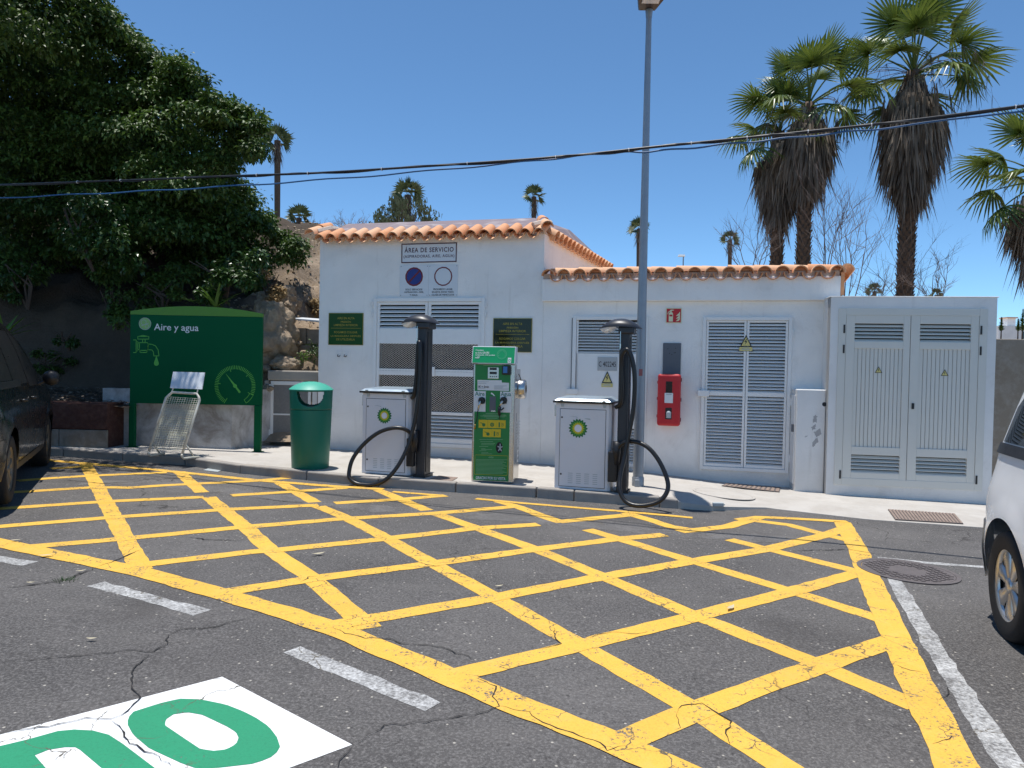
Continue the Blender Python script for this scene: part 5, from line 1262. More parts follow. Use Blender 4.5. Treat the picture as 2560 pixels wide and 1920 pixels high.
for (x0, y0) in ((403, 950), (497, 952), (590, 954), (447, 1045), (540, 1047)):
    pz_ = rect(A7(x0, y0), A7(x0 + 90, y0 + 86), -.0075, -.0045, 'instruction_tile', m_yel_air, 0)
    b = MB(); c_ = A7(x0 + 45, y0 + 50)
    if x0 == 497: b.disc((c_[0], -.009, c_[1]), .024, 18, r0=.014); b.strip([(c_[0] - .015, c_[1] - .015), (c_[0] + .015, c_[1] + .015)], .007, -.0092); b.strip([(c_[0] - .015, c_[1] + .015), (c_[0] + .015, c_[1] - .015)], .007, -.0094)
    elif x0 in (590, 540): b.strip([(c_[0] - .022, c_[1] - .024), (c_[0] - .022, c_[1] + .024)], .016, -.009); b.disc((c_[0] + .016, -.009, c_[1] - .004), .014, 12, r0=.009); b.strip([(c_[0], c_[1] + .02), (c_[0] + .03, c_[1] + .012)], .005, -.0092)
    else: b.disc((c_[0] + .008, -.009, c_[1] - .004), .02, 14); b.strip([(c_[0] - .03, c_[1] + .022), (c_[0] - .005, c_[1] + .01)], .007, -.0092)
    b.build('tile_icon', M('icon_green', (.03, .17, .04), .5), pz_)
c_ = A7(617, 1240); b = MB(); n = 24
for r_, sc, yy, mi in ((.066, .62, -.0062, 0), (.046, .62, -.0076, 1)):
    b.mi = mi; b.add([(c_[0] + (.008 if mi else -.002) + r_ * sc * cos(2*pi*k/n), yy, c_[1] + r_ * sin(2*pi*k/n)) for k in range(n)], [tuple(range(n))])
for k in range(5):
    a = 2 * pi * k / 5 + .3; b.mi = 2; b.strip([(c_[0] + .008, c_[1]), (c_[0] + .008 + .044 * .62 * cos(a), c_[1] + .044 * sin(a))], .012, -.0084)
b.build('tyre_picture', [m_tyre, m_dark, m_print_grey], am)
# right side: round hose reel, vent louvres, big letters
b = MB(); b.lathe([(0, .0), (.115, .0), (.118, .02), (.118, .085), (.108, .10), (.05, .104), (.05, .07), (0, .07)], 36, AW - .0195, .30, 1.10, 'x'); rl2 = b.build('hose_reel', m_steel, am, autos=35)
b = MB(); b.disc((0, 0, 0), .001, 6); bpy.data.meshes.remove(b.mesh('t', m_black))
b = MB(); b.lathe([(0, .0), (.052, .0), (.048, .003)], 24, AW + .052, .30, 1.10, 'x'); b.build('reel_mouth', m_black, rl2)
for k in range(9):
    b = MB(); zz = .40 + .036 * k; b.add([(AW - .0195, .17, zz), (AW - .0195, .47, zz), (AW - .004, .47, zz + .006), (AW - .004, .17, zz + .006), (AW - .0195, .17, zz + .02), (AW - .0195, .47, zz + .02)], [(0, 1, 2, 3), (3, 2, 5, 4)]); b.build('side_louvre', m_steel, am)
for t_, zz in (('I', .66), ('R', .47), ('E', .29)):
    o = text(t_, .03 if t_ == 'I' else .085, .15, m_print_w, am, 0, zz, 0, bold=.02, name='side_letter')
    for v in o.data.vertices: v.co = Vector((AW - .0015, .30 + v.co.x, v.co.z))
b = MB(); b.box(AW - .0195, AW - .006, .16, .185, .72, .82); b.build('side_handle', m_black, am, bevel=.003)
b = MB(); b.tube([(AW + .01, .18, 1.28), (AW + .02, .22, 1.25), (AW + .03, .26, 1.2)], .006, 6); b.build('side_hose', m_black, am)

# ---------------------------------------------------------------- lamp post
px_, py_ = 1.545, 8.56; lp = empty('lamp_post', (px_, py_, pz(px_))); tag(lp, 'tall grey galvanised lamp post beside the right vacuum station', 'lamp post')
b = MB(); b.lathe([(.062, 0), (.0615, 1.0), (.052, 2.4), (.032, 5.72)], 24); b.build('pole', m_galv, lp, smooth=True)
b = MB(); b.lathe([(.0, .0), (.072, 0), (.072, .10), (.0635, .115)], 24); b.build('collar', m_galv, lp, autos=40)
b = MB(); b.box(-.055, .0, -.095, -.06, .0, .085); b.build('clamp', m_galv, lp, bevel=.006)
pl_ = [(.10, .05), (.125, -.06), (.165, -.25), (.185, -.45), (.165, -.62), (.10, -.72)]; pl_ = pl_ + [(-x_, y_) for x_, y_ in reversed(pl_)]
b = MB(); n = len(pl_)
for sc_, z in ((.92, 5.695), (1.0, 5.715), (1.0, 5.77), (.86, 5.83), (.5, 5.87)):
    for x_, y_ in pl_: b.v.append((x_ * sc_ - .02, -.33 + (y_ + .33) * sc_, z))
for k in range(4):
    for q in range(n): b.f.append((k*n+q, k*n+(q+1) % n, (k+1)*n+(q+1) % n, (k+1)*n+q)); b.m.append(0)
b.f += [tuple(range(n)), tuple(4*n + q for q in range(n))]; b.m += [0, 0]
ln = b.build('lantern', M('brown_lantern', (.05, .035, .03), .5), lp, smooth=True, autos=40)
b = MB(); b.box(-.12, .08, -.58, -.16, 5.685, 5.694); b.build('diffuser', m_lens, ln, bevel=.003)
b = MB(); b.lathe([(.036, 5.6), (.045, 5.69)], 16); b.build('neck', m_galv, lp, smooth=True)
b = MB(); b.box(-.03, .012, -.066, -.0625, 1.33, 1.41); b.build('sticker', M('faded_red_sticker', (.30, .10, .10), .6, var=.4, vs=30), lp)

# ---------------------------------------------------------------- overhead cables
cabp = [(-9.6, 10.75, 3.98), (-5.82, 9.21, 3.75), (-4.76, 8.90, 3.72), (-3.18, 8.22, 3.62), (-2.2, 7.89, 3.58), (-.9, 7.46, 3.56), (.39, 7.10, 3.57), (1.34, 6.82, 3.605), (2.07, 6.68, 3.65), (2.81, 6.47, 3.68), (3.73, 6.18, 3.72), (6.4, 5.35, 3.9)]
cc = empty('overhead_cable', cabp[0]); tag(cc, 'thick black overhead cable bundle crossing the sky', 'cable')
path = [p - Vector(cabp[0]) for p in smooth_path(cabp, 10)]
b = MB(); b.tube(path, .0125, 8); b.build('main_cable', m_cable, cc, smooth=True)
tw = []
for i, p in enumerate(path): tw.append(p + Vector((0, .010 * cos(i * .55), .014 * sin(i * .55) - .004)))
b = MB(); b.tube(tw, .006, 6); b.build('strand', m_cable, cc, smooth=True)
for i in range(4, len(path), 7):
    b = MB(); p = path[i]; d = (path[min(i + 1, len(path) - 1)] - p).normalized(); b.tube([p - d * .004, p + d * .004], .019, 8); b.build('cable_tie', m_tie, cc)
sec = []
D_ = 2560 / 2212.
for (u, v, Y) in ((-300, 446, 9.75), (0, 428, 9.15), (250, 416, 8.74), (500, 402, 8.28), (800, 380, 7.75), (1106, 352, 7.32), (1300, 332, 7.1)):
    sec.append(at(u * D_, v * D_, Y))
tail = [Vector(p) + Vector((0, .02, -.035)) for p in cabp[7:]]
o = empty('blue_cable', sec[0]); tag(o, 'thin blue cable hanging below the black cable bundle', 'cable')
path = [p - sec[0] for p in smooth_path(sec + tail, 10)]
for i, p in enumerate(path): p.z += .007 * sin(i * .9)
b = MB(); b.tube(path, .0085, 7); b.build('wire', m_cableblue, o, smooth=True)

# ---------------------------------------------------------------- covers, gratings, litter on the ground
def grate(name, pts, zf, nx, label, mat, cat='grating'):
    P = [Vector((*p, (pavz(*p) + .006) if cat != 'cover' else zf(p[0]))) for p in pts]; c_ = sum(P, Vector()) / 4; o = empty(name, c_); tag(o, label, cat, 'iron covers in the pavement')
    Q = [p - c_ for p in P]
    b = MB(); b.add([tuple(q) for q in Q] + [tuple(q + Vector((0, 0, .004))) for q in Q], [(0,1,2,3),(4,5,6,7),(0,1,5,4),(1,2,6,5),(2,3,7,6),(3,0,4,7)]); b.build('frame', m_iron if nx else mat, o)
    for k in range(nx):
        t0_, t1_ = (k + .18) / nx, (k + .82) / nx; b = MB(); V = [lerp(Q[0], Q[1], t0_), lerp(Q[0], Q[1], t1_), lerp(Q[3], Q[2], t1_), lerp(Q[3], Q[2], t0_)]
        b.add([tuple(v + Vector((0, 0, .0045))) for v in V] + [tuple(v + Vector((0, 0, .009))) for v in V], [(4,5,6,7),(0,1,5,4),(1,2,6,5),(2,3,7,6),(3,0,4,7)]); b.build('bar', mat, o)
def G2k(c, x, y, k): return gnd(*K(c, x, y), k)[:2]
k35 = .045
grate('drain_grate', [G2k('c4', 1100, 595, k35), G2k('c4', 1690, 632, k35), G2k('c4', 1615, 568, k35), G2k('c4', 1035, 530, k35)], lambda x: pz(x) + .002, 20, 'rusty rectangular grating in the pavement before the tall cabinet', m_rust)
grate('drain_grate', [G2k('c3', 1810, 312, .08), G2k('c4', 100, 362, .07), G2k('c4', 110, 325, .07), G2k('c3', 1860, 285, .08)], lambda x: pz(x) + .004, 12, 'narrow rusty grating at the foot of the louvred door', m_rust)
grate('service_cover', [G2k('c2', 1505, 268, .11), G2k('c2', 1690, 290, .11), G2k('c2', 1745, 258, .11), G2k('c2', 1580, 242, .11)], lambda x: pz(x) + .003, 0, 'flat grey brown cover in the pavement by the air machine', m_rust, 'cover')
grate('drain_tile', [G2('c1', 1755, 195), G2('c1', 1880, 210), G2('c1', 1925, 190), G2('c1', 1800, 180)], lambda x: zr(x) + .003, 0, 'pale square cover in the gutter left of the bin', m_print_grey, 'cover')
def roundcover(name, c_, r, z, label, mat, bars=True):
    o = empty(name, (c_[0], c_[1], z)); tag(o, label, 'manhole', 'iron covers in the ground'); o.rotation_euler = (0, .02 if bars else math.atan(.078), 0)
    b = MB(); b.lathe([(r * 1.09, .0), (r * 1.09, .006), (r * 1.0, .006), (r * .985, .0)], 48); b.build('ring', mat, o)
    b = MB(); b.lathe([(r * .985, .001), (r * .98, .004), (.001, .004)], 48); b.build('lid', mat, o)
    if bars:
        b = MB()
        for k in range(-7, 8):
            for j in range(-7, 8):
                x_, y_ = k * r / 7.6, j * r / 7.6 + (k % 2) * r / 15
                if r * .42 < math.hypot(x_, y_) < r * .9: b.box(x_ - r * .045, x_ + r * .045, y_ - r * .045, y_ + r * .045, .0042, .009)
        b.build('tread_pattern', mat, o)
mc = [G2('c4', 760, 1010), G2('c4', 1635, 1110), G2('c4', 1200, 985), G2('c4', 1230, 1155)]; ctr = (G2('c4', 1205, 1066)); r_ = ((mc[0] - mc[1]).length) / 2 * .93
roundcover('manhole_cover', ctr, r_, zr(ctr.x) + .003, 'round cast iron manhole cover at the corner of the yellow box', m_iron)
ctr2 = G2k('c3', 1830, 375, .09); roundcover('manhole_cover', ctr2, abs(G2k('c3', 2090, 385, .09)[0] - ctr2[0]) * .92, pavz(*ctr2) + .001, 'round concrete filled manhole cover in the pavement', m_pave, False)
def fallen(x, y, z, L, rot, label, curl=.35):
    b = MB(); n = 6
    for i in range(n + 1):
        t = i / n; w = L * .16 * sin(pi * min(.97, max(.05, t))); zc = curl * L * (t - .5) ** 2 + .003
        b.v += [(L * (t - .5), -w, zc + .2 * w), (L * (t - .5), 0, zc), (L * (t - .5), w, zc + .2 * w)]
    for i in range(n):
        for k in range(2): q = 3 * i + k; b.f.append((q, q + 3, q + 4, q + 1)); b.m.append(0)
    o = b.build('fallen_leaf', m_deadleaf, smooth=True); o.location = (x, y, z); o.rotation_euler = (0, 0, rot); tag(o, label, 'leaf', 'fallen leaves')
for c_, x, y, L, rot, lab in (('c2', 540, 930, .10, .6, 'pale leaf lying inside the yellow box near the bin side'), ('c3', 1890, 1400, .10, .9, 'curled pale leaf on a yellow stripe at the right'), ('c5', 790, 150, .05, .1, 'small tan leaf on bare asphalt above the white panel'),
                          ('c1', 395, 945, .09, .5, 'crumpled leaf at the edge of the yellow border line'), ('c1', 140, 812, .07, .3, 'tiny white leaf on the border line at the far left'), ('c1', 265, 1182, .05, .2, 'tiny pale leaf beside a crack near the white dashes'), ('c2', 2100, 1210, .06, .4, 'scrap of pale leaf beside the yellow crossing'), ('c1', 700, 1080, .06, .7, 'brown leaf caught in a crack')):
    p = G2(c_, x, y); fallen(p.x, p.y, zr(p.x) + .012, L, rot, lab)
p = G2k('J7', 1275, 1535, .11); fallen(p[0], p[1], pz(p[0]) + .006, .1, .1, 'orange brown leaf on the pavement by the sign leg')
b = MB()
for i in range(60):
    a = random.uniform(0, 6.28); L = random.uniform(.01, .03); r0 = random.uniform(0, .05); x, y = r0 * cos(a) * 1.6, r0 * sin(a); b.add([(x - .002, y, 0), (x + .002, y, 0), (x + L * cos(a), y + L * sin(a), random.uniform(.01, .03))], [(0, 1, 2)])
o = b.build('weed_tuft', m_leaf2, recalc=False); p = G2('c1', 555, 1150); o.location = (p.x, p.y, zr(p.x) + .002); tag(o, 'low green weed growing in a road crack at left', 'weed')
b = MB(); b.box(-.06, .06, -.02, .02, 0, .045); b.box(-.02, .08, .0, .05, .01, .03); o = b.build('paper_scrap', m_print_grey, bevel=.01); p = gnd(*K('c3', 1780, 505), .05); o.location = (p.x, p.y, zr(p.x) + .05); tag(o, 'crumpled paper scrap where the kerb ends', 'litter')

# ================================================================== VEGETATION
rnd = random.Random(11)
def leafcloud(b, centre, rad, n, L, shell=.55, droop=.35, flat=1.0, hemi=-2.0):
    c_ = Vector(centre)
    for _ in range(n):
        d = Vector((rnd.gauss(0, 1), rnd.gauss(0, 1), rnd.gauss(0, 1)))
        if d.length < 1e-3: continue
        d.normalize()
        if d.z < hemi: continue
        rr = (shell + (1 - shell) * rnd.random()) * (1 + .18 * rnd.gauss(0, 1))
        p = c_ + Vector((d.x * rad[0], d.y * rad[1], d.z * rad[2] * flat)) * rr
        ax_ = Vector((d.x * .6 + rnd.gauss(0, .6), d.y * .6 + rnd.gauss(0, .6), d.z * .25 - droop + rnd.gauss(0, .35))).normalized()
        sd_ = ax_.cross(Vector((rnd.gauss(0, .4), rnd.gauss(0, .4), 1))).normalized(); nn = sd_.cross(ax_)
        l = L * rnd.uniform(.65, 1.25); w = l * .24
        a = p; m1 = p + ax_ * l * .5 + nn * l * .05; t = p + ax_ * l - nn * l * .12
        i = len(b.v); b.v += [tuple(a), tuple(m1 + sd_ * w + nn * w * .3), tuple(t), tuple(m1 - sd_ * w + nn * w * .3), tuple(m1)]
        b.f += [(i, i+1, i+4), (i+1, i+2, i+4), (i+2, i+3, i+4), (i+3, i, i+4)]; b.m += [0] * 4
def inpoly(P, x, y):
    r_ = False; n = len(P)
    for i in range(n):
        x1, y1 = P[i]; x2, y2 = P[(i + 1) % n]
        if (y1 > y) != (y2 > y) and x < (x2 - x1) * (y - y1) / (y2 - y1) + x1: r_ = not r_
    return r_
def edged(P, x, y):
    best = 1e9
    for i in range(len(P)):
        a = Vector(P[i]); b_ = Vector(P[(i + 1) % len(P)]); ab = b_ - a; t = max(0, min(1, (Vector((x, y)) - a).dot(ab) / ab.length_squared)); best = min(best, (a + ab * t - Vector((x, y))).length)
    return best
# big dark tree: crown outline surveyed against the sky
OUT = [(-260, -60), (150, -60), (252, -10), (300, 55), (330, 80), (352, 112), (382, 140), (455, 152), (462, 185), (512, 195), (528, 235), (584, 268), (632, 268), (664, 298), (652, 345), (640, 392), (585, 388), (572, 432), (602, 462), (645, 505), (665, 545), (705, 575), (752, 605), (742, 648), (690, 640), (655, 690), (652, 745), (600, 770), (520, 700), (470, 690), (430, 720), (330, 660), (300, 700), (220, 680), (120, 660), (60, 720), (-260, 720)]
tr = empty('broadleaf_tree', (-6.6, 12.6, 0)); tag(tr, 'huge dark green broadleaf tree overhanging the left of the forecourt', 'tree')
cb_ = MB(); tloc = Vector((-6.6, 12.6, 0)); clumps = []
boughs = []; tries = 0
while len(boughs) < 78 and tries < 6000:          # flattened boughs, spaced apart so that dark gaps stay between them
    tries += 1; x, y = rnd.uniform(-120, 740), rnd.uniform(-50, 740)
    if not inpoly(OUT, x, y): continue
    ed = edged(OUT, x, y) if x > 0 else 90
    if ed < 24 or any(math.hypot(x - q[0], (y - q[1]) * 1.35) < (62 if ed > 45 else 44) for q in boughs): continue
    boughs.append((x, y)); Y = rnd.uniform(12.5, 13.2) if x > 540 and y > 420 else rnd.uniform(11.2, 12.6); r_ = min(.62, (ed + 8) * Y / FPX) * rnd.uniform(.8, 1.05)
    c_ = at(x, y, Y) - tloc; tone = rnd.random()
    for k in range(4):
        q = c_ + Vector((rnd.gauss(0, .34) * r_, rnd.gauss(0, .25) * r_, rnd.gauss(0, .16) * r_)); rk_ = r_ * rnd.uniform(.5, .8)
        leafcloud(cb_, q, (rk_, rk_, rk_ * .55), int(330 * rk_ + 900 * rk_ * rk_), .10, .8, .55, 1.0, -.35)
cnt = 0
while cnt < 120:               # shaded foliage behind the boughs
    x, y = rnd.uniform(-250, 750), rnd.uniform(-60, 760)
    if not inpoly(OUT, x, y): continue
    ed = edged(OUT, x, y) if x > 0 else 80
    if ed < 22: continue
    Y = rnd.uniform(12.8, 14.2); r_ = min(.95, (ed - 6) * Y / FPX) * rnd.uniform(.75, 1.0)
    if r_ < .13: continue
    c_ = at(x, y, Y) - tloc
    if c_.z < 1.2: continue
    clumps.append((c_, r_)); cnt += 1
for i in range(60):            # deep inner foliage that closes the crown
    x, y = rnd.uniform(-200, 620), rnd.uniform(-40, 640)
    if inpoly(OUT, x, y) and (x < 0 or edged(OUT, x, y) > 75): clumps.append((at(x, y, rnd.uniform(13.8, 15.0)) - tloc, rnd.uniform(.6, .95)))
for i in range(26):            # dense lower skirt hanging over the slope
    x, y = rnd.uniform(430, 735), rnd.uniform(430, 680)
    if inpoly(OUT, x, y): clumps.append((at(x, y, rnd.uniform(12.6, 13.4)) - tloc, min(.5, .03 + edged(OUT, x, y) * 12 / FPX)))
for (x, y, r_) in ((600, 305, .24), (622, 318, .22), (560, 330, .26), (622, 352, .24), (530, 300, .26), (585, 368, .18), (500, 262, .26), (470, 225, .28), (545, 285, .2), (400, 190, .35), (330, 120, .3), (300, 90, .3), (420, 240, .4), (350, 200, .4), (250, 60, .35), (200, 40, .4), (430, 175, .2), (270, 30, .22)):
    for k in range(2): clumps.append((at(x + rnd.uniform(-8, 8), y + rnd.uniform(-8, 8), rnd.uniform(11.8, 12.8)) - tloc, r_))
# many small clumps right on the outline so the rim stays ragged
for i in range(len(OUT) - 1):
    a, e = Vector(OUT[i]), Vector(OUT[i + 1]); n = int((e - a).length / 26) + 1
    for k in range(n):
        q = a + (e - a) * ((k + rnd.random()) / n)
        for tr_y in range(2):
            qq = q + Vector((rnd.uniform(-26, 12), rnd.uniform(-10, 22)))
            if inpoly(OUT, qq.x, qq.y) and qq.x > -60: clumps.append((at(qq.x, qq.y, rnd.uniform(12.7, 13.5) if qq.x > 540 and qq.y > 420 else rnd.uniform(11.4, 12.8)) - tloc, rnd.uniform(.14, .26)))
for (x, y, z, r_) in ((-6.5, 9.8, 7.3, .9), (-7.3, 9.0, 7.3, 1.0), (-8.2, 10.2, 6.6, 1.1), (-7.4, 10.9, 6.9, 1.0), (-7.4, 11.2, 8.1, 1.0), (-7.6, 8.1, 6.9, .8), (-8.8, 9.2, 7.2, 1.1), (-8.4, 12.5, 8.8, 1.2), (-8.6, 12.5, 8, 1.3), (-6.7, 8.7, 6.9, .7), (-5.7, 9.4, 7.2, .5), (-9.5, 11, 6, 1.2), (-5.9, 10.1, 7.6, .6), (-5.1, 9.9, 7.4, .3)):
    clumps.append((Vector((x, y, z)) - tloc, r_))
for c_, r_ in clumps:
    n = int(40 + 900 * r_ * r_ + 420 * r_)
    leafcloud(cb_, c_, (r_, r_, r_ * .75), n, .098, .72 if r_ > .35 else .4, .4)
cb_.build('crown', m_leaf, tr, recalc=False)
b = MB(); b.tube([(0, .9, 1.2), (.1, 1.0, 2.4), (.0, 1.2, 3.6), (-.2, 1.3, 5.0), (-.3, 1.4, 6.0)], [.42, .34, .3, .22, .1], 12); b.build('trunk', m_bark, tr, smooth=True)
for P in ([(.05, 1.0, 2.6), (.8, 1.0, 3.6), (1.5, .8, 4.2)], [(0, 1.1, 3.2), (.7, 1.2, 4.4), (1.0, 1.1, 5.2)], [(0, 1.1, 3.4), (-.9, .6, 4.6), (-1.4, .2, 5.6)], [(.05, 1.0, 2.3), (1.0, .4, 2.6), (1.7, -.1, 2.7)], [(0, 1.1, 3.0), (-1.2, 1.2, 4.2), (-2.2, 1.0, 5.2)]):
    b = MB(); b.tube(smooth_path(P, 4), [.11 * (1 - .75 * k / (4 * (len(P) - 1))) for k in range(4 * (len(P) - 1) + 1)], 8); b.build('limb', m_bark, tr, smooth=True)
def shrub(label, px, py, Y, rx, rz_, n, L=.10, mat=None, name='shrub', group='shrubs hanging on the bank', k=9):
    c_ = at(px, py, Y); o = empty(name, (c_.x, c_.y, c_.z - rz_)); tag(o, label, 'shrub', group); b = MB()
    for i in range(k):
        q = Vector((rnd.uniform(-1, 1) * rx * .75, rnd.uniform(-.4, .4) * rx, rz_ + rnd.uniform(-1, 1) * rz_ * .75)); r_ = rnd.uniform(.2, .42) * min(rx, rz_ * 1.2)
        leafcloud(b, q, (r_, r_, r_ * .85), n // k, L, .45, .35)
    b.build('foliage', mat or m_leaf2, o, recalc=False)
    b = MB()
    for i in range(5): b.tube([(0, .1, 0), (rnd.uniform(-.4, .4) * rx, 0, rz_ * .8), (rnd.uniform(-.8, .8) * rx, -.1, rz_ * 1.5)], [.022, .014, .006], 6)
    b.build('stem', m_bark, o)
shrub('mid green shrub clump hanging in front of the dark trunk', 225, 575, 10.9, .75, .62, 2600, .105)
shrub('leafy shrub spilling over the bank behind the right end of the green sign', 560, 690, 11.2, .78, .42, 2600, .10)
shrub('small sprig of leaves catching light on the dark bank', 165, 845, 11.3, .22, .2, 240, .07, k=3)
shrub('dark creeper hanging on the bank left of the sign', 285, 760, 11.25, .4, .4, 800, .085, m_leaf, k=6)
shrub('dark creeper high on the bank behind the sign', 400, 735, 11.35, .5, .3, 800, .085, m_leaf, k=6)
shrub('dark creeper low on the bank above the red wall', 120, 905, 11.5, .45, .22, 600, .075, m_leaf, k=6)
shrub('shrub at the far left in front of the dark bank', 60, 700, 11.2, .35, .45, 700, .08, k=5)
shrub('yellowish dry bush beside the large rock outcrop', 672, 712, 12.2, .28, .34, 900, .08, m_straw, 'dry_bush', 'dry bushes on the slope', 5)
shrub('pale dry bush on the slope against the white building', 780, 772, 13.4, .26, .22, 700, .08, m_straw, 'dry_bush', 'dry bushes on the slope', 5)
def agave(label, c_, n, L, mat, up_=.6, name='agave'):
    o = empty(name, c_); tag(o, label, 'plant', 'spiky plants on the bank')
    for i in range(n):
        a = 2 * pi * i / n + rnd.uniform(-.3, .3); e = rnd.uniform(up_ - .35, up_ + .45); l = L * rnd.uniform(.7, 1.1); b = MB(); m = 6
        d = Vector((cos(a) * cos(e), sin(a) * cos(e), sin(e))); sd_ = Vector((-sin(a), cos(a), 0))
        for k in range(m + 1):
            t = k / m; w = l * .055 * (1 - t) ** .7 * (1 if t > .1 else .7); p = d * l * t + Vector((0, 0, -.18 * l * t * t))
            b.v += [tuple(p - sd_ * w + Vector((0, 0, w * .5))), tuple(p), tuple(p + sd_ * w + Vector((0, 0, w * .5)))]
        for k in range(m):
            for q in range(2): z = 3 * k + q; b.f.append((z, z + 3, z + 4, z + 1)); b.m.append(0)
        b.build('blade', mat, o, smooth=True, recalc=False)
agave('bright green agave with long upright blades behind the sign', at(*K('K2', 1490, 330), 11.0), 16, .58, m_agave, 1.0)
agave('small spiky rosette left of the bright green agave', at(*K('K2', 1320, 290), 10.9), 14, .3, m_leaf2, .35)
agave('green spiky plant behind the black car roof', at(8, 845, 10.7), 12, .6, m_agave, .8)
for i, (x, y, Y, lab) in enumerate(((240, 820, 11.8, 'green weed growing in rubble left of the terrace wall'), (375, 900, 11.6, 'green weed growing beside the tan rock'), (465, 830, 11.9, 'green weed against the corner of the building'), (145, 815, 11.9, 'green weed at the foot of the rock outcrop'), (465, 880, 11.7, 'yellow green weed just above the gate lintel'))):
    c_ = mrock(x, y + 25, Y); o = empty('weed', c_); tag(o, lab, 'weed', 'weeds in the rubble'); b = MB(); leafcloud(b, (0, 0, .1), (.12, .1, .13), 90, .055, .2, -.2); b.build('foliage', m_agave if i % 2 else m_leaf2, o, recalc=False)
# dry grass and rubble litter over the open slope
b = MB(); xg = 0
for i in range(15000):
    x = rnd.uniform(-4.7, 2.0); y = rnd.uniform(11.6, 22); 
    if noise.noise(Vector((x * .9, y * .9, 5))) < rnd.uniform(-.25, .5): continue
    z = hz(x, y) - .01; a = rnd.uniform(0, 2 * pi); l = rnd.uniform(.04, .16) * (1.6 if y > 15.5 else 1); w = .006
    t_ = (x + cos(a) * l * .7, y + sin(a) * l * .7, z + l * rnd.uniform(.4, 1)); b.add([(x - w, y, z), (x + w, y, z), t_], [(0, 1, 2)])
tag(b.build('dry_grass', m_straw, recalc=False), 'straw coloured dry grass scattered over the rocky slope', 'grass', kind='stuff')
b = MB()
for i in range(1600):
    x = rnd.uniform(-5.5, -1.0); y = rnd.uniform(11.3, 19); s_ = rnd.uniform(.012, .05); z = hz(x, y)
    q = [Vector((rnd.uniform(-1, 1), rnd.uniform(-1, 1), rnd.uniform(-.5, .8))) * s_ for _ in range(6)]
    b.add([(x + d_[0] * s_, y + d_[1] * s_, z + d_[2] * s_ * .7 + rnd.uniform(-.2, .2) * s_) for d_ in ((1,0,0),(0,1,0),(-1,0,0),(0,-1,0),(0,0,1),(0,0,-1))], [(0,1,4),(1,2,4),(2,3,4),(3,0,4),(1,0,5),(2,1,5),(3,2,5),(0,3,5)])
tag(b.build('gravel', m_rock), 'small stones and rubble strewn over the slope', 'gravel', kind='stuff')

# ---------------------------------------------------------------- fan palms
def fan_mesh(name, mat, R_=1.0, seg=30, petiole=1.0, droop=.35, spread=300, split=.55):
    b = MB(); pd = Vector((0, 1, 0))
    # petiole along +y, arching
    P = [Vector((0, t * petiole, .10 * sin(t * 2.2) - .05 * t)) for t in [0, .25, .5, .75, 1]]
    b.tube(P, [.03, .024, .02, .017, .014], 5)
    c_ = P[-1]; mm = 4
    for k in range(seg):
        a = R(-spread / 2 + spread * (k + .5) / seg); da = R(spread / seg) * .5
        L = R_ * (1 - .22 * (abs(a) / pi) ** 2) * rnd.uniform(.9, 1.06); lift = .05 * (1 if k % 2 else -1)
        ring = []
        for j in range(mm + 1):
            t = j / mm; r_ = L * t
            half = da * r_ * (1.0 if t <= split else max(.04, 1 - (t - split) / (1 - split) * .95)) * .98
            dz = -droop * R_ * (t ** 2.4) * rnd.uniform(.7, 1.3) + .10 * R_ * math.cos(a) * t * 0 - .18 * abs(sin(a / 2)) ** 2 * r_
            base = c_ + Vector((sin(a) * r_, cos(a) * r_, dz)); side = Vector((cos(a), -sin(a), 0))
            ring.append((base - side * half + Vector((0, 0, .018 * (1 - t))), base + Vector((0, 0, -.018 * (1 - t))), base + side * half + Vector((0, 0, .018 * (1 - t)))))
        i0 = len(b.v)
        for q in ring: b.v += [tuple(v) for v in q]
        for j in range(mm):
            for q in range(2): z = i0 + 3 * j + q; b.f.append((z, z + 3, z + 4, z + 1)); b.m.append(0)
    return b.mesh(name, mat, recalc=False)
fans = [fan_mesh('fan', m_frond, .80, 26, 1.15, d, 230) for d in (.12, .34, .62)] + [fan_mesh('fan', m_frond, .78, 24, .95, .05, 170)]
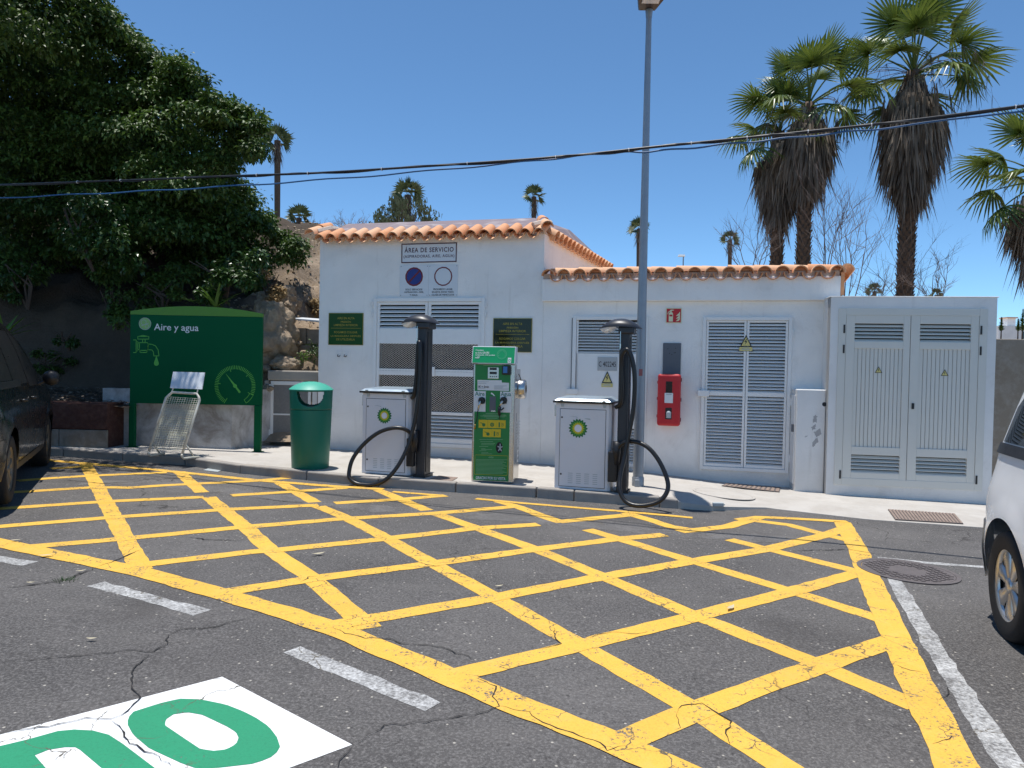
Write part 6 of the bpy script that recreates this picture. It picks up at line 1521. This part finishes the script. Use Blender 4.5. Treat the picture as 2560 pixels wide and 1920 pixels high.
def palm(label, x, y, zc, zg, scale, seed, skirt_len, skirt_w, nfr, trunk_r, lean=0.0, name='fan_palm', skirt_top=.0, spec=None, tassels=14):
    rn = random.Random(seed); o = empty(name, (x, y, zg)); tag(o, label, 'palm tree', 'tall fan palms behind the cabinet'); H = zc - zg
    # trunk with old leaf bases
    b = MB(); n = 14; b.tube([(lean * t * t, 0, H * t) for t in [k / 10 for k in range(11)]], [trunk_r * (1.05 - .15 * k / 10) for k in range(11)], n); tk = b.build('trunk', m_palmtrunk, o, smooth=True)
    b = MB(); z = max(0, H - 9.0); row = 0
    while z < H - .2:
        for k in range(9):
            a = 2 * pi * (k + .5 * (row % 2)) / 9 + rn.uniform(-.1, .1); r_ = trunk_r * .95; w = .085; l = rn.uniform(.13, .22)
            xx = lean * (z / H) ** 2; d = Vector((cos(a), sin(a), 0)); s_ = Vector((-sin(a), cos(a), 0)); p = Vector((xx, 0, z)) + d * r_
            b.add([tuple(p - s_ * w), tuple(p + s_ * w), tuple(p + d * .07 + s_ * w * .4 + Vector((0, 0, l))), tuple(p + d * .09 - s_ * w * .4 + Vector((0, 0, l)))], [(0, 1, 2, 3)])
        z += .15; row += 1
    b.build('leaf_base', m_palmtrunk, tk, recalc=False)
    # dead skirt: layered hanging strips
    b = MB(); N = 3600
    for i in range(N):
        t = rn.random(); a = rn.uniform(0, 2 * pi)
        z0 = -.15 - skirt_len * t * .72; prof = skirt_w * (.28 + .72 * sm(0, .42, t)) * (1 - .62 * sm(.5, 1.0, t))
        prof *= 1 + .38 * noise.noise(Vector((cos(a) * 1.3 + seed, sin(a) * 1.3, t * 3.0))) ; r_ = prof * rn.uniform(.55, 1.08); L = rn.uniform(.35, 1.0) * scale * (1.5 if rn.random() < .12 else 1)
        p = Vector((r_ * .75 * cos(a), r_ * .75 * sin(a), z0)); d = Vector((cos(a) * rn.uniform(.0, .32) + rn.gauss(0, .07), sin(a) * rn.uniform(.0, .32) + rn.gauss(0, .07), -1)).normalized(); s_ = Vector((-sin(a + rn.gauss(0, .8)), cos(a + rn.gauss(0, .8)), rn.gauss(0, .1))); w = rn.uniform(.012, .05)
        q = p + d * L; m_ = p + d * L * .5
        b.add([tuple(p - s_ * w), tuple(p + s_ * w), tuple(m_ + s_ * w * .8), tuple(q), tuple(m_ - s_ * w * .8)], [(0, 1, 2, 4), (4, 2, 3)])
    for i in range(44):          # hanging dead fans that fray the outline
        a = rn.uniform(0, 2 * pi); t = rn.random(); r_ = skirt_w * rn.uniform(.7, 1.12) * (1 - .35 * t); p = Vector((r_ * cos(a), r_ * sin(a), -.4 - skirt_len * .6 * t))
        for k in range(16):
            g_ = rn.gauss(0, .22); q = p + Vector((cos(a + g_) * .18, sin(a + g_) * .18, -rn.uniform(.5, .95) * scale)); s_ = Vector((-sin(a), cos(a), 0)) * .016; b.add([tuple(p - s_), tuple(p + s_), tuple(q)], [(0, 1, 2)])
    ob = b.build('dead_skirt', m_thatch, o, recalc=False); ob.location = (lean, 0, H)
    b = MB()
    for i in range(tassels):           # dead flower stalks arching out and down
        a = rn.uniform(0, 2 * pi); l = rn.uniform(.9, 1.7) * scale; P = [Vector((0, 0, -.1))]
        for k in range(1, 7):
            t = k / 6; P.append(Vector((cos(a) * l * sin(t * 1.5), sin(a) * l * sin(t * 1.5), .45 * sin(t * 2.4) - 1.6 * t ** 2.6)))
        b.tube(P, [.014, .012, .011, .009, .007, .005, .003], 4)
        for k in range(18):
            p = P[rn.randint(3, 6)]; b.tube([p, p + Vector((rn.gauss(0, .1), rn.gauss(0, .1), -rn.uniform(.2, .7)))], [.006, .002], 3)
    ob = b.build('flower_stalk', m_thatch, o, recalc=False); ob.location = (lean, 0, H)
    # live fronds
    for i in range(nfr):
        t = i / nfr; az_ = i * 2.39996 + rn.uniform(-.2, .2); el = R(82) - R(118) * t ** 1.15 + rn.uniform(-.12, .12)
        f = fans[3] if t < .12 else fans[0 if t < .4 else (1 if t < .72 else 2)]
        fr = link('frond', f, o, (lean, 0, H + .05 - .25 * t)); s_ = scale * rn.uniform(.88, 1.1)
        fr.rotation_euler = (Matrix.Rotation(az_, 4, 'Z') @ Matrix.Rotation(el, 4, 'X') @ Matrix.Rotation(rn.uniform(-.5, .5), 4, 'Y')).to_euler(); fr.scale = (s_, s_, s_)
    return o
def pp(px, py, Y): return at(px, py, Y)
c_ = pp(2278, 178, 26); palm('tallest fan palm with wide dead skirt right of the lamp post', c_.x, 26, c_.z, -.4, 1.55, 3, 5.6, 1.4, 22, .27, .1, tassels=20)
c_ = pp(2018, 258, 26.5); palm('middle fan palm with long narrow dead skirt', c_.x, 26.5, c_.z, -.4, 1.38, 5, 3.8, 1.15, 19, .24, .05, tassels=6)
c_ = pp(1952, 330, 27.5); palm('shorter fan palm leaning left behind the middle palm', c_.x, 27.5, c_.z, -.4, 1.2, 9, 4.1, 1.0, 15, .22, -.05, tassels=8)
c_ = pp(2610, 440, 21); palm('fan palm cut off by the right edge of the view', c_.x, 21, c_.z, -.4, 1.25, 14, 3.0, 1.0, 20, .24, tassels=6)
# far palms
def farpalm(label, px, py, Y, r_px, base_py, seed, live=16, dead=10, group='small distant palms on the skyline'):
    rn = random.Random(seed); c_ = at(px, py, Y); o = empty('distant_palm', (c_.x, Y, .8)); tag(o, label, 'palm tree', group); Hh = c_.z - .8; s_ = r_px * Y / FPX / 1.5
    b = MB(); b.tube([(0, 0, 0), (.1, 0, Hh * .5), (0, 0, Hh)], [.25 * s_, .22 * s_, .26 * s_], 7); b.build('trunk', m_palmtrunk, o)
    b = MB()
    for i in range(live):
        a = i * 2.4 + rn.uniform(-.2, .2); e = R(85 - 120 * (i / live) ** 1.1); d = Vector((cos(a) * cos(e), sin(a) * cos(e), sin(e))); p0 = Vector((0, 0, Hh)) + d * .55 * s_
        sd_ = Vector((-sin(a), cos(a), 0)); up_ = sd_.cross(d); ro = rn.uniform(-1.35, 1.35); sd_ = sd_ * cos(ro) + up_ * sin(ro)
        for k in range(11):
            g_ = R(-75 + 15 * k); q = d * cos(g_) + sd_ * sin(g_); e_ = p0 + q * .95 * s_ * rn.uniform(.85, 1.1) + Vector((0, 0, -.22 * s_ * rn.random())); w = (d * -sin(g_) + sd_ * cos(g_)) * .085 * s_; m_ = p0 + q * .5 * s_
            b.add([tuple(p0), tuple(m_ + w), tuple(e_), tuple(m_ - w)], [(0, 1, 2, 3)])
        b.add([tuple(Vector((0, 0, Hh)) - sd_ * .02), tuple(Vector((0, 0, Hh)) + sd_ * .02), tuple(p0)], [(0, 1, 2)])
    b.build('crown', m_frond_far, o, recalc=False)
    b = MB()
    for i in range(dead * 14):
        a = rn.uniform(0, 6.28); z0 = Hh - rn.uniform(.2, 1.6) * s_; r_ = .3 * s_; p = Vector((cos(a) * r_, sin(a) * r_, z0)); q = p + Vector((cos(a) * .3 * s_, sin(a) * .3 * s_, -rn.uniform(.4, .9) * s_)); w = Vector((-sin(a), cos(a), 0)) * .03 * s_; b.add([tuple(p - w), tuple(p + w), tuple(q)], [(0, 1, 2)])
    b.build('dead_skirt', m_thatch, o, recalc=False)
farpalm('slender palm on the ridge just right of the dark tree', 694, 352, 60, 46, 560, 1, 15, 9)
farpalm('low palm tuft on the ridge left of the white building', 748, 545, 45, 40, 590, 2, 15, 2)
farpalm('palm rising out of a pepper tree above the tile roof', 1020, 488, 60, 50, 620, 3, 15, 8)
farpalm('small palm standing above the right corner of the tile roof', 1335, 492, 70, 36, 600, 4, 14, 8)
farpalm('small palm half hidden behind the lamp post', 1597, 572, 70, 34, 740, 5, 13, 9)
farpalm('small palm among bare twigs left of the big palms', 1825, 600, 70, 30, 740, 6, 14, 8)
farpalm('tiny palm above the tall cabinet left of the thick trunk', 2186, 728, 80, 26, 790, 7, 12, 2)
farpalm('tiny palm above the tall cabinet right of the thick trunk', 2340, 738, 85, 22, 790, 8, 12, 2)
# pepper tree and dry shrubs on the ridge
c_ = at(1010, 545, 58); o = empty('pepper_tree', (c_.x, 58, c_.z - 3.5)); tag(o, 'airy olive pepper tree behind the tile roof', 'tree'); b = MB(); tb_ = MB(); tb_.tube([(.2, 0, -c_.z + 4.0), (0, 0, 0)], [.22, .12], 8)
for i in range(38):
    a = rnd.uniform(0, 6.28); r_ = 2.9 * math.sqrt(rnd.random()); top = 3.0 + 2.0 * (1 - (r_ / 3.0) ** 2) + rnd.gauss(0, .45); p = Vector((r_ * cos(a), r_ * sin(a) * .6, top))
    tb_.tube([(0, 0, 0), (p.x * .35, p.y * .35, top * .55), tuple(p)], [.09, .045, .010], 5)
    for k in range(rnd.randint(20, 70)):
        q = p + Vector((rnd.gauss(0, .26), rnd.gauss(0, .26), rnd.uniform(-1.1, .2))); L = rnd.uniform(.12, .42); w = .03
        b.add([(q.x - w, q.y, q.z), (q.x + w, q.y, q.z), (q.x + rnd.gauss(0, .08) + w, q.y, q.z - L), (q.x + rnd.gauss(0, .08), q.y, q.z - L * 1.1)], [(0, 1, 2, 3)])
tb_.build('trunk', m_twig, o); b.build('crown', m_olive, o, recalc=False)
def bare(label, px, py_base, Y, h_px, w_px, seed, mat=None, n=5, name='bare_shrub', group='leafless shrubs on the skyline', bend=.25, depth=4, r0=.02):
    rn = random.Random(seed); c_ = at(px, py_base, Y); H = h_px * Y / FPX; Wd = w_px * Y / FPX; b = MB()
    if px < 1000: c_.z = min(c_.z, hz(c_.x, Y) + .02)
    o = empty(name, c_); tag(o, label, 'shrub', group)
    if px > 1000: b.tube([(.1, .1, -.2 - c_.z), (0, 0, .15)], [.07, .05], 6)
    def grow(p, d, L, r_, lev):
        P = [p]; dd = d.copy()
        for k in range(4): dd = (dd + Vector((rn.gauss(0, bend * .4), rn.gauss(0, bend * .4), rn.gauss(.04, bend * .22)))).normalized(); P.append(P[-1] + dd * L / 4)
        b.tube(P, [r_, r_ * .9, r_ * .78, r_ * .66, r_ * .5], 4 if lev < 2 else 3, cap=False)
        if lev <= 0: return
        for k in range(rn.randint(3, 4)):
            q = P[rn.randint(1, 4)]; nd_ = (dd + Vector((rn.gauss(0, .5), rn.gauss(0, .35), rn.gauss(.05, .3)))).normalized(); grow(q, nd_, L * rn.uniform(.5, .75), r_ * .55, lev - 1)
    for i in range(n):
        t = (i + .5) / n * 2 - 1; grow(Vector((t * Wd * .12, 0, 0)), Vector((t * Wd / H * 1.0 + rn.gauss(0, .06), rn.gauss(0, .15), 1)).normalized(), H * rn.uniform(.42, .6), r0, depth - 1)
    b.build('twigs', mat or m_twig, o, smooth=True, recalc=False)
bare('wide bare shrub left of the big palm trunks', 1880, 690, 24, 170, 150, 21, n=5)
bare('tall bare shrub right of the middle palm', 2065, 700, 22, 270, 60, 22, n=4, bend=.18)
bare('bare arching shrub above the cabinet corner', 2120, 770, 21, 290, 110, 23, n=4, bend=.25)
bare('thin bare bush above the left part of the cabinet', 2190, 770, 20, 130, 90, 24, n=4, r0=.014)
bare('bare bush tangled around the tallest palm trunk', 2270, 780, 24, 220, 100, 25, n=4, r0=.014)
bare('rounded wispy bush right of the tallest palm', 2345, 780, 23, 150, 70, 26, n=5, bend=.4)
bare('grey dry shrub on the ridge beside the low palm', 770, 606, 19, 62, 80, 27, m_drytwig, 7, 'dry_shrub', 'dry shrubs on the ridge', r0=.011)
bare('grey dry shrub behind the left end of the tile roof', 880, 588, 19, 58, 110, 28, m_drytwig, 8, 'dry_shrub', 'dry shrubs on the ridge', r0=.011)
bare('dead silvery shrub on the slope under the low palm', 725, 640, 17.5, 70, 60, 29, m_drytwig, 6, 'dry_shrub', 'dry shrubs on the ridge', r0=.014)
bare('brown dry shrub on the slope above the building edge', 785, 690, 17, 60, 60, 30, m_twig, 5, 'dry_shrub', 'dry shrubs on the ridge', r0=.008)
# far street lamp and far house
c_ = at(1708, 660, 60); o = empty('distant_lamp', (c_.x, 60, c_.z - 6)); tag(o, 'tiny distant street lamp above the low annexe roof', 'lamp post')
b = MB(); b.lathe([(.08, -5.0), (.05, 6.6)], 8); b.build('pole', m_galv, o)
b = MB(); b.add([(-.45, -.15, 6.62), (.12, -.15, 6.62), (.12, .15, 6.62), (-.45, .15, 6.62), (-.4, -.1, 6.78), (.1, -.1, 6.78), (.1, .1, 6.78), (-.4, .1, 6.78)], [(3,2,1,0),(4,5,6,7),(0,1,5,4),(1,2,6,5),(2,3,7,6),(3,0,4,7)]); b.build('lantern', m_print_w, o)
c_ = at(2535, 828, 75); o = empty('distant_house', (c_.x, 75, c_.z - 4)); tag(o, 'pale distant house with a white roof box above the boundary wall', 'house')
b = MB(); b.box(-1.6, 3.5, 0, 4, -4, 4.55); b.build('wall', m_stucco2, o)
b = MB(); b.box(-.35, .5, .5, 1.5, 4.55, 5.4); b.build('roof_box', m_stucco, o); b = MB(); b.box(-.5, .65, .35, 1.65, 5.4, 5.52); b.build('roof_slab', m_tile2, o)
for xx in (.9, 2.0): b = MB(); b.box(xx, xx + .5, -.04, .02, 3.2, 4.0); b.build('window', m_glass, o)
def conifer(label, px, py, Y, h, seed):
    rn = random.Random(seed); c_ = at(px, py, Y); o = empty('conifer', c_); tag(o, label, 'tree', 'distant conifers by the house'); b = MB(); b.tube([(0, 0, -7.5), (0, 0, h)], [.16, .03], 6); b.build('trunk', m_bark, o); b = MB()
    for i in range(260):
        t = rn.random(); a = rn.uniform(0, 6.28); r_ = (1 - t) * h * .22 + .1; p = Vector((0, 0, t * h)); q = p + Vector((cos(a) * r_, sin(a) * r_, .15 * h * (1 - t))); s_ = Vector((-sin(a), cos(a), 0)) * .07; b.add([tuple(p - s_), tuple(p + s_), tuple(q)], [(0, 1, 2)])
    b.build('crown', m_leaf, o, recalc=False)
conifer('dark conifer left of the distant house', 2503, 828, 70, 1.4, 1); conifer('dark conifer right of the distant house', 2556, 828, 70, 2.2, 2); conifer('small conifer beside the distant roof box', 2545, 828, 68, 1.2, 3)

# ================================================================== CARS (tall compact vans, x forward, right side is -y)
def van(label, loc, heading, paint, hub, cat='van'):
    gl_ = m_glass if paint is m_carwhite else m_glassdusty
    rt = empty('parked_van', loc, heading); tag(rt, label, cat)
    HW = .90; XR, XF = -1.36, 1.37; RA = .385; RW = .318; X0, X1 = -2.12, 2.22
    def ztop(x):
        P = [(-2.12, .62), (-2.09, .86), (-2.02, 1.06), (-1.95, 1.28), (-1.885, 1.48), (-1.80, 1.65), (-1.68, 1.76), (-1.45, 1.80), (-.6, 1.815), (.1, 1.79), (.42, 1.71), (.75, 1.50), (1.12, 1.22), (1.3, 1.095), (1.6, 1.03), (1.9, .95), (2.08, .86), (2.18, .72), (2.22, .58)]
        for a, c in zip(P, P[1:]):
            if x <= c[0]: t = (x - a[0]) / (c[0] - a[0]); return a[1] + (c[1] - a[1]) * max(0, t)
        return P[-1][1]
    def zbot(x):
        z = .235 + .05 * max(0, abs(x) - 1.8)
        for xw in (XR, XF):
            d = abs(x - xw)
            if d < RA: z = max(z, .318 + math.sqrt(RA * RA - d * d))
        return z
    def belt(x): return 1.03 + .03 * sm(-.5, 1.4, -x)
    def sy(x, z):
        w = HW * (1 - .17 * sm(1.55, 2.22, x) ** 1.4 - .16 * sm(-1.62, -2.12, x) ** 1.6)
        w -= .035 * (max(0, .5 - z) / .3) ** 2 * (1 if z < .5 else 0)
        w += .018 * math.exp(-((z - .70) / .22) ** 2) - .018 - .045 * sm(.75, 1.08, z)
        if z > belt(x): w -= .23 * (z - belt(x)) / .75 + .10 * ((z - belt(x)) / .78) ** 4
        for xw in (XR, XF):       # flared arches
            d = math.hypot(x - xw, z - .318); w += .020 * math.exp(-((d - .40) / .055) ** 2) * (1 if z > .25 else 0)
        return w
    nx, nz = 150, 22; b = MB()
    xs_ = [X0 + (X1 - X0) * i / nx for i in range(nx + 1)]
    for side in (-1, 1):
        base = len(b.v)
        for x in xs_:
            zt, zb = ztop(x), zbot(x); zt = max(zt, zb + .02)
            for j in range(nz + 1):
                t = j / nz; z = zb + (zt - zb) * t; b.v.append((x, side * sy(x, z), z))
        for i in range(nx):
            for j in range(nz):
                q = base + i * (nz + 1) + j; b.f.append((q, q + 1, q + nz + 2, q + nz + 1)); b.m.append(0)
    off = (nx + 1) * (nz + 1); m = 8; base = len(b.v)
    for i, x in enumerate(xs_):        # roof / bonnet / tail between the two sides
        y0_, zt = sy(x, max(ztop(x), zbot(x) + .02)), max(ztop(x), zbot(x) + .02)
        for k in range(m + 1):
            t = -1 + 2 * k / m; b.v.append((x, y0_ * t, zt + .055 * (1 - t ** 2) ** .6 * (1 if abs(t) < 1 else 0)))
    for i in range(nx):
        for k in range(m): q = base + i * (m + 1) + k; b.f.append((q, q + 1, q + m + 2, q + m + 1)); b.m.append(0)
    for xi in (0, nx):                 # end caps
        x = xs_[xi]; zt, zb = ztop(x), zbot(x); w0, w1 = sy(x, zb), sy(x, zt); b.add([(x, -w0, zb), (x, w0, zb), (x, w1, zt), (x, -w1, zt)], [(0, 1, 2, 3)])
    o = b.build('body', paint, rt, smooth=True); md = o.modifiers.new('weld', 'WELD'); md.merge_threshold = .0015
    b = MB(); b.box(-1.9, 1.95, -.70, .70, .22, .50); b.build('underbody', m_dark, rt)
    def patch(pts_x, zlo, zhi, name, mat, lift=.004, n=14, nzz=6, side=-1):
        b = MB()
        for i in range(n + 1):
            t = i / n; x = pts_x[0] + (pts_x[1] - pts_x[0]) * t; a, c = zlo(x), zhi(x)
            for j in range(nzz + 1): z = a + (c - a) * j / nzz; b.v.append((x, side * (sy(x, z) + lift), z))
        for i in range(n):
            for j in range(nzz): q = i * (nzz + 1) + j; b.f.append((q, q + 1, q + nzz + 2, q + nzz + 1)); b.m.append(0)
        return b.build(name, mat, rt, smooth=True)
    for side in (-1, 1):
        top = lambda x: min(ztop(x) - .10, 1.64)
        patch((-1.72, -.80), lambda x: 1.13, lambda x: min(top(x) - .01, 1.15 + 1.4 * (x + 1.86)), 'quarter_window', gl_, side=side)
        patch((-.74, .14), lambda x: 1.08, lambda x: top(x), 'sliding_door_window', gl_, side=side)
        patch((.20, .93), lambda x: 1.04, lambda x: min(top(x), ztop(x) - .12), 'front_window', gl_, side=side)
        patch((-1.80, -.45), lambda x: 1.06, lambda x: 1.125, 'door_rail', m_black, .012, side=side)
        for xs0 in (-.77, .17):
            patch((xs0 - .004, xs0 + .004), lambda x: .30, lambda x: 1.6, 'door_seam', m_print_k, .0035, 1, 16, side)
        patch((.98, .988), lambda x: .72, lambda x: 1.1, 'door_seam', m_print_k, .0035, 1, 10, side)
        patch((-.9, .95), lambda x: .245, lambda x: .315, 'sill_trim', m_black, .006, 20, 2, side)
        patch((-2.11, -1.74), lambda x: max(zbot(x), .26), lambda x: .62, 'rear_bumper', paint, .012, 12, 6, side)
        patch((1.76, 2.2), lambda x: max(zbot(x), .26), lambda x: .60, 'front_bumper', paint if paint is m_carwhite else m_black, .010, 12, 6, side)
        patch((1.74, 2.12), lambda x: .70, lambda x: min(.90, ztop(x) - .03), 'headlight', m_lens, .008, 10, 4, side)
        patch((-2.115, -2.0), lambda x: .78, lambda x: min(1.3, ztop(x) - .02), 'tail_light', m_red, .007, 6, 8, side)
        for xh in (-.62, .05):
            b = MB(); z = .92; b.tube([(xh, side * (sy(xh, z) + .005), z), (xh + .03, side * (sy(xh, z) + .045), z), (xh + .17, side * (sy(xh + .17, z) + .045), z), (xh + .2, side * (sy(xh + .2, z) + .005), z)], .013, 8); b.build('door_handle', m_carblack if paint is not m_carwhite else m_carwhite, rt, smooth=True)
        b = MB(); b.lathe([(0, -.09), (.05, -.085), (.085, -.05), (.095, .0), (.085, .04), (.05, .06), (0, .062)], 14, .95, side * (sy(.9, 1.1) + .15), 1.12, 'x'); b.build('mirror', m_black, rt, smooth=True)
        b = MB(); b.tube([(.92, side * (sy(.9, 1.05) - .01), 1.04), (.94, side * (sy(.9, 1.1) + .1), 1.09)], .02, 8); b.build('mirror_arm', m_black, rt)
    b = MB(); n = 10
    for i in range(n + 1):
        x = .48 + (1.22 - .48) * i / n
        for k in range(9): t = -1 + k / 4; b.v.append((x, .93 * t * sy(x, ztop(x)), ztop(x) + .055 * (1 - t * t) ** .6 + .004 if abs(t) < 1 else ztop(x) + .004))
    for i in range(n):
        for k in range(8): q = i * 9 + k; b.f.append((q, q + 1, q + 10, q + 9)); b.m.append(0)
    b.build('windscreen', m_glass, rt, smooth=True)
    for xw in (XR, XF):
        for side in (-1, 1):
            y = side * .80
            b = MB(); b.lathe([(.205, -.09), (.27, -.10), (.305, -.092), (.318, -.07), (.318, .07), (.305, .092), (.27, .10), (.215, .095), (.205, .06), (.205, -.09)], 48, xw, y, .318, 'y'); wl = b.build('wheel', m_tyre, rt, smooth=True)
            b = MB(); yo = side
            b.lathe([(.0, yo * .045), (.19, yo * .045), (.2, yo * .03), (.2, yo * -.02)], 40, xw, y, .318, 'y'); b.build('rim_back', m_hubdark if hub is m_hubdark else m_dark, wl, smooth=True)
            b = MB(); b.lathe([(.19, yo * .062), (.206, yo * .088), (.216, yo * .085), (.207, yo * .06)], 48, xw, y, .318, 'y'); b.build('rim_edge', hub, wl, smooth=True)
            b = MB(); b.lathe([(.0, yo * .083), (.03, yo * .083), (.045, yo * .075), (.05, yo * .05)], 20, xw, y, .318, 'y'); b.build('hub', hub, wl, smooth=True)
            for k in range(7):
                a = 2 * pi * k / 7 + .2; b = MB(); ca, sa = cos(a), sin(a)
                V = []
                for (r_, w, h) in ((.035, .022, .072), (.11, .036, .074), (.165, .05, .078), (.20, .062, .070)):
                    for (s_, hh) in ((-1, -.018), (-.7, 0), (.7, 0), (1, -.018)): V.append((xw + r_ * ca - s_ * w * sa, y + yo * (h + hh), .318 + r_ * sa + s_ * w * ca))
                F_ = [(4*i+j, 4*i+j+1, 4*i+j+5, 4*i+j+4) for i in range(3) for j in range(3)]; b.add(V, F_); b.build('spoke', hub, wl, smooth=True)
    return rt
# white van, nose towards the viewer's side, tail at the wall: right rear wheel stands at the surveyed contact
th = R(18.4); wc = gnd(2522, 1600) + Vector((.075, 0, 0))
ax_ = Vector((-sin(th), -cos(th)))                      # forward (towards the camera side)
rt_ = Vector((ax_.y, -ax_.x))                            # right-hand side
base = Vector((wc.x, wc.y)) - ax_ * (-1.36) - rt_ * .80
van('white compact van parked at the right edge, tail towards the wall', (base.x, base.y, zr(base.x)), math.atan2(ax_.y, ax_.x), m_carwhite, m_chrome)
fw = Vector((-5.95, 8.95, 0))
th2 = R(-27.1); ax2 = Vector((sin(th2), cos(th2))); rt2 = Vector((ax2.y, -ax2.x))
base = Vector((fw.x, fw.y)) - ax2 * 1.37 - rt2 * .80
van('dusty black compact van parked at the left edge under the tree', (base.x, base.y, zr(base.x)), math.atan2(ax2.y, ax2.x), m_carblack, m_hubdark)
